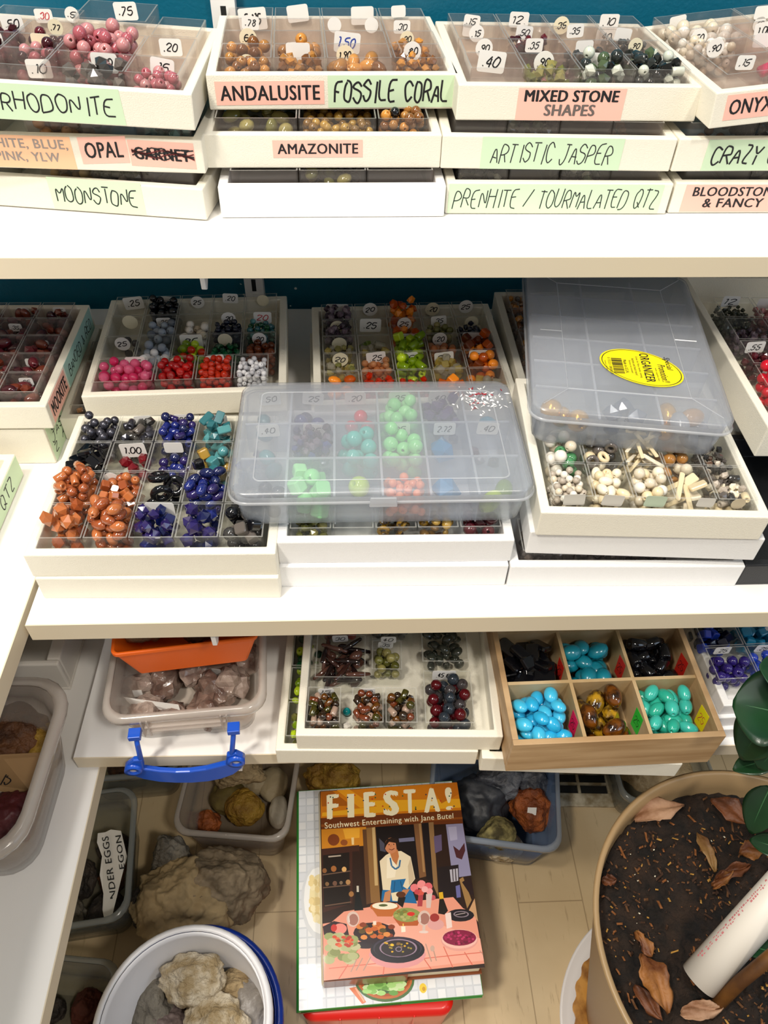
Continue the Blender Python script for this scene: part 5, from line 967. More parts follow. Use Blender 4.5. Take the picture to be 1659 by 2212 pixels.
ART1 = '2a1812:6 997,998 1003,1004 17,2 -1;d07a12:6 997,998 1003,999 828,3 837;a85a10:6 997,91 996,225 899,12 907;e89c1c:122 1003,213 1001,383 887,283 882;eaa820:347 923,1002 897,1001 844,12 847,15 869,403 885;c06a10:804 991,998 1003,997 925,865 876;6a3212:3 837,999 828,997 750,6 771;8c4a18:4 800,999 787,999 775,5 785;c88020:6 771,317 768,309 661,6 660;e0a030:155 764,272 763,267 708,170 707;40221a:6 660,263 667,259 370,6 323;1a1210:12 624,193 631,182 354,13 350;2c1a14:213 633,260 633,273 369,199 360;6a5040:7 521,194 531,195 525,7 515;6a5040:9 453,190 457,191 451,9 447;6a5040:18 359,190 369,191 363,19 353;b0a090:49 618,135 619,135 612,50 610;a06434:102 545,101 552,97 557,91 561,84 563,77 562,71 559,66 554,65 548,66 542,69 536,75 532,82 530,90 531,96 534,100 539;d8a868:169 538,168 544,165 549,160 552,154 554,148 553,143 550,139 546,137 541,138 535,141 530,146 527,152 526,158 526,164 529,167 533;8a5a34:37 539,36 544,33 548,28 552,23 553,17 552,12 550,9 546,7 541,8 536,11 531,16 528,21 527,27 527,32 530,36 534;b08454:192 468,191 474,188 478,183 482,177 483,171 483,165 480,162 476,160 471,161 465,164 461,169 457,175 456,181 457,186 459,190 463;806040:50 467,49 472,46 475,42 478,37 479,32 479,28 477,25 473,24 469,25 465,27 461,31 458,36 457,41 457,46 460,49 463;705040:102 467,102 472,99 477,94 480,89 481,83 481,78 478,74 474,73 469,74 464,77 460,81 457,87 455,93 456,98 458,101 462;806a54:141 468,140 472,138 475,134 478,130 479,126 478,122 476,119 473,118 470,119 466,121 463,125 460,129 459,133 460,137 462,139 465;a07040:210 405,209 411,206 416,201 419,195 421,189 420,183 417,179 413,177 408,178 402,181 397,186 394,193 392,199 393,205 396,209 400;7a3a18:129 703,127 716,119 728,106 736,91 740,75 738,61 732,52 722,48 709,51 696,59 685,71 677,86 673,102 675,115 681,125 691;8c4a20:184 685,183 692,178 698,170 702,161 704,151 704,143 700,137 695,135 689,136 682,141 676,149 672,158 670,168 670,176 673,182 679;e8c88c:211 712,229 712,227 671,212 671;120c10:382 763,651 764,652 466,378 369;6c6c88:537 688,644 690,644 668,539 667;484858:402 698,437 664,441 617,403 627;8a6438:316 762,382 763,380 355,319 352;c4a470:358 761,378 763,373 441,351 441;5c3c24:291 754,318 754,319 352,289 347;7c5434:651 766,706 767,700 470,652 463;a47c50:686 765,702 766,694 493,680 494;8c6a44:756 768,791 769,764 354,738 417;181014:706 767,756 768,740 431,698 456;5e5070:781 686,836 694,826 605,776 591;8e8aaa:876 750,995 749,1007 457,873 450;a8a4c0:888 734,948 734,942 659,892 654;4a2228:906 626,944 597,987 638,985 594,953 546,917 560;1c1418:779 513,925 520,897 293,777 300;b4b0bc:861 496,917 500,909 434,859 429;302428:884 499,878 433,872 433,878 499;302428:903 500,898 434,891 434,897 500;6868a0:886 407,915 412,911 348,883 346;e89a82:141 320,343 336,601 346,861 351,915 291,989 259,1003 18,3 1,3 268,57 271;f0ac98:404 242,676 245,997 137,1004 33,551 23,260 53;d86a58:236 144,96 1,91 4,231 147;d86a58:385 64,370 5,364 6,380 65;d86a58:762 113,804 13,798 12,756 112;d86a58:615 84,669 14,664 11,610 82;d86a58:888 80,928 17,922 15,883 78;d86a58:35 56,1013 73,1012 69,36 52;9c7848:917 441,944 452,979 329,942 288;241418:932 425,994 450,1001 356,974 358;c69a70:946 272,1006 336,1008 217,986 239;1a6aa0:397 411,467 463,565 465,599 393,619 332,387 360;0e4870:489 455,467 363,463 363,484 456;0e4870:526 455,542 373,538 372,521 454;e6d6b6:395 570,439 600,484 617,546 617,607 582,623 461,564 410,537 427,561 465,464 463,451 411,402 416;f2e6cc:446 586,485 590,507 536,489 477,433 474;ccb898:605 574,619 461,578 427,582 531;be7646:465 619,524 626,528 587,506 542,482 568;3c6c94:473 585,479 539,468 538,462 583;3c6c94:478 541,501 523,493 517,470 535;3c6c94:494 524,520 535,526 527,499 516;3c6c94:518 532,529 569,540 567,529 530;c8825a:526 648,525 665,518 681,504 692,487 696,469 694,454 685,442 671,437 654,438 637,446 622,459 611,476 606,493 609,509 617,521 631;20120e:430 625,437 664,459 690,494 697,528 684,532 641,517 627,514 664,469 673,449 655;6a2a20:465 635,483 628,481 624,463 632;6a2a20:481 628,501 636,503 632,483 624;301814:472 657,471 659,467 661,464 660,462 658,463 656,466 654,470 655;301814:505 657,503 659,500 661,497 660,495 658,496 656,499 654,503 655;a8643c:484 657,479 643,475 644,480 658;c4865c:415 402,458 414,444 356,398 352;be7e54:536 409,581 409,540 369,489 369;e8d8b4:455 396,502 400,509 350,460 356;1a1210:505 389,549 368,523 317,490 340;5a3018:551 382,549 388,543 394,533 398,521 400,508 400,497 397,490 392,487 387,488 381,494 375,504 371,516 369,529 369,540 372,547 377;e87c80:639 412,636 425,623 434,606 435,591 428,584 416,587 403,600 394,617 393,632 400;f09090:690 427,687 441,673 450,655 452,639 444,631 431,634 417,648 408,666 407,682 414;e06870:733 413,729 426,717 435,700 436,684 429,677 417,680 404,693 395,710 394,725 401;f0a0a0:732 388,729 398,719 405,706 406,694 401,688 391,690 381,700 374,714 373,726 378;d85848:673 385,670 396,659 404,644 405,631 399,625 388,628 377,639 370,653 369,666 374;f4b0b0:701 401,699 411,689 418,675 419,663 414,657 404,660 394,670 387,683 386,695 391;c84850:645 390,643 399,634 405,623 406,613 401,608 393,610 384,619 379,630 378,640 382;c85860:745 355,743 364,735 369,724 370,714 366,709 358,711 349,719 343,730 343,740 347;d8c0b8:684 377,726 378,704 305,677 307;b04048:633 373,665 375,651 316,619 318;b86028:501 322,495 332,475 342,445 349,409 353,372 354,340 351,319 344,311 335,317 324,337 315,367 308,403 303,439 303,471 306,492 313;c06a30:315 334,496 322,449 277,355 283;f2ead0:491 327,486 335,469 342,442 348,410 351,378 352,351 350,332 345,325 339,330 331,348 324,374 318,406 315,438 314,465 316,484 321;566034:427 335,425 337,419 340,409 342,398 343,387 343,378 342,371 341,369 338,370 336,376 333,386 331,397 330,408 330,417 331,424 332;101416:219 401,234 447,247 446,250 399,268 320,208 320;c8c0b0:231 447,245 446,244 414,230 415;b85c2c:455 273,639 268,608 222,492 228;909a54:637 273,632 287,614 300,586 310,552 315,517 315,486 309,465 298,457 285,462 271,480 258,508 249,541 244,576 244,606 250,628 260;a8ac60:566 267,563 273,553 275,544 274,539 269,542 263,551 260,561 262;748040:530 280,527 285,518 288,508 287,503 282,506 276,515 273,525 275;b4b070:614 254,610 260,601 263,591 261,587 256,590 250,599 248,609 249;8a7a34:508 297,505 303,496 306,486 304,481 299,485 293,494 291,504 292;a8ac60:496 286,493 291,483 294,474 293,469 287,472 282,481 279,491 281;748040:493 285,490 291,480 293,470 292,466 287,469 281,478 278,488 280;b4b070:583 289,580 294,571 297,561 295,556 290,560 285,569 282,579 283;8a7a34:585 272,582 278,572 280,563 279,558 274,561 268,570 265,580 267;a8ac60:491 280,488 285,479 288,469 287,464 282,467 276,477 273,486 275;748040:526 285,523 291,514 294,504 292,499 287,502 281,512 278,521 280;b4b070:528 270,524 276,515 279,505 277,501 272,504 267,513 264,523 265;8a7a34:554 297,551 302,542 305,532 304,527 299,530 293,540 290,549 292;a8ac60:564 263,561 269,552 272,542 270,537 265,541 260,550 257,560 258;748040:534 295,531 300,522 303,512 302,507 296,510 291,520 288,530 290;b4b070:541 257,538 262,528 265,518 264,514 259,517 253,526 250,536 252;8a7a34:627 265,624 271,615 273,605 272,600 267,603 261,613 258,622 260;a8ac60:615 257,612 262,603 265,593 263,588 258,592 253,601 250,611 252;748040:546 301,543 306,533 309,523 308,519 303,522 297,531 294,541 296;b4b070:582 274,579 280,569 282,560 281,555 276,558 270,567 267,577 269;8a7a34:542 294,539 300,530 302,520 301,515 296,518 290,528 287,538 289;a8ac60:547 281,544 286,535 289,525 288,520 283,523 277,532 274,542 276;748040:528 291,525 297,516 300,506 298,501 293,505 288,514 285,524 286;d83028:598 281,597 285,592 289,584 291,574 293,564 293,556 291,550 288,547 284,549 280,554 276,562 274,571 272,581 272,589 274,595 277;1c1410:769 350,794 352,815 284,789 266,749 274;dcae24:769 380,796 382,797 347,769 346;1a161e:981 251,976 264,959 275,932 284,899 288,864 288,834 283,813 274,804 263,808 250,825 239,852 230,885 226,920 226,950 231,971 240;8a7c88:948 259,946 265,936 271,920 276,901 278,881 278,864 276,852 271,847 265,850 259,860 253,875 248,894 246,914 246,931 248,943 253;201a20:939 259,937 264,929 269,916 272,900 274,884 274,870 273,860 269,856 265,858 260,866 255,879 252,895 250,911 250,925 252,935 255;c0b0b0:861 262,926 268,926 265,861 259;2a1a22:461 194,453 215,427 234,385 248,334 255,282 255,238 246,207 231,195 211,204 191,231 172,272 158,322 151,373 152,417 160,448 175;241420:331 146,327 153,314 160,295 165,271 168,248 168,227 166,213 160,208 154,212 146,225 140,244 134,268 132,291 131,311 134,325 139;c8642c:345 188,339 197,323 201,306 199,299 191,305 182,320 178,337 180;d8803c:378 227,372 236,356 240,339 238,332 230,337 221,353 216,370 219;8c3c20:308 219,302 228,286 233,269 230,262 222,268 213,284 208,300 211;5a4a24:294 238,288 247,272 252,255 249,247 241,253 232,269 227,286 230;e09048:363 242,357 251,341 255,325 253,317 245,323 236,339 231,356 234;c8642c:354 223,348 232,333 236,316 234,308 226,314 217,330 212,347 215;d8803c:401 192,395 201,379 206,362 203,355 195,361 186,376 182,393 184;8c3c20:398 197,392 206,376 210,359 208,352 200,357 191,373 186,390 189;5a4a24:328 203,322 212,306 216,289 214,282 206,287 197,303 192,320 195;e09048:321 210,315 219,299 223,282 221,275 213,281 204,296 199,313 202;c8642c:319 219,313 228,297 233,280 230,273 222,278 213,294 208,311 211;d8803c:261 237,255 246,239 251,223 248,215 240,221 231,237 227,254 229;8c3c20:464 225,458 234,442 239,425 236,418 228,423 219,439 214,456 217;5a4a24:398 199,392 208,376 213,360 210,352 202,358 193,374 189,390 191;e09048:407 211,401 220,385 225,368 222,361 214,366 205,382 201,399 203;c8642c:382 242,376 251,360 256,343 253,336 245,341 236,357 231,374 234;d8803c:264 240,258 249,242 254,226 251,218 243,224 234,240 229,257 232;8c3c20:283 246,277 255,261 260,244 257,236 249,242 240,258 235,275 238;5a4a24:274 214,268 223,252 228,236 225,228 217,234 208,250 204,267 206;e09048:284 185,279 194,263 199,246 196,239 188,244 180,260 175,277 177;c8642c:397 207,391 216,375 221,358 218,351 210,356 201,372 197,389 199;d8803c:405 226,399 235,383 240,366 238,359 229,364 220,380 216,397 218;8c3c20:448 183,443 192,427 196,410 194,402 186,408 177,424 172,440 175;5a4a24:407 211,401 220,386 224,369 222,361 214,367 205,383 200,399 203;e09048:430 191,425 200,409 204,392 202,384 194,390 185,406 180,423 183;c8642c:389 181,383 190,367 195,351 192,343 184,349 176,365 171,381 173;dcc0b4:238 277,236 292,228 305,216 314,200 318,184 316,170 309,160 297,156 282,158 267,166 254,178 245,194 241,209 243,223 250,233 262;a87468:231 274,229 286,223 295,214 302,203 305,191 304,180 298,173 289,170 278,171 267,177 258,186 251,198 248,209 249,220 255,227 264;e8dcd4:174 295,177 264,171 264,168 295;dcc0b4:696 254,696 269,689 282,677 291,661 295,645 293,630 285,619 273,613 259,614 244,621 232,633 223,649 219,665 221,679 228,691 239;a87468:689 252,688 263,683 272,674 279,663 282,651 281,640 275,632 266,627 255,628 244,633 235,642 228,653 225,665 227,676 232,684 241;e8dcd4:633 272,633 241,628 241,627 272;dcc0b4:640 220,658 219,653 192,635 193;e8d0c8:674 187,672 190,666 193,656 195,645 196,633 196,623 195,616 194,613 191,615 189,621 186,631 184,643 183,654 182,664 183,671 185;f0d8d0:794 271,832 276,829 201,793 197;e0a4a0:779 218,777 228,767 238,751 245,731 248,710 247,691 243,678 235,672 225,674 214,685 205,701 198,721 194,742 195,760 200,773 208;a03430:753 253,753 261,747 268,738 274,727 276,714 275,704 271,696 265,692 257,693 250,699 242,708 237,719 235,731 236,742 240,750 246;2c1a20:3 254,75 277,155 258,168 203,9 213;ec8c80:155 234,153 244,144 253,131 260,115 263,98 262,84 257,74 249,70 240,73 230,82 221,95 214,111 211,127 212,142 217,151 225;c83028:93 242,92 249,88 255,82 259,74 261,67 260,60 256,56 251,54 244,55 237,59 231,65 227,72 225,80 226,86 230,91 235;9ca468:180 156,173 168,153 176,129 175,113 166,112 154,127 143,150 140,171 145;b0b480:167 178,160 191,139 198,116 198,99 189,99 176,113 165,137 162,158 167;848c50:96 116,89 129,68 136,45 135,29 127,28 114,43 104,66 100,87 105;c0bc90:201 79,194 91,174 99,151 98,135 90,134 77,148 67,171 64,192 68;9ca468:218 131,211 143,191 151,167 150,151 142,150 129,165 119,188 115,209 120;b0b480:79 147,72 159,52 167,28 166,12 157,11 145,26 134,49 131,70 136;848c50:229 100,222 112,202 120,179 119,163 111,162 98,176 88,199 84,220 89;c0bc90:152 146,145 159,124 166,101 166,85 157,84 144,99 134,122 130,143 135;9ca468:105 184,98 197,78 205,54 204,38 195,37 182,52 172,75 168,96 173;b0b480:73 97,66 109,46 117,22 116,6 108,6 95,20 85,43 81,64 86;848c50:184 184,176 196,156 204,132 203,116 194,115 182,130 171,153 167,175 172;c0bc90:143 198,136 211,115 219,91 218,75 209,74 196,89 186,112 182,134 187;9ca468:99 115,92 128,72 135,48 135,32 126,31 113,46 103,69 99,90 104;b0b480:182 142,175 154,155 161,131 161,115 152,114 140,129 129,152 125,173 130;848c50:112 124,104 137,84 144,61 144,45 135,44 122,59 112,82 108,103 113;c0bc90:239 143,232 156,211 163,188 163,171 154,170 141,185 131,208 127,229 132;9ca468:79 201,72 214,51 222,27 221,11 212,11 199,26 189,49 185,70 190;b0b480:74 89,67 101,47 108,23 108,8 99,7 87,22 76,45 73,65 78;848c50:158 99,151 111,131 118,108 118,92 109,91 97,105 86,128 83,149 87;c0bc90:96 175,89 187,68 195,44 194,28 185,28 173,42 162,66 158,87 163;9ca468:185 90,178 102,158 109,135 109,119 100,118 88,132 77,155 74,176 79;b0b480:129 197,122 210,101 218,77 217,61 208,61 195,75 184,99 181,120 186;848c50:223 163,216 175,196 183,172 182,156 173,155 161,169 150,193 146,214 151;c0bc90:202 181,195 193,175 201,151 200,134 191,134 179,148 168,172 164,193 169;9ca468:186 96,179 108,159 116,136 115,120 107,119 94,133 84,156 80,177 85;b0b480:197 156,190 168,170 176,146 175,130 166,129 154,144 143,167 139,188 144;848c50:200 183,193 196,172 203,148 203,132 194,131 181,146 170,169 167,190 172;c0bc90:121 153,114 165,93 173,70 172,54 163,53 151,68 140,91 137,112 142;9ca468:227 180,220 192,200 200,176 199,160 190,159 178,173 167,197 163,218 168;b0b480:221 99,213 112,193 119,170 118,154 110,153 97,167 87,190 83,211 88;d04826:196 177,191 184,178 186,167 183,166 176,176 171,190 171;e06a3c:109 189,104 195,90 198,79 194,79 187,89 182,103 183;b83420:178 151,172 157,159 160,148 156,147 149,158 144,171 145;d04826:165 174,159 180,146 183,135 179,134 172,145 167,158 168;e06a3c:117 161,111 167,98 170,87 166,86 159,97 154,110 155;b83420:186 191,181 197,167 200,156 196,156 189,166 184,180 185;d04826:109 161,103 168,90 170,79 167,78 160,89 155,102 155;e06a3c:182 181,177 187,164 190,153 186,152 179,162 174,176 175;b83420:117 179,112 186,98 188,87 185,87 178,97 173,111 174;d04826:148 193,142 200,129 202,118 198,118 192,128 187,142 187;e06a3c:180 170,175 177,162 179,151 176,150 169,160 164,174 165;b83420:174 185,169 192,156 194,145 190,144 183,154 178,168 179;d04826:194 160,189 166,175 168,164 165,164 158,174 153,188 154;e06a3c:123 155,117 162,104 164,93 160,92 153,103 148,116 149;b83420:164 157,158 164,145 166,134 163,133 156,144 151,157 152;d04826:92 199,86 205,73 208,62 204,61 197,72 192,85 193;e0989a:643 81,634 106,598 130,542 147,474 157,404 156,344 146,303 127,286 103,297 78,334 54,389 37,456 28,524 29,584 39,625 57;1c1824:638 104,636 118,626 132,607 145,582 157,550 166,514 173,476 177,438 178,401 176,367 170,339 162,317 151,303 139,298 125,300 111,311 97,330 84,356 73,387 63,422 57,459 53,497 52,533 55,566 60,595 68,617 78,632 90;383042:622 113,620 125,611 137,594 149,571 159,543 167,510 173,476 177,442 177,409 175,379 171,353 164,334 155,321 144,316 132,318 120,328 108,345 97,369 87,397 79,428 74,462 70,496 69,528 71,558 76,583 83,603 91,616 102;1c1824:612 109,611 120,602 131,586 142,564 152,538 160,507 165,475 169,443 169,411 168,383 163,359 156,341 148,329 138,324 127,326 115,336 104,352 93,374 84,400 76,430 71,461 68,493 67,524 69,552 73,576 79,595 88,607 98;9a8298:591 115,590 125,583 135,570 144,552 152,530 158,506 163,479 166,453 166,427 165,404 161,384 155,369 148,359 139,355 130,357 120,365 111,378 102,396 94,417 87,441 83,467 80,494 80,519 81,542 85,562 90,577 97,587 106;2a2228:582 115,580 123,573 132,562 140,545 148,525 154,503 158,478 160,454 161,431 160,409 156,391 151,377 144,368 137,365 128,366 119,373 111,385 102,402 95,422 89,444 85,468 83,492 82,515 84,536 87,554 92,568 98,578 106;d8a824:523 129,520 133,514 134,508 132,508 128,513 125,519 126;806030:486 139,484 143,477 144,472 142,471 138,476 136,483 136;a08c30:560 116,558 119,551 121,546 119,545 115,550 112,557 112;d8a824:539 141,537 144,530 146,524 144,524 140,529 137,536 137;806030:481 145,478 149,472 150,466 148,465 144,471 141,477 142;a08c30:545 120,543 123,536 125,531 123,530 119,535 116,542 116;d8a824:412 148,410 152,403 154,397 151,397 147,402 145,409 145;806030:491 144,488 147,482 149,476 147,475 143,480 140,487 140;a08c30:429 128,426 131,420 133,414 130,414 127,419 124,425 124;d8a824:480 116,477 120,471 121,465 119,465 115,470 112,477 113;806030:502 126,500 130,493 132,487 129,487 125,492 123,499 123;a08c30:503 138,501 142,494 143,489 141,488 137,493 134,500 135;d8a824:442 107,439 111,433 112,427 110,426 106,431 103,438 104;806030:425 140,423 143,416 145,411 142,410 138,415 136,422 136;a08c30:438 125,436 128,429 130,424 127,423 124,428 121,435 121;d8a824:401 152,399 156,392 157,386 155,386 151,391 148,398 148;806030:477 140,475 143,468 145,462 143,462 139,467 136,474 136;a08c30:508 103,506 107,500 108,494 106,493 102,498 99,505 100;8c7c90:496 116,495 121,491 125,485 128,477 130,469 129,462 127,456 123,454 119,455 114,459 109,466 106,473 105,482 105,489 108,494 111;2a2228:490 116,489 120,487 123,482 125,476 126,471 125,465 124,462 121,460 118,461 115,464 112,468 110,474 109,480 109,485 111,488 113;f0c030:448 139,447 141,445 143,441 145,437 146,432 146,428 145,425 143,424 140,424 138,427 135,430 134,435 133,440 133,444 134,447 136;e4a094:981 128,980 142,971 155,954 167,932 176,905 183,875 187,844 187,814 184,788 177,768 167,754 156,747 143,749 130,758 117,774 105,797 96,824 89,853 85,884 85,913 89,938 95,959 104,974 116;f0bcb0:978 135,977 147,969 159,953 170,931 178,904 185,875 188,845 188,817 186,791 180,772 171,758 161,752 149,754 137,763 125,779 115,801 106,827 100,856 97,885 97,913 99,938 105,958 113,972 124;86163f:973 141,971 151,963 161,948 170,927 178,902 183,874 186,846 187,820 184,797 180,778 173,766 164,760 155,762 145,771 135,786 126,807 119,832 113,859 110,886 110,912 112,936 117,954 123,967 132;a82458:808 166,805 170,798 171,791 169,790 164,796 161,803 162;6c1034:859 146,856 150,849 151,842 149,841 144,847 141,855 142;c03468:820 145,817 149,810 151,804 148,803 144,808 141,816 141;a82458:848 157,846 161,838 163,832 160,831 156,836 153,844 153;6c1034:882 120,879 124,872 126,865 123,865 119,870 116,878 116;c03468:866 129,863 133,856 135,850 132,849 128,854 125,862 125;a82458:923 152,921 157,913 158,907 156,906 151,911 148,919 149;6c1034:920 125,918 129,910 131,904 128,903 124,908 121,916 121;c03468:809 163,807 167,799 169,793 166,792 162,797 159,805 159;a82458:934 140,932 144,924 146,918 143,917 139,922 135,930 136;6c1034:923 145,921 150,913 151,907 149,906 144,911 141,919 142;c03468:871 157,868 161,861 162,854 160,853 155,859 152,866 153;a82458:843 121,841 125,833 126,827 124,826 119,831 116,839 117;6c1034:942 149,939 153,932 154,925 152,924 147,930 144,938 145;c03468:874 174,871 178,864 180,857 178,856 173,862 170,870 170;a82458:788 148,785 152,778 154,772 151,771 147,776 144,784 144;6c1034:911 121,908 125,901 127,895 124,894 120,899 117,907 117;c03468:960 136,957 140,950 142,944 139,943 135,948 131,956 132;a82458:851 169,848 174,841 175,834 173,833 168,839 165,846 165;6c1034:849 169,846 174,839 175,832 173,831 168,837 165,844 166;c03468:884 159,881 163,874 165,867 162,866 158,872 154,880 155;a82458:787 156,784 160,777 162,770 159,769 155,775 151,783 152;6c1034:917 153,915 157,908 159,901 156,900 152,905 148,913 149;c03468:868 119,866 123,859 125,852 122,851 118,856 115,864 115;a82458:861 143,859 148,852 149,845 147,844 142,850 139,857 140;6c1034:866 169,864 174,856 175,850 173,849 168,854 165,862 165;c03468:874 171,871 175,864 177,857 174,856 170,862 166,870 167;a82458:814 153,811 157,804 158,797 156,797 151,802 148,810 149;6c1034:847 122,844 126,837 127,831 125,830 120,835 117,843 118;c03468:839 176,836 180,829 182,822 179,822 175,827 171,835 172;a82458:916 156,913 160,906 162,899 159,898 155,904 152,911 152;6c1034:956 158,954 162,947 164,940 161,939 157,944 154,952 154;c03468:804 154,801 158,794 160,787 157,786 153,792 150,800 150;a82458:934 127,932 131,925 133,918 130,917 126,922 123,930 123;6c1034:904 127,901 131,894 132,887 130,886 125,892 122,899 123;c03468:892 142,890 146,883 147,876 145,875 140,880 137,888 138;a82458:826 166,824 170,817 172,810 169,809 165,815 162,822 162;6c1034:842 176,839 180,832 182,825 179,824 175,830 172,838 172;c03468:903 148,901 152,894 154,887 151,886 147,891 144,899 144;a82458:830 169,827 174,820 175,813 173,812 168,818 165,825 165;b89484:651 133,676 48,669 46,644 132;b89484:693 117,707 49,700 48,686 116;b89484:214 87,173 29,167 31,208 89;b89484:249 88,205 33,199 36,243 91;b89484:301 91,250 30,244 33,296 94;b89484:986 81,1008 60,1002 57,981 78;c8a898:701 106,701 112,699 117,695 120,690 122,684 121,679 118,675 114,673 108,674 103,676 98,680 95,685 93,690 94,696 97,699 101;f4ecd8:503 225,529 224,528 197,501 196;f8d860:520 238,519 224,513 225,514 238;f0e0d0:324 261,345 261,345 242,325 242'
TITLE = [('F', [(48, 971), (135, 974), (126, 831), (47, 829)]), ('I', [(195, 971), (246, 971), (239, 829), (191, 829)]), ('E', [(312, 972), (397, 973), (389, 826), (308, 826)]), ('S', [(454, 973), (568, 973), (556, 825), (444, 827)]), ('T', [(602, 972), (690, 972), (672, 833), (596, 832)]), ('A', [(749, 971), (863, 973), (849, 831), (734, 829)]), ('!', [(901, 972), (955, 973), (942, 835), (889, 832)])]
SUBT = [(31, 763), (934, 773), (938, 814), (29, 809)]
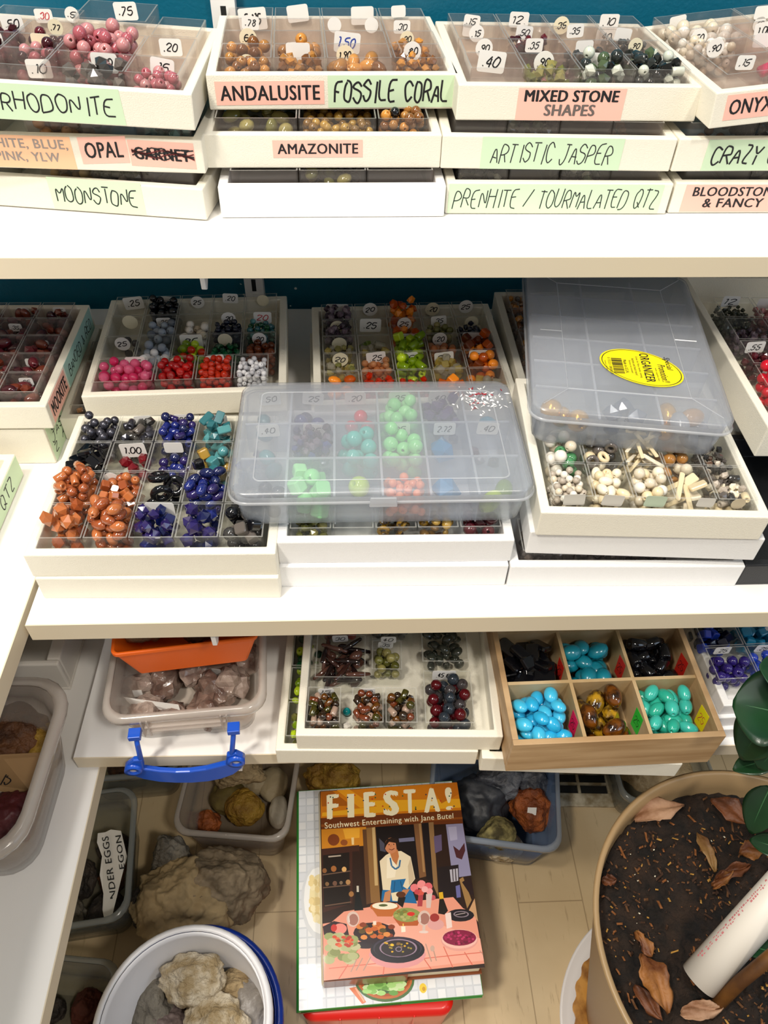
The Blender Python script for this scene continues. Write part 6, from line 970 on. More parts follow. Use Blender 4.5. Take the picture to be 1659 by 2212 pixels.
ART2 = 'd4d8de:215 436,208 501,186 560,154 600,115 617,76 606,44 570,23 515,16 450,25 385,47 331,79 294,116 279,153 289,185 321,206 373;eef0f2:207 443,201 501,182 553,153 589,119 603,85 594,56 562,38 513,32 455,39 397,59 349,87 316,120 303,152 311,180 340,200 386;e8dcae:183 450,179 494,166 533,146 559,123 570,100 563,81 539,68 502,64 459,69 416,82 379,101 354,123 344,146 351,165 373,178 408;f0e4bc:129 446,123 459,109 463,99 455,99 441,110 432,123 434;dcc890:123 386,117 399,104 403,93 395,93 381,104 372,117 374;e8d49c:116 449,110 462,97 466,86 458,86 444,97 434,110 436;f0e4bc:131 533,125 546,112 550,101 542,101 527,112 518,125 520;dcc890:115 531,109 545,95 549,84 541,84 526,95 516,109 519;e8d49c:96 552,90 566,76 570,65 562,65 547,76 537,90 539;f0e4bc:101 510,94 524,81 528,70 520,70 505,81 495,95 498;dcc890:120 442,114 455,101 459,90 451,90 437,101 427,114 430;e8d49c:140 456,134 469,120 473,110 465,110 451,120 442,134 444;f0e4bc:144 473,138 486,125 491,114 482,114 468,125 458,138 461;dcc890:135 444,129 457,115 461,105 453,105 439,115 430,129 432;e8d49c:127 498,121 511,107 516,97 507,97 493,108 483,121 486;f0e4bc:147 403,141 416,128 420,117 412,117 398,128 389,141 391;dcc890:97 450,91 463,77 467,67 459,67 445,77 435,91 437;e8d49c:151 539,145 553,131 557,120 548,120 534,131 524,145 526;f0e4bc:107 411,101 424,87 428,77 420,77 406,88 397,101 399;dcc890:90 411,84 424,71 428,60 420,60 406,71 397,84 399;e8d49c:124 411,118 424,105 428,94 421,94 407,105 397,118 399;f0e4bc:123 373,117 386,103 390,93 382,93 369,103 359,117 361;dcc890:110 442,104 455,90 459,79 451,79 437,90 427,104 429;e8d49c:91 447,85 460,71 464,61 456,61 442,72 433,85 435;f0e4bc:114 366,108 379,95 383,85 375,85 361,95 352,109 354;dcc890:148 522,142 535,128 540,117 531,117 517,128 507,142 509;e8d49c:90 530,84 543,70 547,59 539,59 524,70 515,84 517;f0e4bc:100 414,94 427,81 431,70 423,70 409,81 400,94 402;dcc890:122 448,116 461,103 466,92 457,92 443,103 434,116 436;4c7040:633 82,630 102,620 121,601 139,576 155,545 167,510 176,474 181,437 181,401 177,370 168,343 156,323 140,310 122,306 103,309 83,321 64,340 47,365 32,395 20,429 12,465 7,501 7,535 11,567 19,593 31,614 46,627 63;c06a34:622 87,619 106,609 123,592 140,569 155,540 166,508 174,474 179,439 179,406 175,377 167,352 155,333 141,321 124,317 107,320 88,331 71,349 55,372 41,400 30,432 22,465 18,499 18,531 21,560 29,585 40,604 54,617 70;a85020:613 93,611 110,601 127,585 143,563 156,536 167,506 175,474 179,441 179,410 175,383 168,359 157,342 144,331 128,326 111,330 94,340 78,356 63,378 50,405 39,434 32,466 28,497 28,528 32,555 39,579 49,597 62,608 77;406030:601 97,599 113,590 128,575 142,555 154,530 164,503 171,473 174,444 174,416 171,390 164,369 155,353 143,342 129,339 114,342 99,351 84,366 70,386 58,410 49,438 42,466 39,495 39,523 42,548 48,570 57,586 69,597 83;88c060:490 102,482 110,463 114,444 112,435 105,443 97,462 93,482 95;a8d880:473 41,465 49,446 54,426 52,418 45,426 37,445 32,464 34;6aa048:558 62,551 70,532 75,512 73,504 66,511 58,530 53,550 55;c8e4a8:434 48,427 56,408 61,388 59,380 52,388 44,407 39,426 41;88c060:480 64,472 72,453 77,434 75,425 68,433 59,452 55,472 57;a8d880:437 85,430 93,410 98,391 96,383 88,390 80,409 76,429 78;6aa048:465 79,457 87,438 92,419 90,410 82,418 74,437 70,457 72;c8e4a8:401 67,393 75,374 79,355 77,346 70,354 62,373 58,392 59;88c060:430 68,422 76,403 81,384 79,375 72,383 64,402 59,422 61;a8d880:518 57,511 65,492 69,472 67,464 60,471 52,490 48,510 50;6aa048:455 86,447 94,428 99,409 97,400 90,408 81,427 77,447 79;c8e4a8:546 74,539 83,520 87,500 85,492 78,499 70,518 65,538 67;88c060:426 50,418 58,399 62,380 60,371 53,379 45,398 41,417 43;a8d880:398 53,391 61,372 65,352 63,344 56,352 48,371 44,390 46;6aa048:455 81,447 89,428 93,408 91,400 84,408 76,427 71,446 73;c8e4a8:590 69,583 77,563 81,544 79,535 72,543 64,562 60,582 62;88c060:538 73,531 82,512 86,492 84,484 77,491 69,510 64,530 66;a8d880:576 52,569 60,549 64,530 62,522 55,529 47,548 43,568 45;6aa048:493 97,485 105,466 109,447 107,438 100,446 92,465 88,485 90;c8e4a8:468 73,461 81,442 85,422 83,414 76,422 68,441 64,460 66;88c060:453 71,445 79,426 84,406 82,398 75,406 66,425 62,444 64;a8d880:438 75,430 83,411 87,392 85,384 78,391 70,410 65,430 67;6aa048:500 60,493 68,474 72,454 70,446 63,453 55,472 51,492 53;c8e4a8:543 53,535 61,516 66,497 64,488 57,496 49,515 44,534 46;88c060:481 74,473 82,454 87,434 85,426 78,434 70,453 65,472 67;a8d880:570 75,562 83,543 87,523 85,515 78,522 70,542 65,561 67;6aa048:540 37,533 45,514 50,494 48,486 41,494 33,513 28,532 30;c8e4a8:579 62,572 70,552 75,533 73,524 66,532 58,551 53,571 55;88c060:457 65,449 74,430 78,410 76,402 69,410 61,429 56,448 58;a8d880:532 67,524 75,505 79,485 77,477 70,485 62,504 58,523 60;6aa048:464 75,457 83,437 88,418 86,410 79,417 71,436 66,456 68;c8e4a8:413 89,406 97,387 101,367 99,359 92,367 84,386 80,405 82;88c060:425 65,417 73,398 77,379 75,370 68,378 60,397 56,417 58;a8d880:588 86,580 94,561 99,541 97,533 90,540 81,559 77,579 79;e08058:275 72,313 75,363 13,341 7;f0b898:305 70,312 73,356 17,350 13;e8c83c:696 46,695 54,691 60,685 65,678 67,670 66,663 62,658 56,656 49,657 41,661 35,667 30,674 28,682 29,689 33,694 39;c89820:689 44,688 47,687 50,684 52,680 53,677 53,674 51,671 48,670 45,671 42,673 39,675 37,679 36,682 36,686 38,688 41'
JACK = mat('brown_jacket', '#7c3c14', .3, coat=.3); GREENB = mat('green_cover', '#2c8a34', .35, coat=.3)
b2, w, d = book('cookbook', (645, 2185), (1045, 2150), (652, 1708), .116, .014, GREENB, 'larger cookbook with white tile cover under the FIESTA! cookbook')
tiles = [('e2e6ec', [(0.003, .003), (.997, .003), (.997, .997), (.003, .997)])]
rg = random.Random(2)
for i in range(20):
    for j in range(24):
        x, y = i / 20, j / 24; tiles.append((rg.choice(['e8ebf0', 'dfe3ea', 'e4e6ea', 'd8dce4']), [(x + .004, y + .0035), (x + .046, y + .0035), (x + .046, y + .038), (x + .004, y + .038)]))
tiles[0] = ('ccd1d9', tiles[0][1])
ar = print_art('cover_art', tiles + unpack(ART2), w, d, b2, .01402, 6e-7); ar['label'] = 'cover print of white tiles, pasta plate and green salad bowl'
MB().box(.0, w * .55, -.0006, .0, .0005, .0045).build('jacket_edge', JACK, b2)
b1, w, d = book('cookbook', (699, 2119), (1048, 2090), (683, 1710), .15, .034, JACK, 'cookbook titled FIESTA! on top of the stack on the floor', mat('cream_spine', '#e8d8b4', .35, coat=.3))
ar = print_art('cover_art', [('2a1812', [(0, 0), (1, 0), (1, 1), (0, 1)])] + unpack(ART1), w, d, b1, .03402, 6e-7); ar['label'] = 'cover print of a person in a cream blouse and blue skirt behind a set dinner table'
CRT = mat('title_cream', '#f2e8c4', .35); m = MB(); md = MB(); rg = random.Random(9); DOTS = [mat('dot_green', '#1c5c38', .4), mat('dot_red', '#c0281c', .4), mat('dot_navy', '#20284c', .4)]
for l, q4 in TITLE:
    q = [Vector((u / 1000 * w, v / 1000 * d, .03422)) for u, v in (q4[3], q4[2], q4[1], q4[0])]; print_mb(l, q, .001 if l in 'I!' else .05, 0, m)
    for _ in range(4):
        u, v = rg.uniform(-.1, 1.15), rg.uniform(.02, .98); c = bil(q, u, v); r = .0011
        md.add([(c.x + r * math.cos(i * math.pi / 4), c.y + r * math.sin(i * math.pi / 4), .03426) for i in range(8)], [tuple(range(8))], rg.randrange(3))
ti = m.build('title_lettering', CRT, b1); md.build('confetti_dots', DOTS, b1)
q = [Vector((u / 1000 * w, v / 1000 * d, .03422)) for u, v in SUBT]
print_mb('Southwest Entertaining with Jane Butel', q, .006).build('subtitle_lettering', CRT, b1)
MB().box(.0, w * .52, -.0008, .0, .0005, .0315).build('jacket_flap', JACK, b1)
REDP = mat('red_plastic', '#d81c10', .3, coat=.3)
rb_ = empty('red_box', frame((.028, .302, .0))); m = MB(); m.rings([rrect(.186, .19, .014, 0), rrect(.19, .194, .016, .004), rrect(.198, .2, .018, .09), rrect(.196, .198, .016, .1005), rrect(.18, .18, .01, .1012)])
m.build('shell', REDP, rb_)
for x in (-.05, .0, .045): MB().box(x, x + .003, -.1012, -.09, .006, .0995).build('ridge', REDP, rb_, .0008)
tag(rb_, 'red plastic box under the two cookbooks', 'box')
# ---- floor bins
DIM = clear('grey_clear_plastic', '#eef0ee', .16, .14, '#c8ccc8', .9); DIMR = clear('grey_clear_rim', '#eceeec', .38, .14, '#c8ccca', 1)
A = at(366, 1799, z=.12); B = at(621, 1819, z=.12); r_ = math.atan2(B.y - A.y, B.x - A.x); bw = (B - A).length
DM = frame((A.x + math.cos(r_) * bw / 2 - math.sin(r_) * .1, A.y + math.sin(r_) * bw / 2 + math.cos(r_) * .1, .0), r_)
clear_bin('storage_bin', DM, bw - .012, .188, .12, 'clear bin of yellow and white stones on the floor below the blue handle', r=.02, rimw=.006, body=RIMP)
BM_ = frame((-.404, .408, 0), .115)
clear_bin('storage_bin', BM_, .165, .178, .12, 'clear bin with torn paper sign of black letters beside the side shelf', r=.022, rimw=.006, body=DIM, rim=DIMR)
clear_bin('storage_bin', frame((-.356, .608, 0), .06), .152, .16, .12, 'dim clear bin of dark rocks at the rear, behind the blue handle', r=.02, rimw=.006, body=DIM, rim=DIMR)
clear_bin('storage_bin', frame((-.392, .2, 0), -.12), .15, .158, .12, 'clear bin of dark rocks at the bottom beside the white bucket', r=.02, rimw=.006, body=DIM, rim=DIMR)
def rk(px, py, z, s, seed, m_, lab, **k):
    p = at(px, py, z=z + (s[2] if isinstance(s, tuple) else s) * .5); s = s if isinstance(s, tuple) else (s, s * .9, s * .8)
    return rock(k.pop('name', 'rock'), (p.x, p.y, z), s, seed, m_, lab, **k)
# bin below the blue handle
rk(530, 1745, .004, (.058, .055, .04), 1, YELR, 'round yellow-brown stone in the bin below the blue handle', rough=.08)
rk(495, 1720, .004, (.055, .055, .03), 2, mat('olive_rock', '#7c6c34', .7, bump=.6, bscale=80, col2='#5c4c24', vscale=30), 'olive stone half behind the round yellow stone', rough=.1)
rk(603, 1755, .004, (.03, .05, .03), 3, mat('pale_pebble', '#cfc8b8', .5, bump=.3), 'smooth white pebble at the right of the bin below the blue handle', rough=.05, name='pebble')
rk(590, 1695, .004, (.045, .055, .03), 4, mat('beige_pebble', '#b0a080', .6, bump=.3), 'large beige pebble at the rear right of the bin below the blue handle', rough=.05, name='pebble')
rk(450, 1780, .004, (.044, .034, .032), 5, ORR, 'small orange rock at the front left of the bin below the blue handle', facet=.8, rough=.2)
rk(515, 1672, .02, (.075, .05, .045), 6, TAN, 'ribbed tan rock under the blue handle, rear of the floor bin', rough=.25)
rk(555, 1690, .004, (.05, .04, .03), 7, mat('beige_pebble', '#b0a080'), 'flat beige pebble in the middle rear of the bin below the blue handle', rough=.06, name='pebble')
# torn sign in the dark bin
def bq(x, y, z): return BM_ @ Vector((x, y, z))
sx = .058
out = [(.074, -.07, .112), (.069, -.02, .118), (.072, .03, .116), (.068, .066, .112), (.058, .07, .1), (.05, .05, .092), (.047, .01, .088), (.049, -.03, .085), (.044, -.068, .08)]
SQ = [at(232, 1985, z=.075), at(262, 1975, z=.09), at(258, 1800, z=.09), at(212, 1800, z=.075)]
oP = [at(px, py, z=zz) for px, py, zz in ((228, 1998, .07), (240, 1990, .078), (262, 1900, .088), (275, 1850, .094), (262, 1795, .092), (240, 1792, .085), (228, 1798, .08), (212, 1800, .075), (210, 1820, .074), (221, 1850, .074), (216, 1890, .071), (224, 1930, .07), (222, 1965, .068))]
N_ = Vector((0, .2, 1)).normalized()
sg = MB().prism(oP, (0, 0, .0004)).build('paper_sign', PAPER, None); tag(sg, 'torn white paper sign reading NDER EGGS and EGON in the dark bin', 'paper sign')
m = MB(); lf = Vector((0, 0, .004))
q = [at(254, 1942, z=.078) + lf, at(236, 1808, z=.083) + lf, at(222, 1811, z=.079) + lf, at(240, 1944, z=.074) + lf]
print_mb("THUNDER EGGS"[3:], [q[0], q[1], q[2], q[3]], .006, 0, m)
q = [at(272, 1878, z=.092) + lf, at(263, 1806, z=.093) + lf, at(251, 1808, z=.089) + lf, at(260, 1880, z=.088) + lf]
print_mb('EGON', q, .006, 0, m); m.build('writing', INK, sg)
def inbin(M, items, seed0):
    for i, (x, y, s_, m_, lb) in enumerate(items):
        p = M @ Vector((x, y, .004)); rock('rock', p, (s_, s_ * .9, s_ * .8), seed0 + i, m_, lb, rz=i, rough=.18)
inbin(BM_, ((.035, -.05, .052, DARKR, 'dark grey rock at the front of the bin with the torn sign'), (.04, -.002, .042, BROWNR, 'brown rock beside the torn sign'), (-.01, .0, .05, DARKR, 'dark rock left of the torn sign'), (.036, .045, .045, DARKR, 'dark rock behind the torn sign'), (-.02, -.05, .046, GREYR, 'grey rock half under the side shelf near the torn sign')), 50)
inbin(frame((-.356, .608, 0), .06), ((-.02, -.02, .06, BROWNR, 'dark brown rock at the left of the dim rear bin'), (.03, -.02, .044, DARKR, 'black rock at the right of the dim rear bin')), 60)
inbin(frame((-.392, .2, 0), -.12), ((.005, -.03, .065, BROWNR, 'big brown rock in the bin beside the white bucket'), (.045, .01, .034, DARKR, 'small dark rock by the right wall of the bin beside the white bucket'), (.02, .045, .042, mat('reddish_rock', '#5c2c20', .7, bump=.6), 'reddish rock at the rear of the bin beside the white bucket'), (-.03, .04, .042, DARKR, 'dark rock at the left rear of the bin beside the white bucket')), 70)
# big nodule rocks
BIGR = mat('nodule_rock', '#a8926c', .9, col2='#7c6a4c', vscale=16, bump=.8, bscale=60); BIGT = mat('nodule_face', '#94836a', .85, col2='#6e604c', vscale=40, bump=.8, bscale=90)
rk(398, 1962, 0, (.125, .115, .118), 81, BIGR, 'large lumpy tan rock on the floor behind the white bucket', rough=.22, sub_=5)
rk(484, 1912, .0, (.112, .1, .135), 85, BIGT, 'large tan rock with a flat top face, right of the lumpy rock', rough=.16, facet=.45, sub_=5)
rk(370, 1862, .0, (.06, .05, .1), 83, GREYR, 'smaller grey rock at the top left of the large tan rocks', rough=.2)
rk(325, 1960, 0, (.045, .06, .08), 84, DARKR, 'dark brown rock in shade at the left of the lumpy rock', rough=.15)
# white bucket and blue bucket
BW = mat('white_bucket_plastic', '#e2e2e6', .35, spec=.5); BB = mat('navy_bucket_plastic', '#0c2c84', .3, coat=.2)
def bucket(name, c, r, h, m_, label, taper=.014, z=0):
    t = empty(name, frame((c[0], c[1], z)))
    MB().lathe([(0.001, .002), (r - taper - .002, .002), (r - .003, h - .02), (r - .004, h), (r - .006, h), (r - .0062, h - .012), (r - taper - .004, .005), (.001, .005)], 56).build('tub', m_, t)
    MB().lathe([(r - .004, h + .002), (r, h + .003), (r + .004, h), (r + .004, h - .014), (r + .002, h - .014), (r + .002, h - .003), (r - .003, h - .001)], 56, closed=True).build('rim', m_, t)
    tag(t, label, 'bucket'); return t
bucket('bucket', (-.195, .1835), .0965, .22, BW, 'white bucket of pale crystal rocks at the bottom of the photo', z=.006)
bb_ = bucket('bucket', (-.1895, .186), .101, .2, BB, 'dark blue bucket the white bucket is nested in', .012)
for i, (px, py, z, s, m_, lb) in enumerate(((420, 2120, .12, (.072, .05, .06), PALE, 'half-round crusted rock topmost in the white bucket'), (530, 2185, .09, (.055, .07, .05), mat('white_core_rock', '#b8b4b4', .4, col2='#70685c', vscale=10, bump=.6), 'broken rock with bluish white core at the right of the white bucket'), (470, 2215, .115, (.075, .06, .055), PALE, 'crusted yellowish rock at the bottom middle of the white bucket'), (330, 2180, .09, (.05, .07, .05), GREYR, 'grey split rock at the left of the white bucket'), (365, 2215, .09, (.05, .05, .05), mat('mauve_rock', '#7c6c68', .6, bump=.7), 'grey-mauve split rock at the lower left of the white bucket'), (500, 2140, .09, (.055, .045, .05), TAN, 'tan rock right of the topmost rock in the white bucket'), (440, 2165, .08, (.05, .05, .05), TAN, 'small tan rock under the topmost rock in the white bucket'))):
    rk(px, py, z, s, 90 + i, m_, lb, rough=.2, facet=.4 if i in (3, 4) else 0)
rk(430, 2165, .03, (.12, .11, .07), 99, GREYR, 'large grey rock lowest in the white bucket', rough=.1)
# bin right of the cookbooks
BLUEP = clear('bluish_clear_plastic', '#dce8fa', .34, .14, '#98b4e0', .9); BLUER = clear('bluish_rim', '#eef2f8', .5, .14, '#d0dcec', 1)
A = at(1002, 1815, z=.12); B = at(1205, 1842, z=.12); r_ = math.atan2(B.y - A.y, B.x - A.x) ; bw = .2; b_ = Vector((B.x, B.y, 0)) + Vector((math.cos(r_) * .008, math.sin(r_) * .008, 0))
RM = frame((b_.x - math.cos(r_) * bw / 2 - math.sin(r_) * .085, b_.y - math.sin(r_) * bw / 2 + math.cos(r_) * .085, 0), r_)
clear_bin('storage_bin', RM, bw - .012, .158, .12, 'bluish clear bin of rocks right of the FIESTA! cookbook', r=.02, rimw=.006, body=BLUEP, rim=BLUER)
o = rk(1145, 1750, .02, (.062, .06, .075), 101, ORR, 'orange-brown agate rock with white sticker in the bluish bin', rough=.16)
q = Vector((-.006, -.018, .032)); sheet('price_sticker', [q + Vector((-.007, -.002, -.006)), q + Vector((.006, -.004, -.003)), q + Vector((.007, .004, .006)), q + Vector((-.006, .006, .003))], PAPER, o)
o = rk(1035, 1740, .02, (.09, .08, .07), 102, mat('slate_rock', '#3a3e46', .5, bump=.6, bscale=50, col2='#24262c', vscale=20), 'large dark slate rock with sticker beside the cookbook in the bluish bin', rough=.14)
q = Vector((-.012, -.022, .024)); sheet('price_sticker', [q + Vector((-.006, -.004, -.003)), q + Vector((.006, -.004, -.003)), q + Vector((.006, .004, .003)), q + Vector((-.006, .004, .003))], PAPER, o)
rk(1075, 1800, .06, (.055, .045, .04), 103, mat('mossy_rock', '#a89c64', .8, col2='#50482c', vscale=60, bump=1), 'round yellow-green crusted rock at the front of the bluish bin', rough=.12)
rk(1080, 1690, .05, (.07, .05, .06), 104, SILV, 'blue-grey rock at the rear of the bluish bin', rough=.2, facet=.5)
rk(1150, 1690, .04, (.055, .05, .06), 105, SILV, 'blue-grey lump behind the orange-brown agate rock', rough=.2, facet=.5)
rk(1085, 1828, .004, (.06, .04, .045), 106, PALE, 'pale rock at the base of the bluish bin seen through its front', rough=.15)
rk(715, 1680, .02, (.085, .06, .06), 107, YELR, 'yellow rock behind the top left corner of the cookbooks', rough=.2, facet=.5)
# floor register, rear right bin and rock
VENT = mat('dirty_white_metal', '#c8bea6', .6, col2='#8a7a5c', vscale=50)
va, vb = at(1222, 1738, z=.006), at(1345, 1738, z=.006); t = empty('floor_register', frame((va.x - .04, va.y, .0005), -.05)); vw = vb.x - va.x + .05
m = MB(); m.box(0, vw, 0, .022, 0, .006).box(0, vw, .128, .15, 0, .006).box(0, .02, .022, .128, 0, .006).box(vw - .03, vw, .022, .128, 0, .006); m.build('frame', VENT, t, .001)
m = MB()
for i in range(1, 6): m.box(.02, vw - .03, .018 + .019 * i, .022 + .019 * i, .001, .005)
m.box(vw * .45, vw * .48, .022, .128, .001, .0055); m.build('louver_grille', VENT, t); MB().box(.015, vw - .02, .018, .13, 0, .0008).build('duct_opening', DARK, t)
tag(t, 'dirty white floor register grille between the bluish bin and the pot', 'vent')
p = at(1372, 1738, z=.1)
clear_bin('storage_bin', frame((p.x + .062, p.y + .09, 0), .02), .15, .16, .1, 'clear bin of tan rock standing behind the plant pot', r=.018, rimw=.005, body=DIM, rim=DIMR)
o = rock('rock', (p.x + .06, p.y + .08, .004), (.11, .1, .095), 111, TAN, 'tan rock in the bin behind the plant pot', rough=.15)
# ---- plant pot
POT = mat('tan_pot_plastic', '#a08560', .4, bump=.05); px_, py_ = .4233, .1986; PR = .1832; PH = .40
t = empty('plant_pot', frame((px_, py_, 0)))
MB().lathe([(.001, 0), (PR - .083, 0), (PR - .08, .004), (PR - .010, PH - .03), (PR - .004, PH - .004), (PR - .002, PH), (PR - .005, PH + .0015), (PR - .0085, PH), (PR - .0115, PH - .03), (PR - .08, .01), (.001, .01)], 96).build('vessel', POT, t)
tag(t, 'large round tan plant pot in the bottom right corner', 'plant pot')
SOIL = mat('dark_soil', '#2a1c12', .95, bump=1, bscale=150, col2='#0e0805', vscale=40)
_nt = SOIL.node_tree; _bp = [n for n in _nt.nodes if n.type == 'BUMP'][0]; _bp.inputs['Distance'].default_value = .006
SZ = PH - .04; rg = random.Random(21); V = []; F = []; NR, NA = 70, 200
for i in range(NR + 1):
    for j in range(NA):
        r = (PR - .0135) * (i / NR); a = 2 * math.pi * j / NA; x, y = r * math.cos(a), r * math.sin(a)
        z = .007 * noise.noise(Vector((x * 30, y * 30, 1))) + .006 * noise.noise(Vector((x * 90, y * 90, 4))) + -.0005 + .004 * noise.noise(Vector((x * 220, y * 220, 7))) + .006 * noise.noise(Vector((x * 10, y * 10, 2)))
        V.append((x, y, z))
for i in range(NR):
    for j in range(NA): F.append((i * NA + j, i * NA + (j + 1) % NA, (i + 1) * NA + (j + 1) % NA, (i + 1) * NA + j))
m = MB(); m.add(V, F, 0, True); so = m.build('soil', SOIL); so.matrix_basis = frame((px_, py_, SZ)); tag(so, 'dark soil filling the tan plant pot', 'soil', None, 'stuff')
m = MB(); BK = [mat('bark_brown', '#5c3a1c', .8), mat('bark_gold', '#a87c34', .7), mat('perlite', '#e4dcc4', .7), mat('bark_dark', '#38200e', .8), mat('bark_rust', '#7c4a20', .8)]
for _ in range(1900):
    r = (PR - .018) * math.sqrt(rg.random()); a = rg.uniform(0, 6.283); x, y = r * math.cos(a), r * math.sin(a)
    k = rg.choice([0, 0, 0, 1, 3, 3, 3, 4, 4]) if rg.random() < .96 else 2
    if noise.noise(Vector((x * 14, y * 14, 9))) < -.05 and rg.random() < .75: continue
    s = rg.uniform(.0006, .0024) * (.7 if k == 2 else 1); l = s * rg.uniform(.8, 1.9) * (1.8 if rg.random() < .08 else 1) if k != 2 else s; T_ = frame((px_ + x, py_ + y, SZ + rg.uniform(.003, .008)), rg.uniform(0, 6.3), rg.uniform(-.5, .5), rg.uniform(-.5, .5))
    P = [(-l, -s * .5, 0), (l * .8, -s * .6, 0), (l, s * .5, 0), (-l * .7, s * .6, 0), (0, 0, s * .8)]
    m.add([T_ @ Vector(p) for p in P], [(0, 1, 4), (1, 2, 4), (2, 3, 4), (3, 0, 4)], k)
tag(m.build('bark_chips', BK), 'bark chips and white perlite specks scattered over the soil', 'bark chips', None, 'stuff')
def leaf_mesh(name, L, Wd, m_, curl=.2, fold=.25, wav=.0, th=.0004, seed=0, tip=1.0, rag=0):
    nu, nv = 14, 8; V = []; rg = random.Random(seed)
    for i in range(nu + 1):
        u = i / nu; hw = Wd / 2 * (math.sin(math.pi * min(1, u * .96 + .02) ** .85) ** .75) * (1 if u < .9 else (1 - (u - .9) * 3.5 * tip))
        hw *= 1 + rag * noise.noise(Vector((u * 7, seed * .37, 0)))
        for j in range(nv + 1):
            v = -1 + 2 * j / nv; x = u * L; y = v * hw
            z = fold * abs(y) + curl * L * (math.sin(u * math.pi * .9) - .3 * u) * .4 + wav * math.sin(u * 9 + v * 2 + seed) * abs(v) + wav * .6 * math.sin(v * 5 + u * 6)
            V.append((x, y, z))
    n = len(V); F = []
    for i in range(nu):
        for j in range(nv): a = i * (nv + 1) + j; F.append((a, a + 1, a + nv + 2, a + nv + 1))
    me = bpy.data.meshes.new(name); me.from_pydata(V, [], F); me.materials.append(m_); me.polygons.foreach_set('use_smooth', [True] * len(F)); me.update(); return me
def leaf(name, p0, p1, Wd, m_, label=None, parent=None, roll=0, **k):
    """a leaf from base p0 to tip p1"""
    p0, p1 = Vector(p0), Vector(p1); X = (p1 - p0); L = X.length; X.normalize(); Y = Vector((0, 0, 1)).cross(X).normalized(); Z = X.cross(Y)
    Mx = Matrix((X, Y, Z)).transposed().to_4x4(); Mx.translation = p0
    o = link(name, leaf_mesh(name, L, Wd, m_, **k), parent); o.matrix_basis = Mx @ Euler((roll, 0, 0)).to_matrix().to_4x4()
    s = o.modifiers.new('thickness', 'SOLIDIFY'); s.thickness = .0006
    if label: tag(o, label, 'leaf')
    return o
DRY1 = mat('pale_dry_leaf', '#a88468', .7, col2='#7c5438', vscale=40, bump=.4); DRY2 = mat('brown_dry_leaf', '#6c3c1c', .6, col2='#44220e', vscale=40, bump=.4); DRY3 = mat('olive_dry_leaf', '#806034', .6, col2='#5c3c1c', vscale=40, bump=.4); DRY4 = mat('golden_dry_leaf', '#94602c', .6, col2='#5c3014', vscale=40, bump=.4)
sp_ = lambda x, y, z=.012: at(x, y, z=SZ + z)
for a, b, wd_, mm, lb, kk in (((1372, 1775), (1478, 1740), .026, DRY1, 'pale curled dry leaf at the upper left of the soil', dict(wav=.002, curl=.3, roll=-.3)), ((1535, 1728), (1622, 1786), .026, DRY2, 'brown dry leaf at the top of the soil', dict(wav=.002, curl=.35)), ((1506, 1800), (1546, 1884), .0135, DRY3, 'narrow olive-brown dry leaf in the middle of the soil', dict(wav=.0015, curl=.3)),
                         ((1408, 2066), (1374, 2012), .014, DRY4, 'small tan dry leaf above the long golden leaf', dict(wav=.002)), ((1385, 2062), (1444, 2190), .027, DRY4, 'long golden dry leaf at the lower left of the soil', dict(wav=.003, curl=.4)), ((1370, 2130), (1430, 2205), .016, DRY2, 'dark dry leaf beside the long golden leaf', dict(wav=.002)),
                         ((1540, 1918), (1580, 1884), .012, DRY4, 'small crumpled golden leaf above the white pipe', dict(wav=.004)), ((1600, 1845), (1650, 1828), .02, DRY4, 'golden-brown dry leaf near the right edge above the white pipe', dict(wav=.003)), ((1300, 1905), (1332, 1900), .012, DRY2, 'small brown dry leaf by the pot wall at the left', dict(wav=.002)), ((1470, 2190), (1560, 2178), .017, DRY1, 'pale torn leaf at the bottom of the soil', dict(wav=.003)), ((1545, 1900), (1620, 1870), .014, DRY2, 'dark dry leaf over the soil near the white pipe', dict(wav=.004))):
    leaf('dry_leaf', sp_(*a), sp_(*b, .016), wd_, mm, lb, seed=a[0], rag=.35, **{**kk, 'wav': kk.get('wav', .002) * 1.5})
m = MB()
e0, e1 = at(1510, 2118, z=SZ + .016), at(1790, 1810, z=.50); dr = (e1 - e0).normalized()
pr = .0185; n = 40
m.tube([e0, e0 + (e1 - e0) * .5, e1], pr, n); PV = mat('white_pipe_plastic', '#e6e0d6', .4)
po = m.build('plastic_pipe', PV); tag(po, 'white plastic pipe with red printing stuck in the soil', 'pipe')
m = MB(); L = (e1 - e0).length; up = (CAM - (e0 + e1) / 2); up = (up - dr * up.dot(dr)).normalized(); sd = dr.cross(up); rg = random.Random(6)
for row, a0 in ((0, .62), (1, .80)):
    s = .02
    while s < L * .75:
        w_ = rg.uniform(.0012, .0028)
        if rg.random() < .8:
            for (h0, h1) in ((0, .05), (.06, .1)):
                if rg.random() < .75:
                    A = [(s, a0 + h0), (s + w_, a0 + h0), (s + w_, a0 + h1), (s, a0 + h1)]
                    m.add([e0 + dr * x + (up * math.cos(-a) + sd * math.sin(-a)) * (pr + .0003) for x, a in A], [(0, 1, 2, 3)])
        s += w_ + .0011
m.build('red_printing', mat('faded_red_print', '#d07078', .6), po)
m = MB(); m.tube([at(1530, 2190, z=SZ), at(1600, 2120, z=SZ + .045), at(1760, 1990, z=.5)], .0065, 12); tag(m.build('wooden_stake', mat('stake_wood', '#6c4416', .6, col2='#4c2c0c', vscale=30)), 'brown wooden stake leaning out of the soil below the white pipe', 'stake')
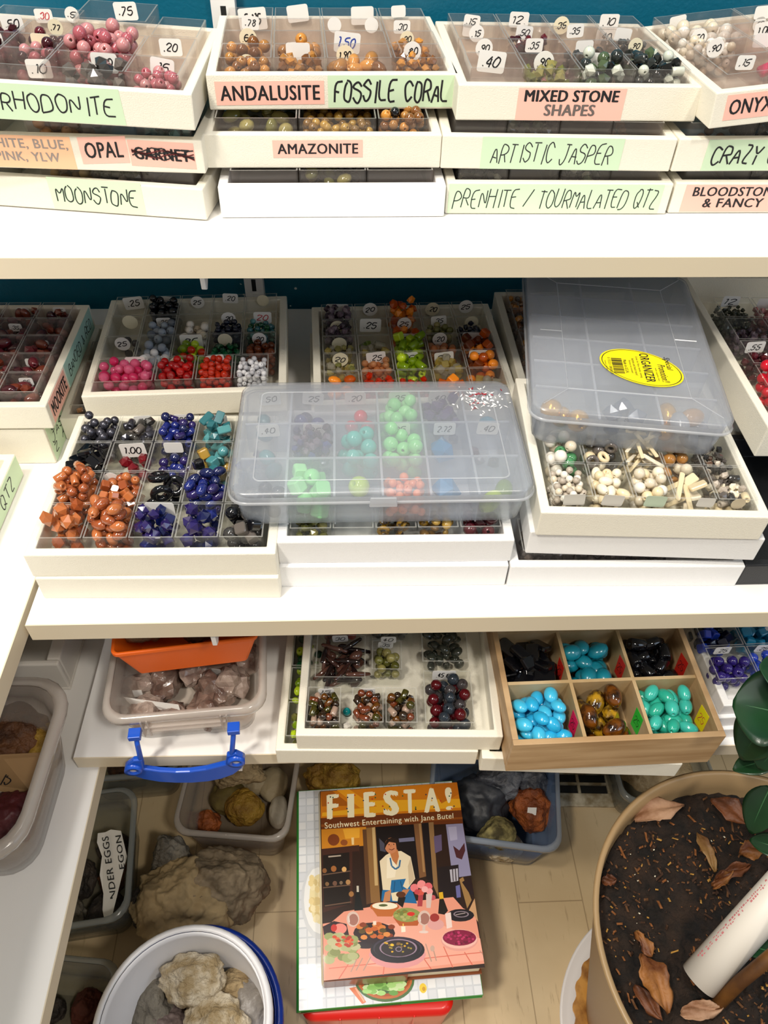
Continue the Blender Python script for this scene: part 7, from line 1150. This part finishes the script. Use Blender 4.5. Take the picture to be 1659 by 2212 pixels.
# rubber plant
LEAF = mat('glossy_dark_leaf', '#0a2412', .36, coat=.12, col2='#123a1c', vscale=14); STEM = mat('plant_stem', '#3c2c1c', .7)
VEIN = mat('leaf_vein', '#2c5c34', .5)
rp = empty('rubber_plant', frame((.52, .2, SZ)))
IR = rp.matrix_basis.inverted(); tr_ = [Vector((.52, .2, SZ)), Vector((.53, .21, .48)), Vector((.525, .24, .6)), Vector((.52, .26, .75))]
MB().tube([IR @ p for p in tr_], [.008, .007, .006, .004], 12).build('stem', STEM, rp)
for a, za, b, zb, wd_, ro in (((1700, 1545), .64, (1583, 1520), .63, .078, -.1), ((1680, 1530), .60, (1602, 1640), .555, .05, .5), ((1672, 1640), .54, (1584, 1664), .53, .026, .1), ((1665, 1700), .5, (1622, 1800), .46, .035, .6), ((1700, 1840), .46, (1620, 1815), .45, .03, .2), ((1680, 2060), .42, (1592, 2040), .40, .022, .1), ((1720, 1480), .66, (1640, 1440), .67, .05, 0), ((1690, 1590), .58, (1640, 1660), .55, .04, -.3)):
    o = leaf('leaf', IR @ at(*a, z=za), IR @ at(*b, z=zb), wd_, LEAF, None, rp, roll=ro, curl=.12, fold=.1, seed=a[0], tip=.6)
    vs = o.data.vertices; MB().tube([vs[i * 9 + 4].co + Vector((0, 0, .0002)) for i in range(15)], [.0011 * (1 - i / 18) for i in range(15)], 6).build('midrib', VEIN, o)
tag(rp, 'rubber plant with dark glossy leaves growing in the tan pot', 'plant')
# oval frame by the pot
c_ = at(1400, 2200, z=.03)
fr = empty('serving_dish', frame((c_.x - .004, c_.y + .018, .0005), .9)); pr_ = [(.062, .004), (.075, .004), (.08, .010), (.085, .009), (.09, .014), (.095, .013), (.104, .02), (.108, .02), (.107, .017), (.096, .009), (.08, .004), (.062, .0025)]
MB().lathe(pr_, 72, closed=True, sx=1.25, sy=.95).build('rim', mat('white_glazed_rim', '#e6e2e0', .3), fr)
m = MB(); R0 = []; NS = 144
for zz_, rr in ((.0045, .0), (.008, .066), (.013, .0865), (.0125, .088)):
    R0.append([Vector((1.25 * (rr + (.0022 * math.cos(2 * math.pi * i / 6) if rr > .06 else 0)) * math.cos(2 * math.pi * i / NS), .95 * (rr + (.0022 * math.cos(2 * math.pi * i / 6) if rr > .06 else 0)) * math.sin(2 * math.pi * i / NS), zz_ + .001)) for i in range(NS)])
m.rings(R0, cap0=False, cap1=False).build('scalloped_lining', mat('golden_brown_lining', '#c08a3c', .5, col2='#7c4c14', vscale=40), fr)
tag(fr, 'white ribbed dish with scalloped golden-brown lining half under the tan pot', 'dish')
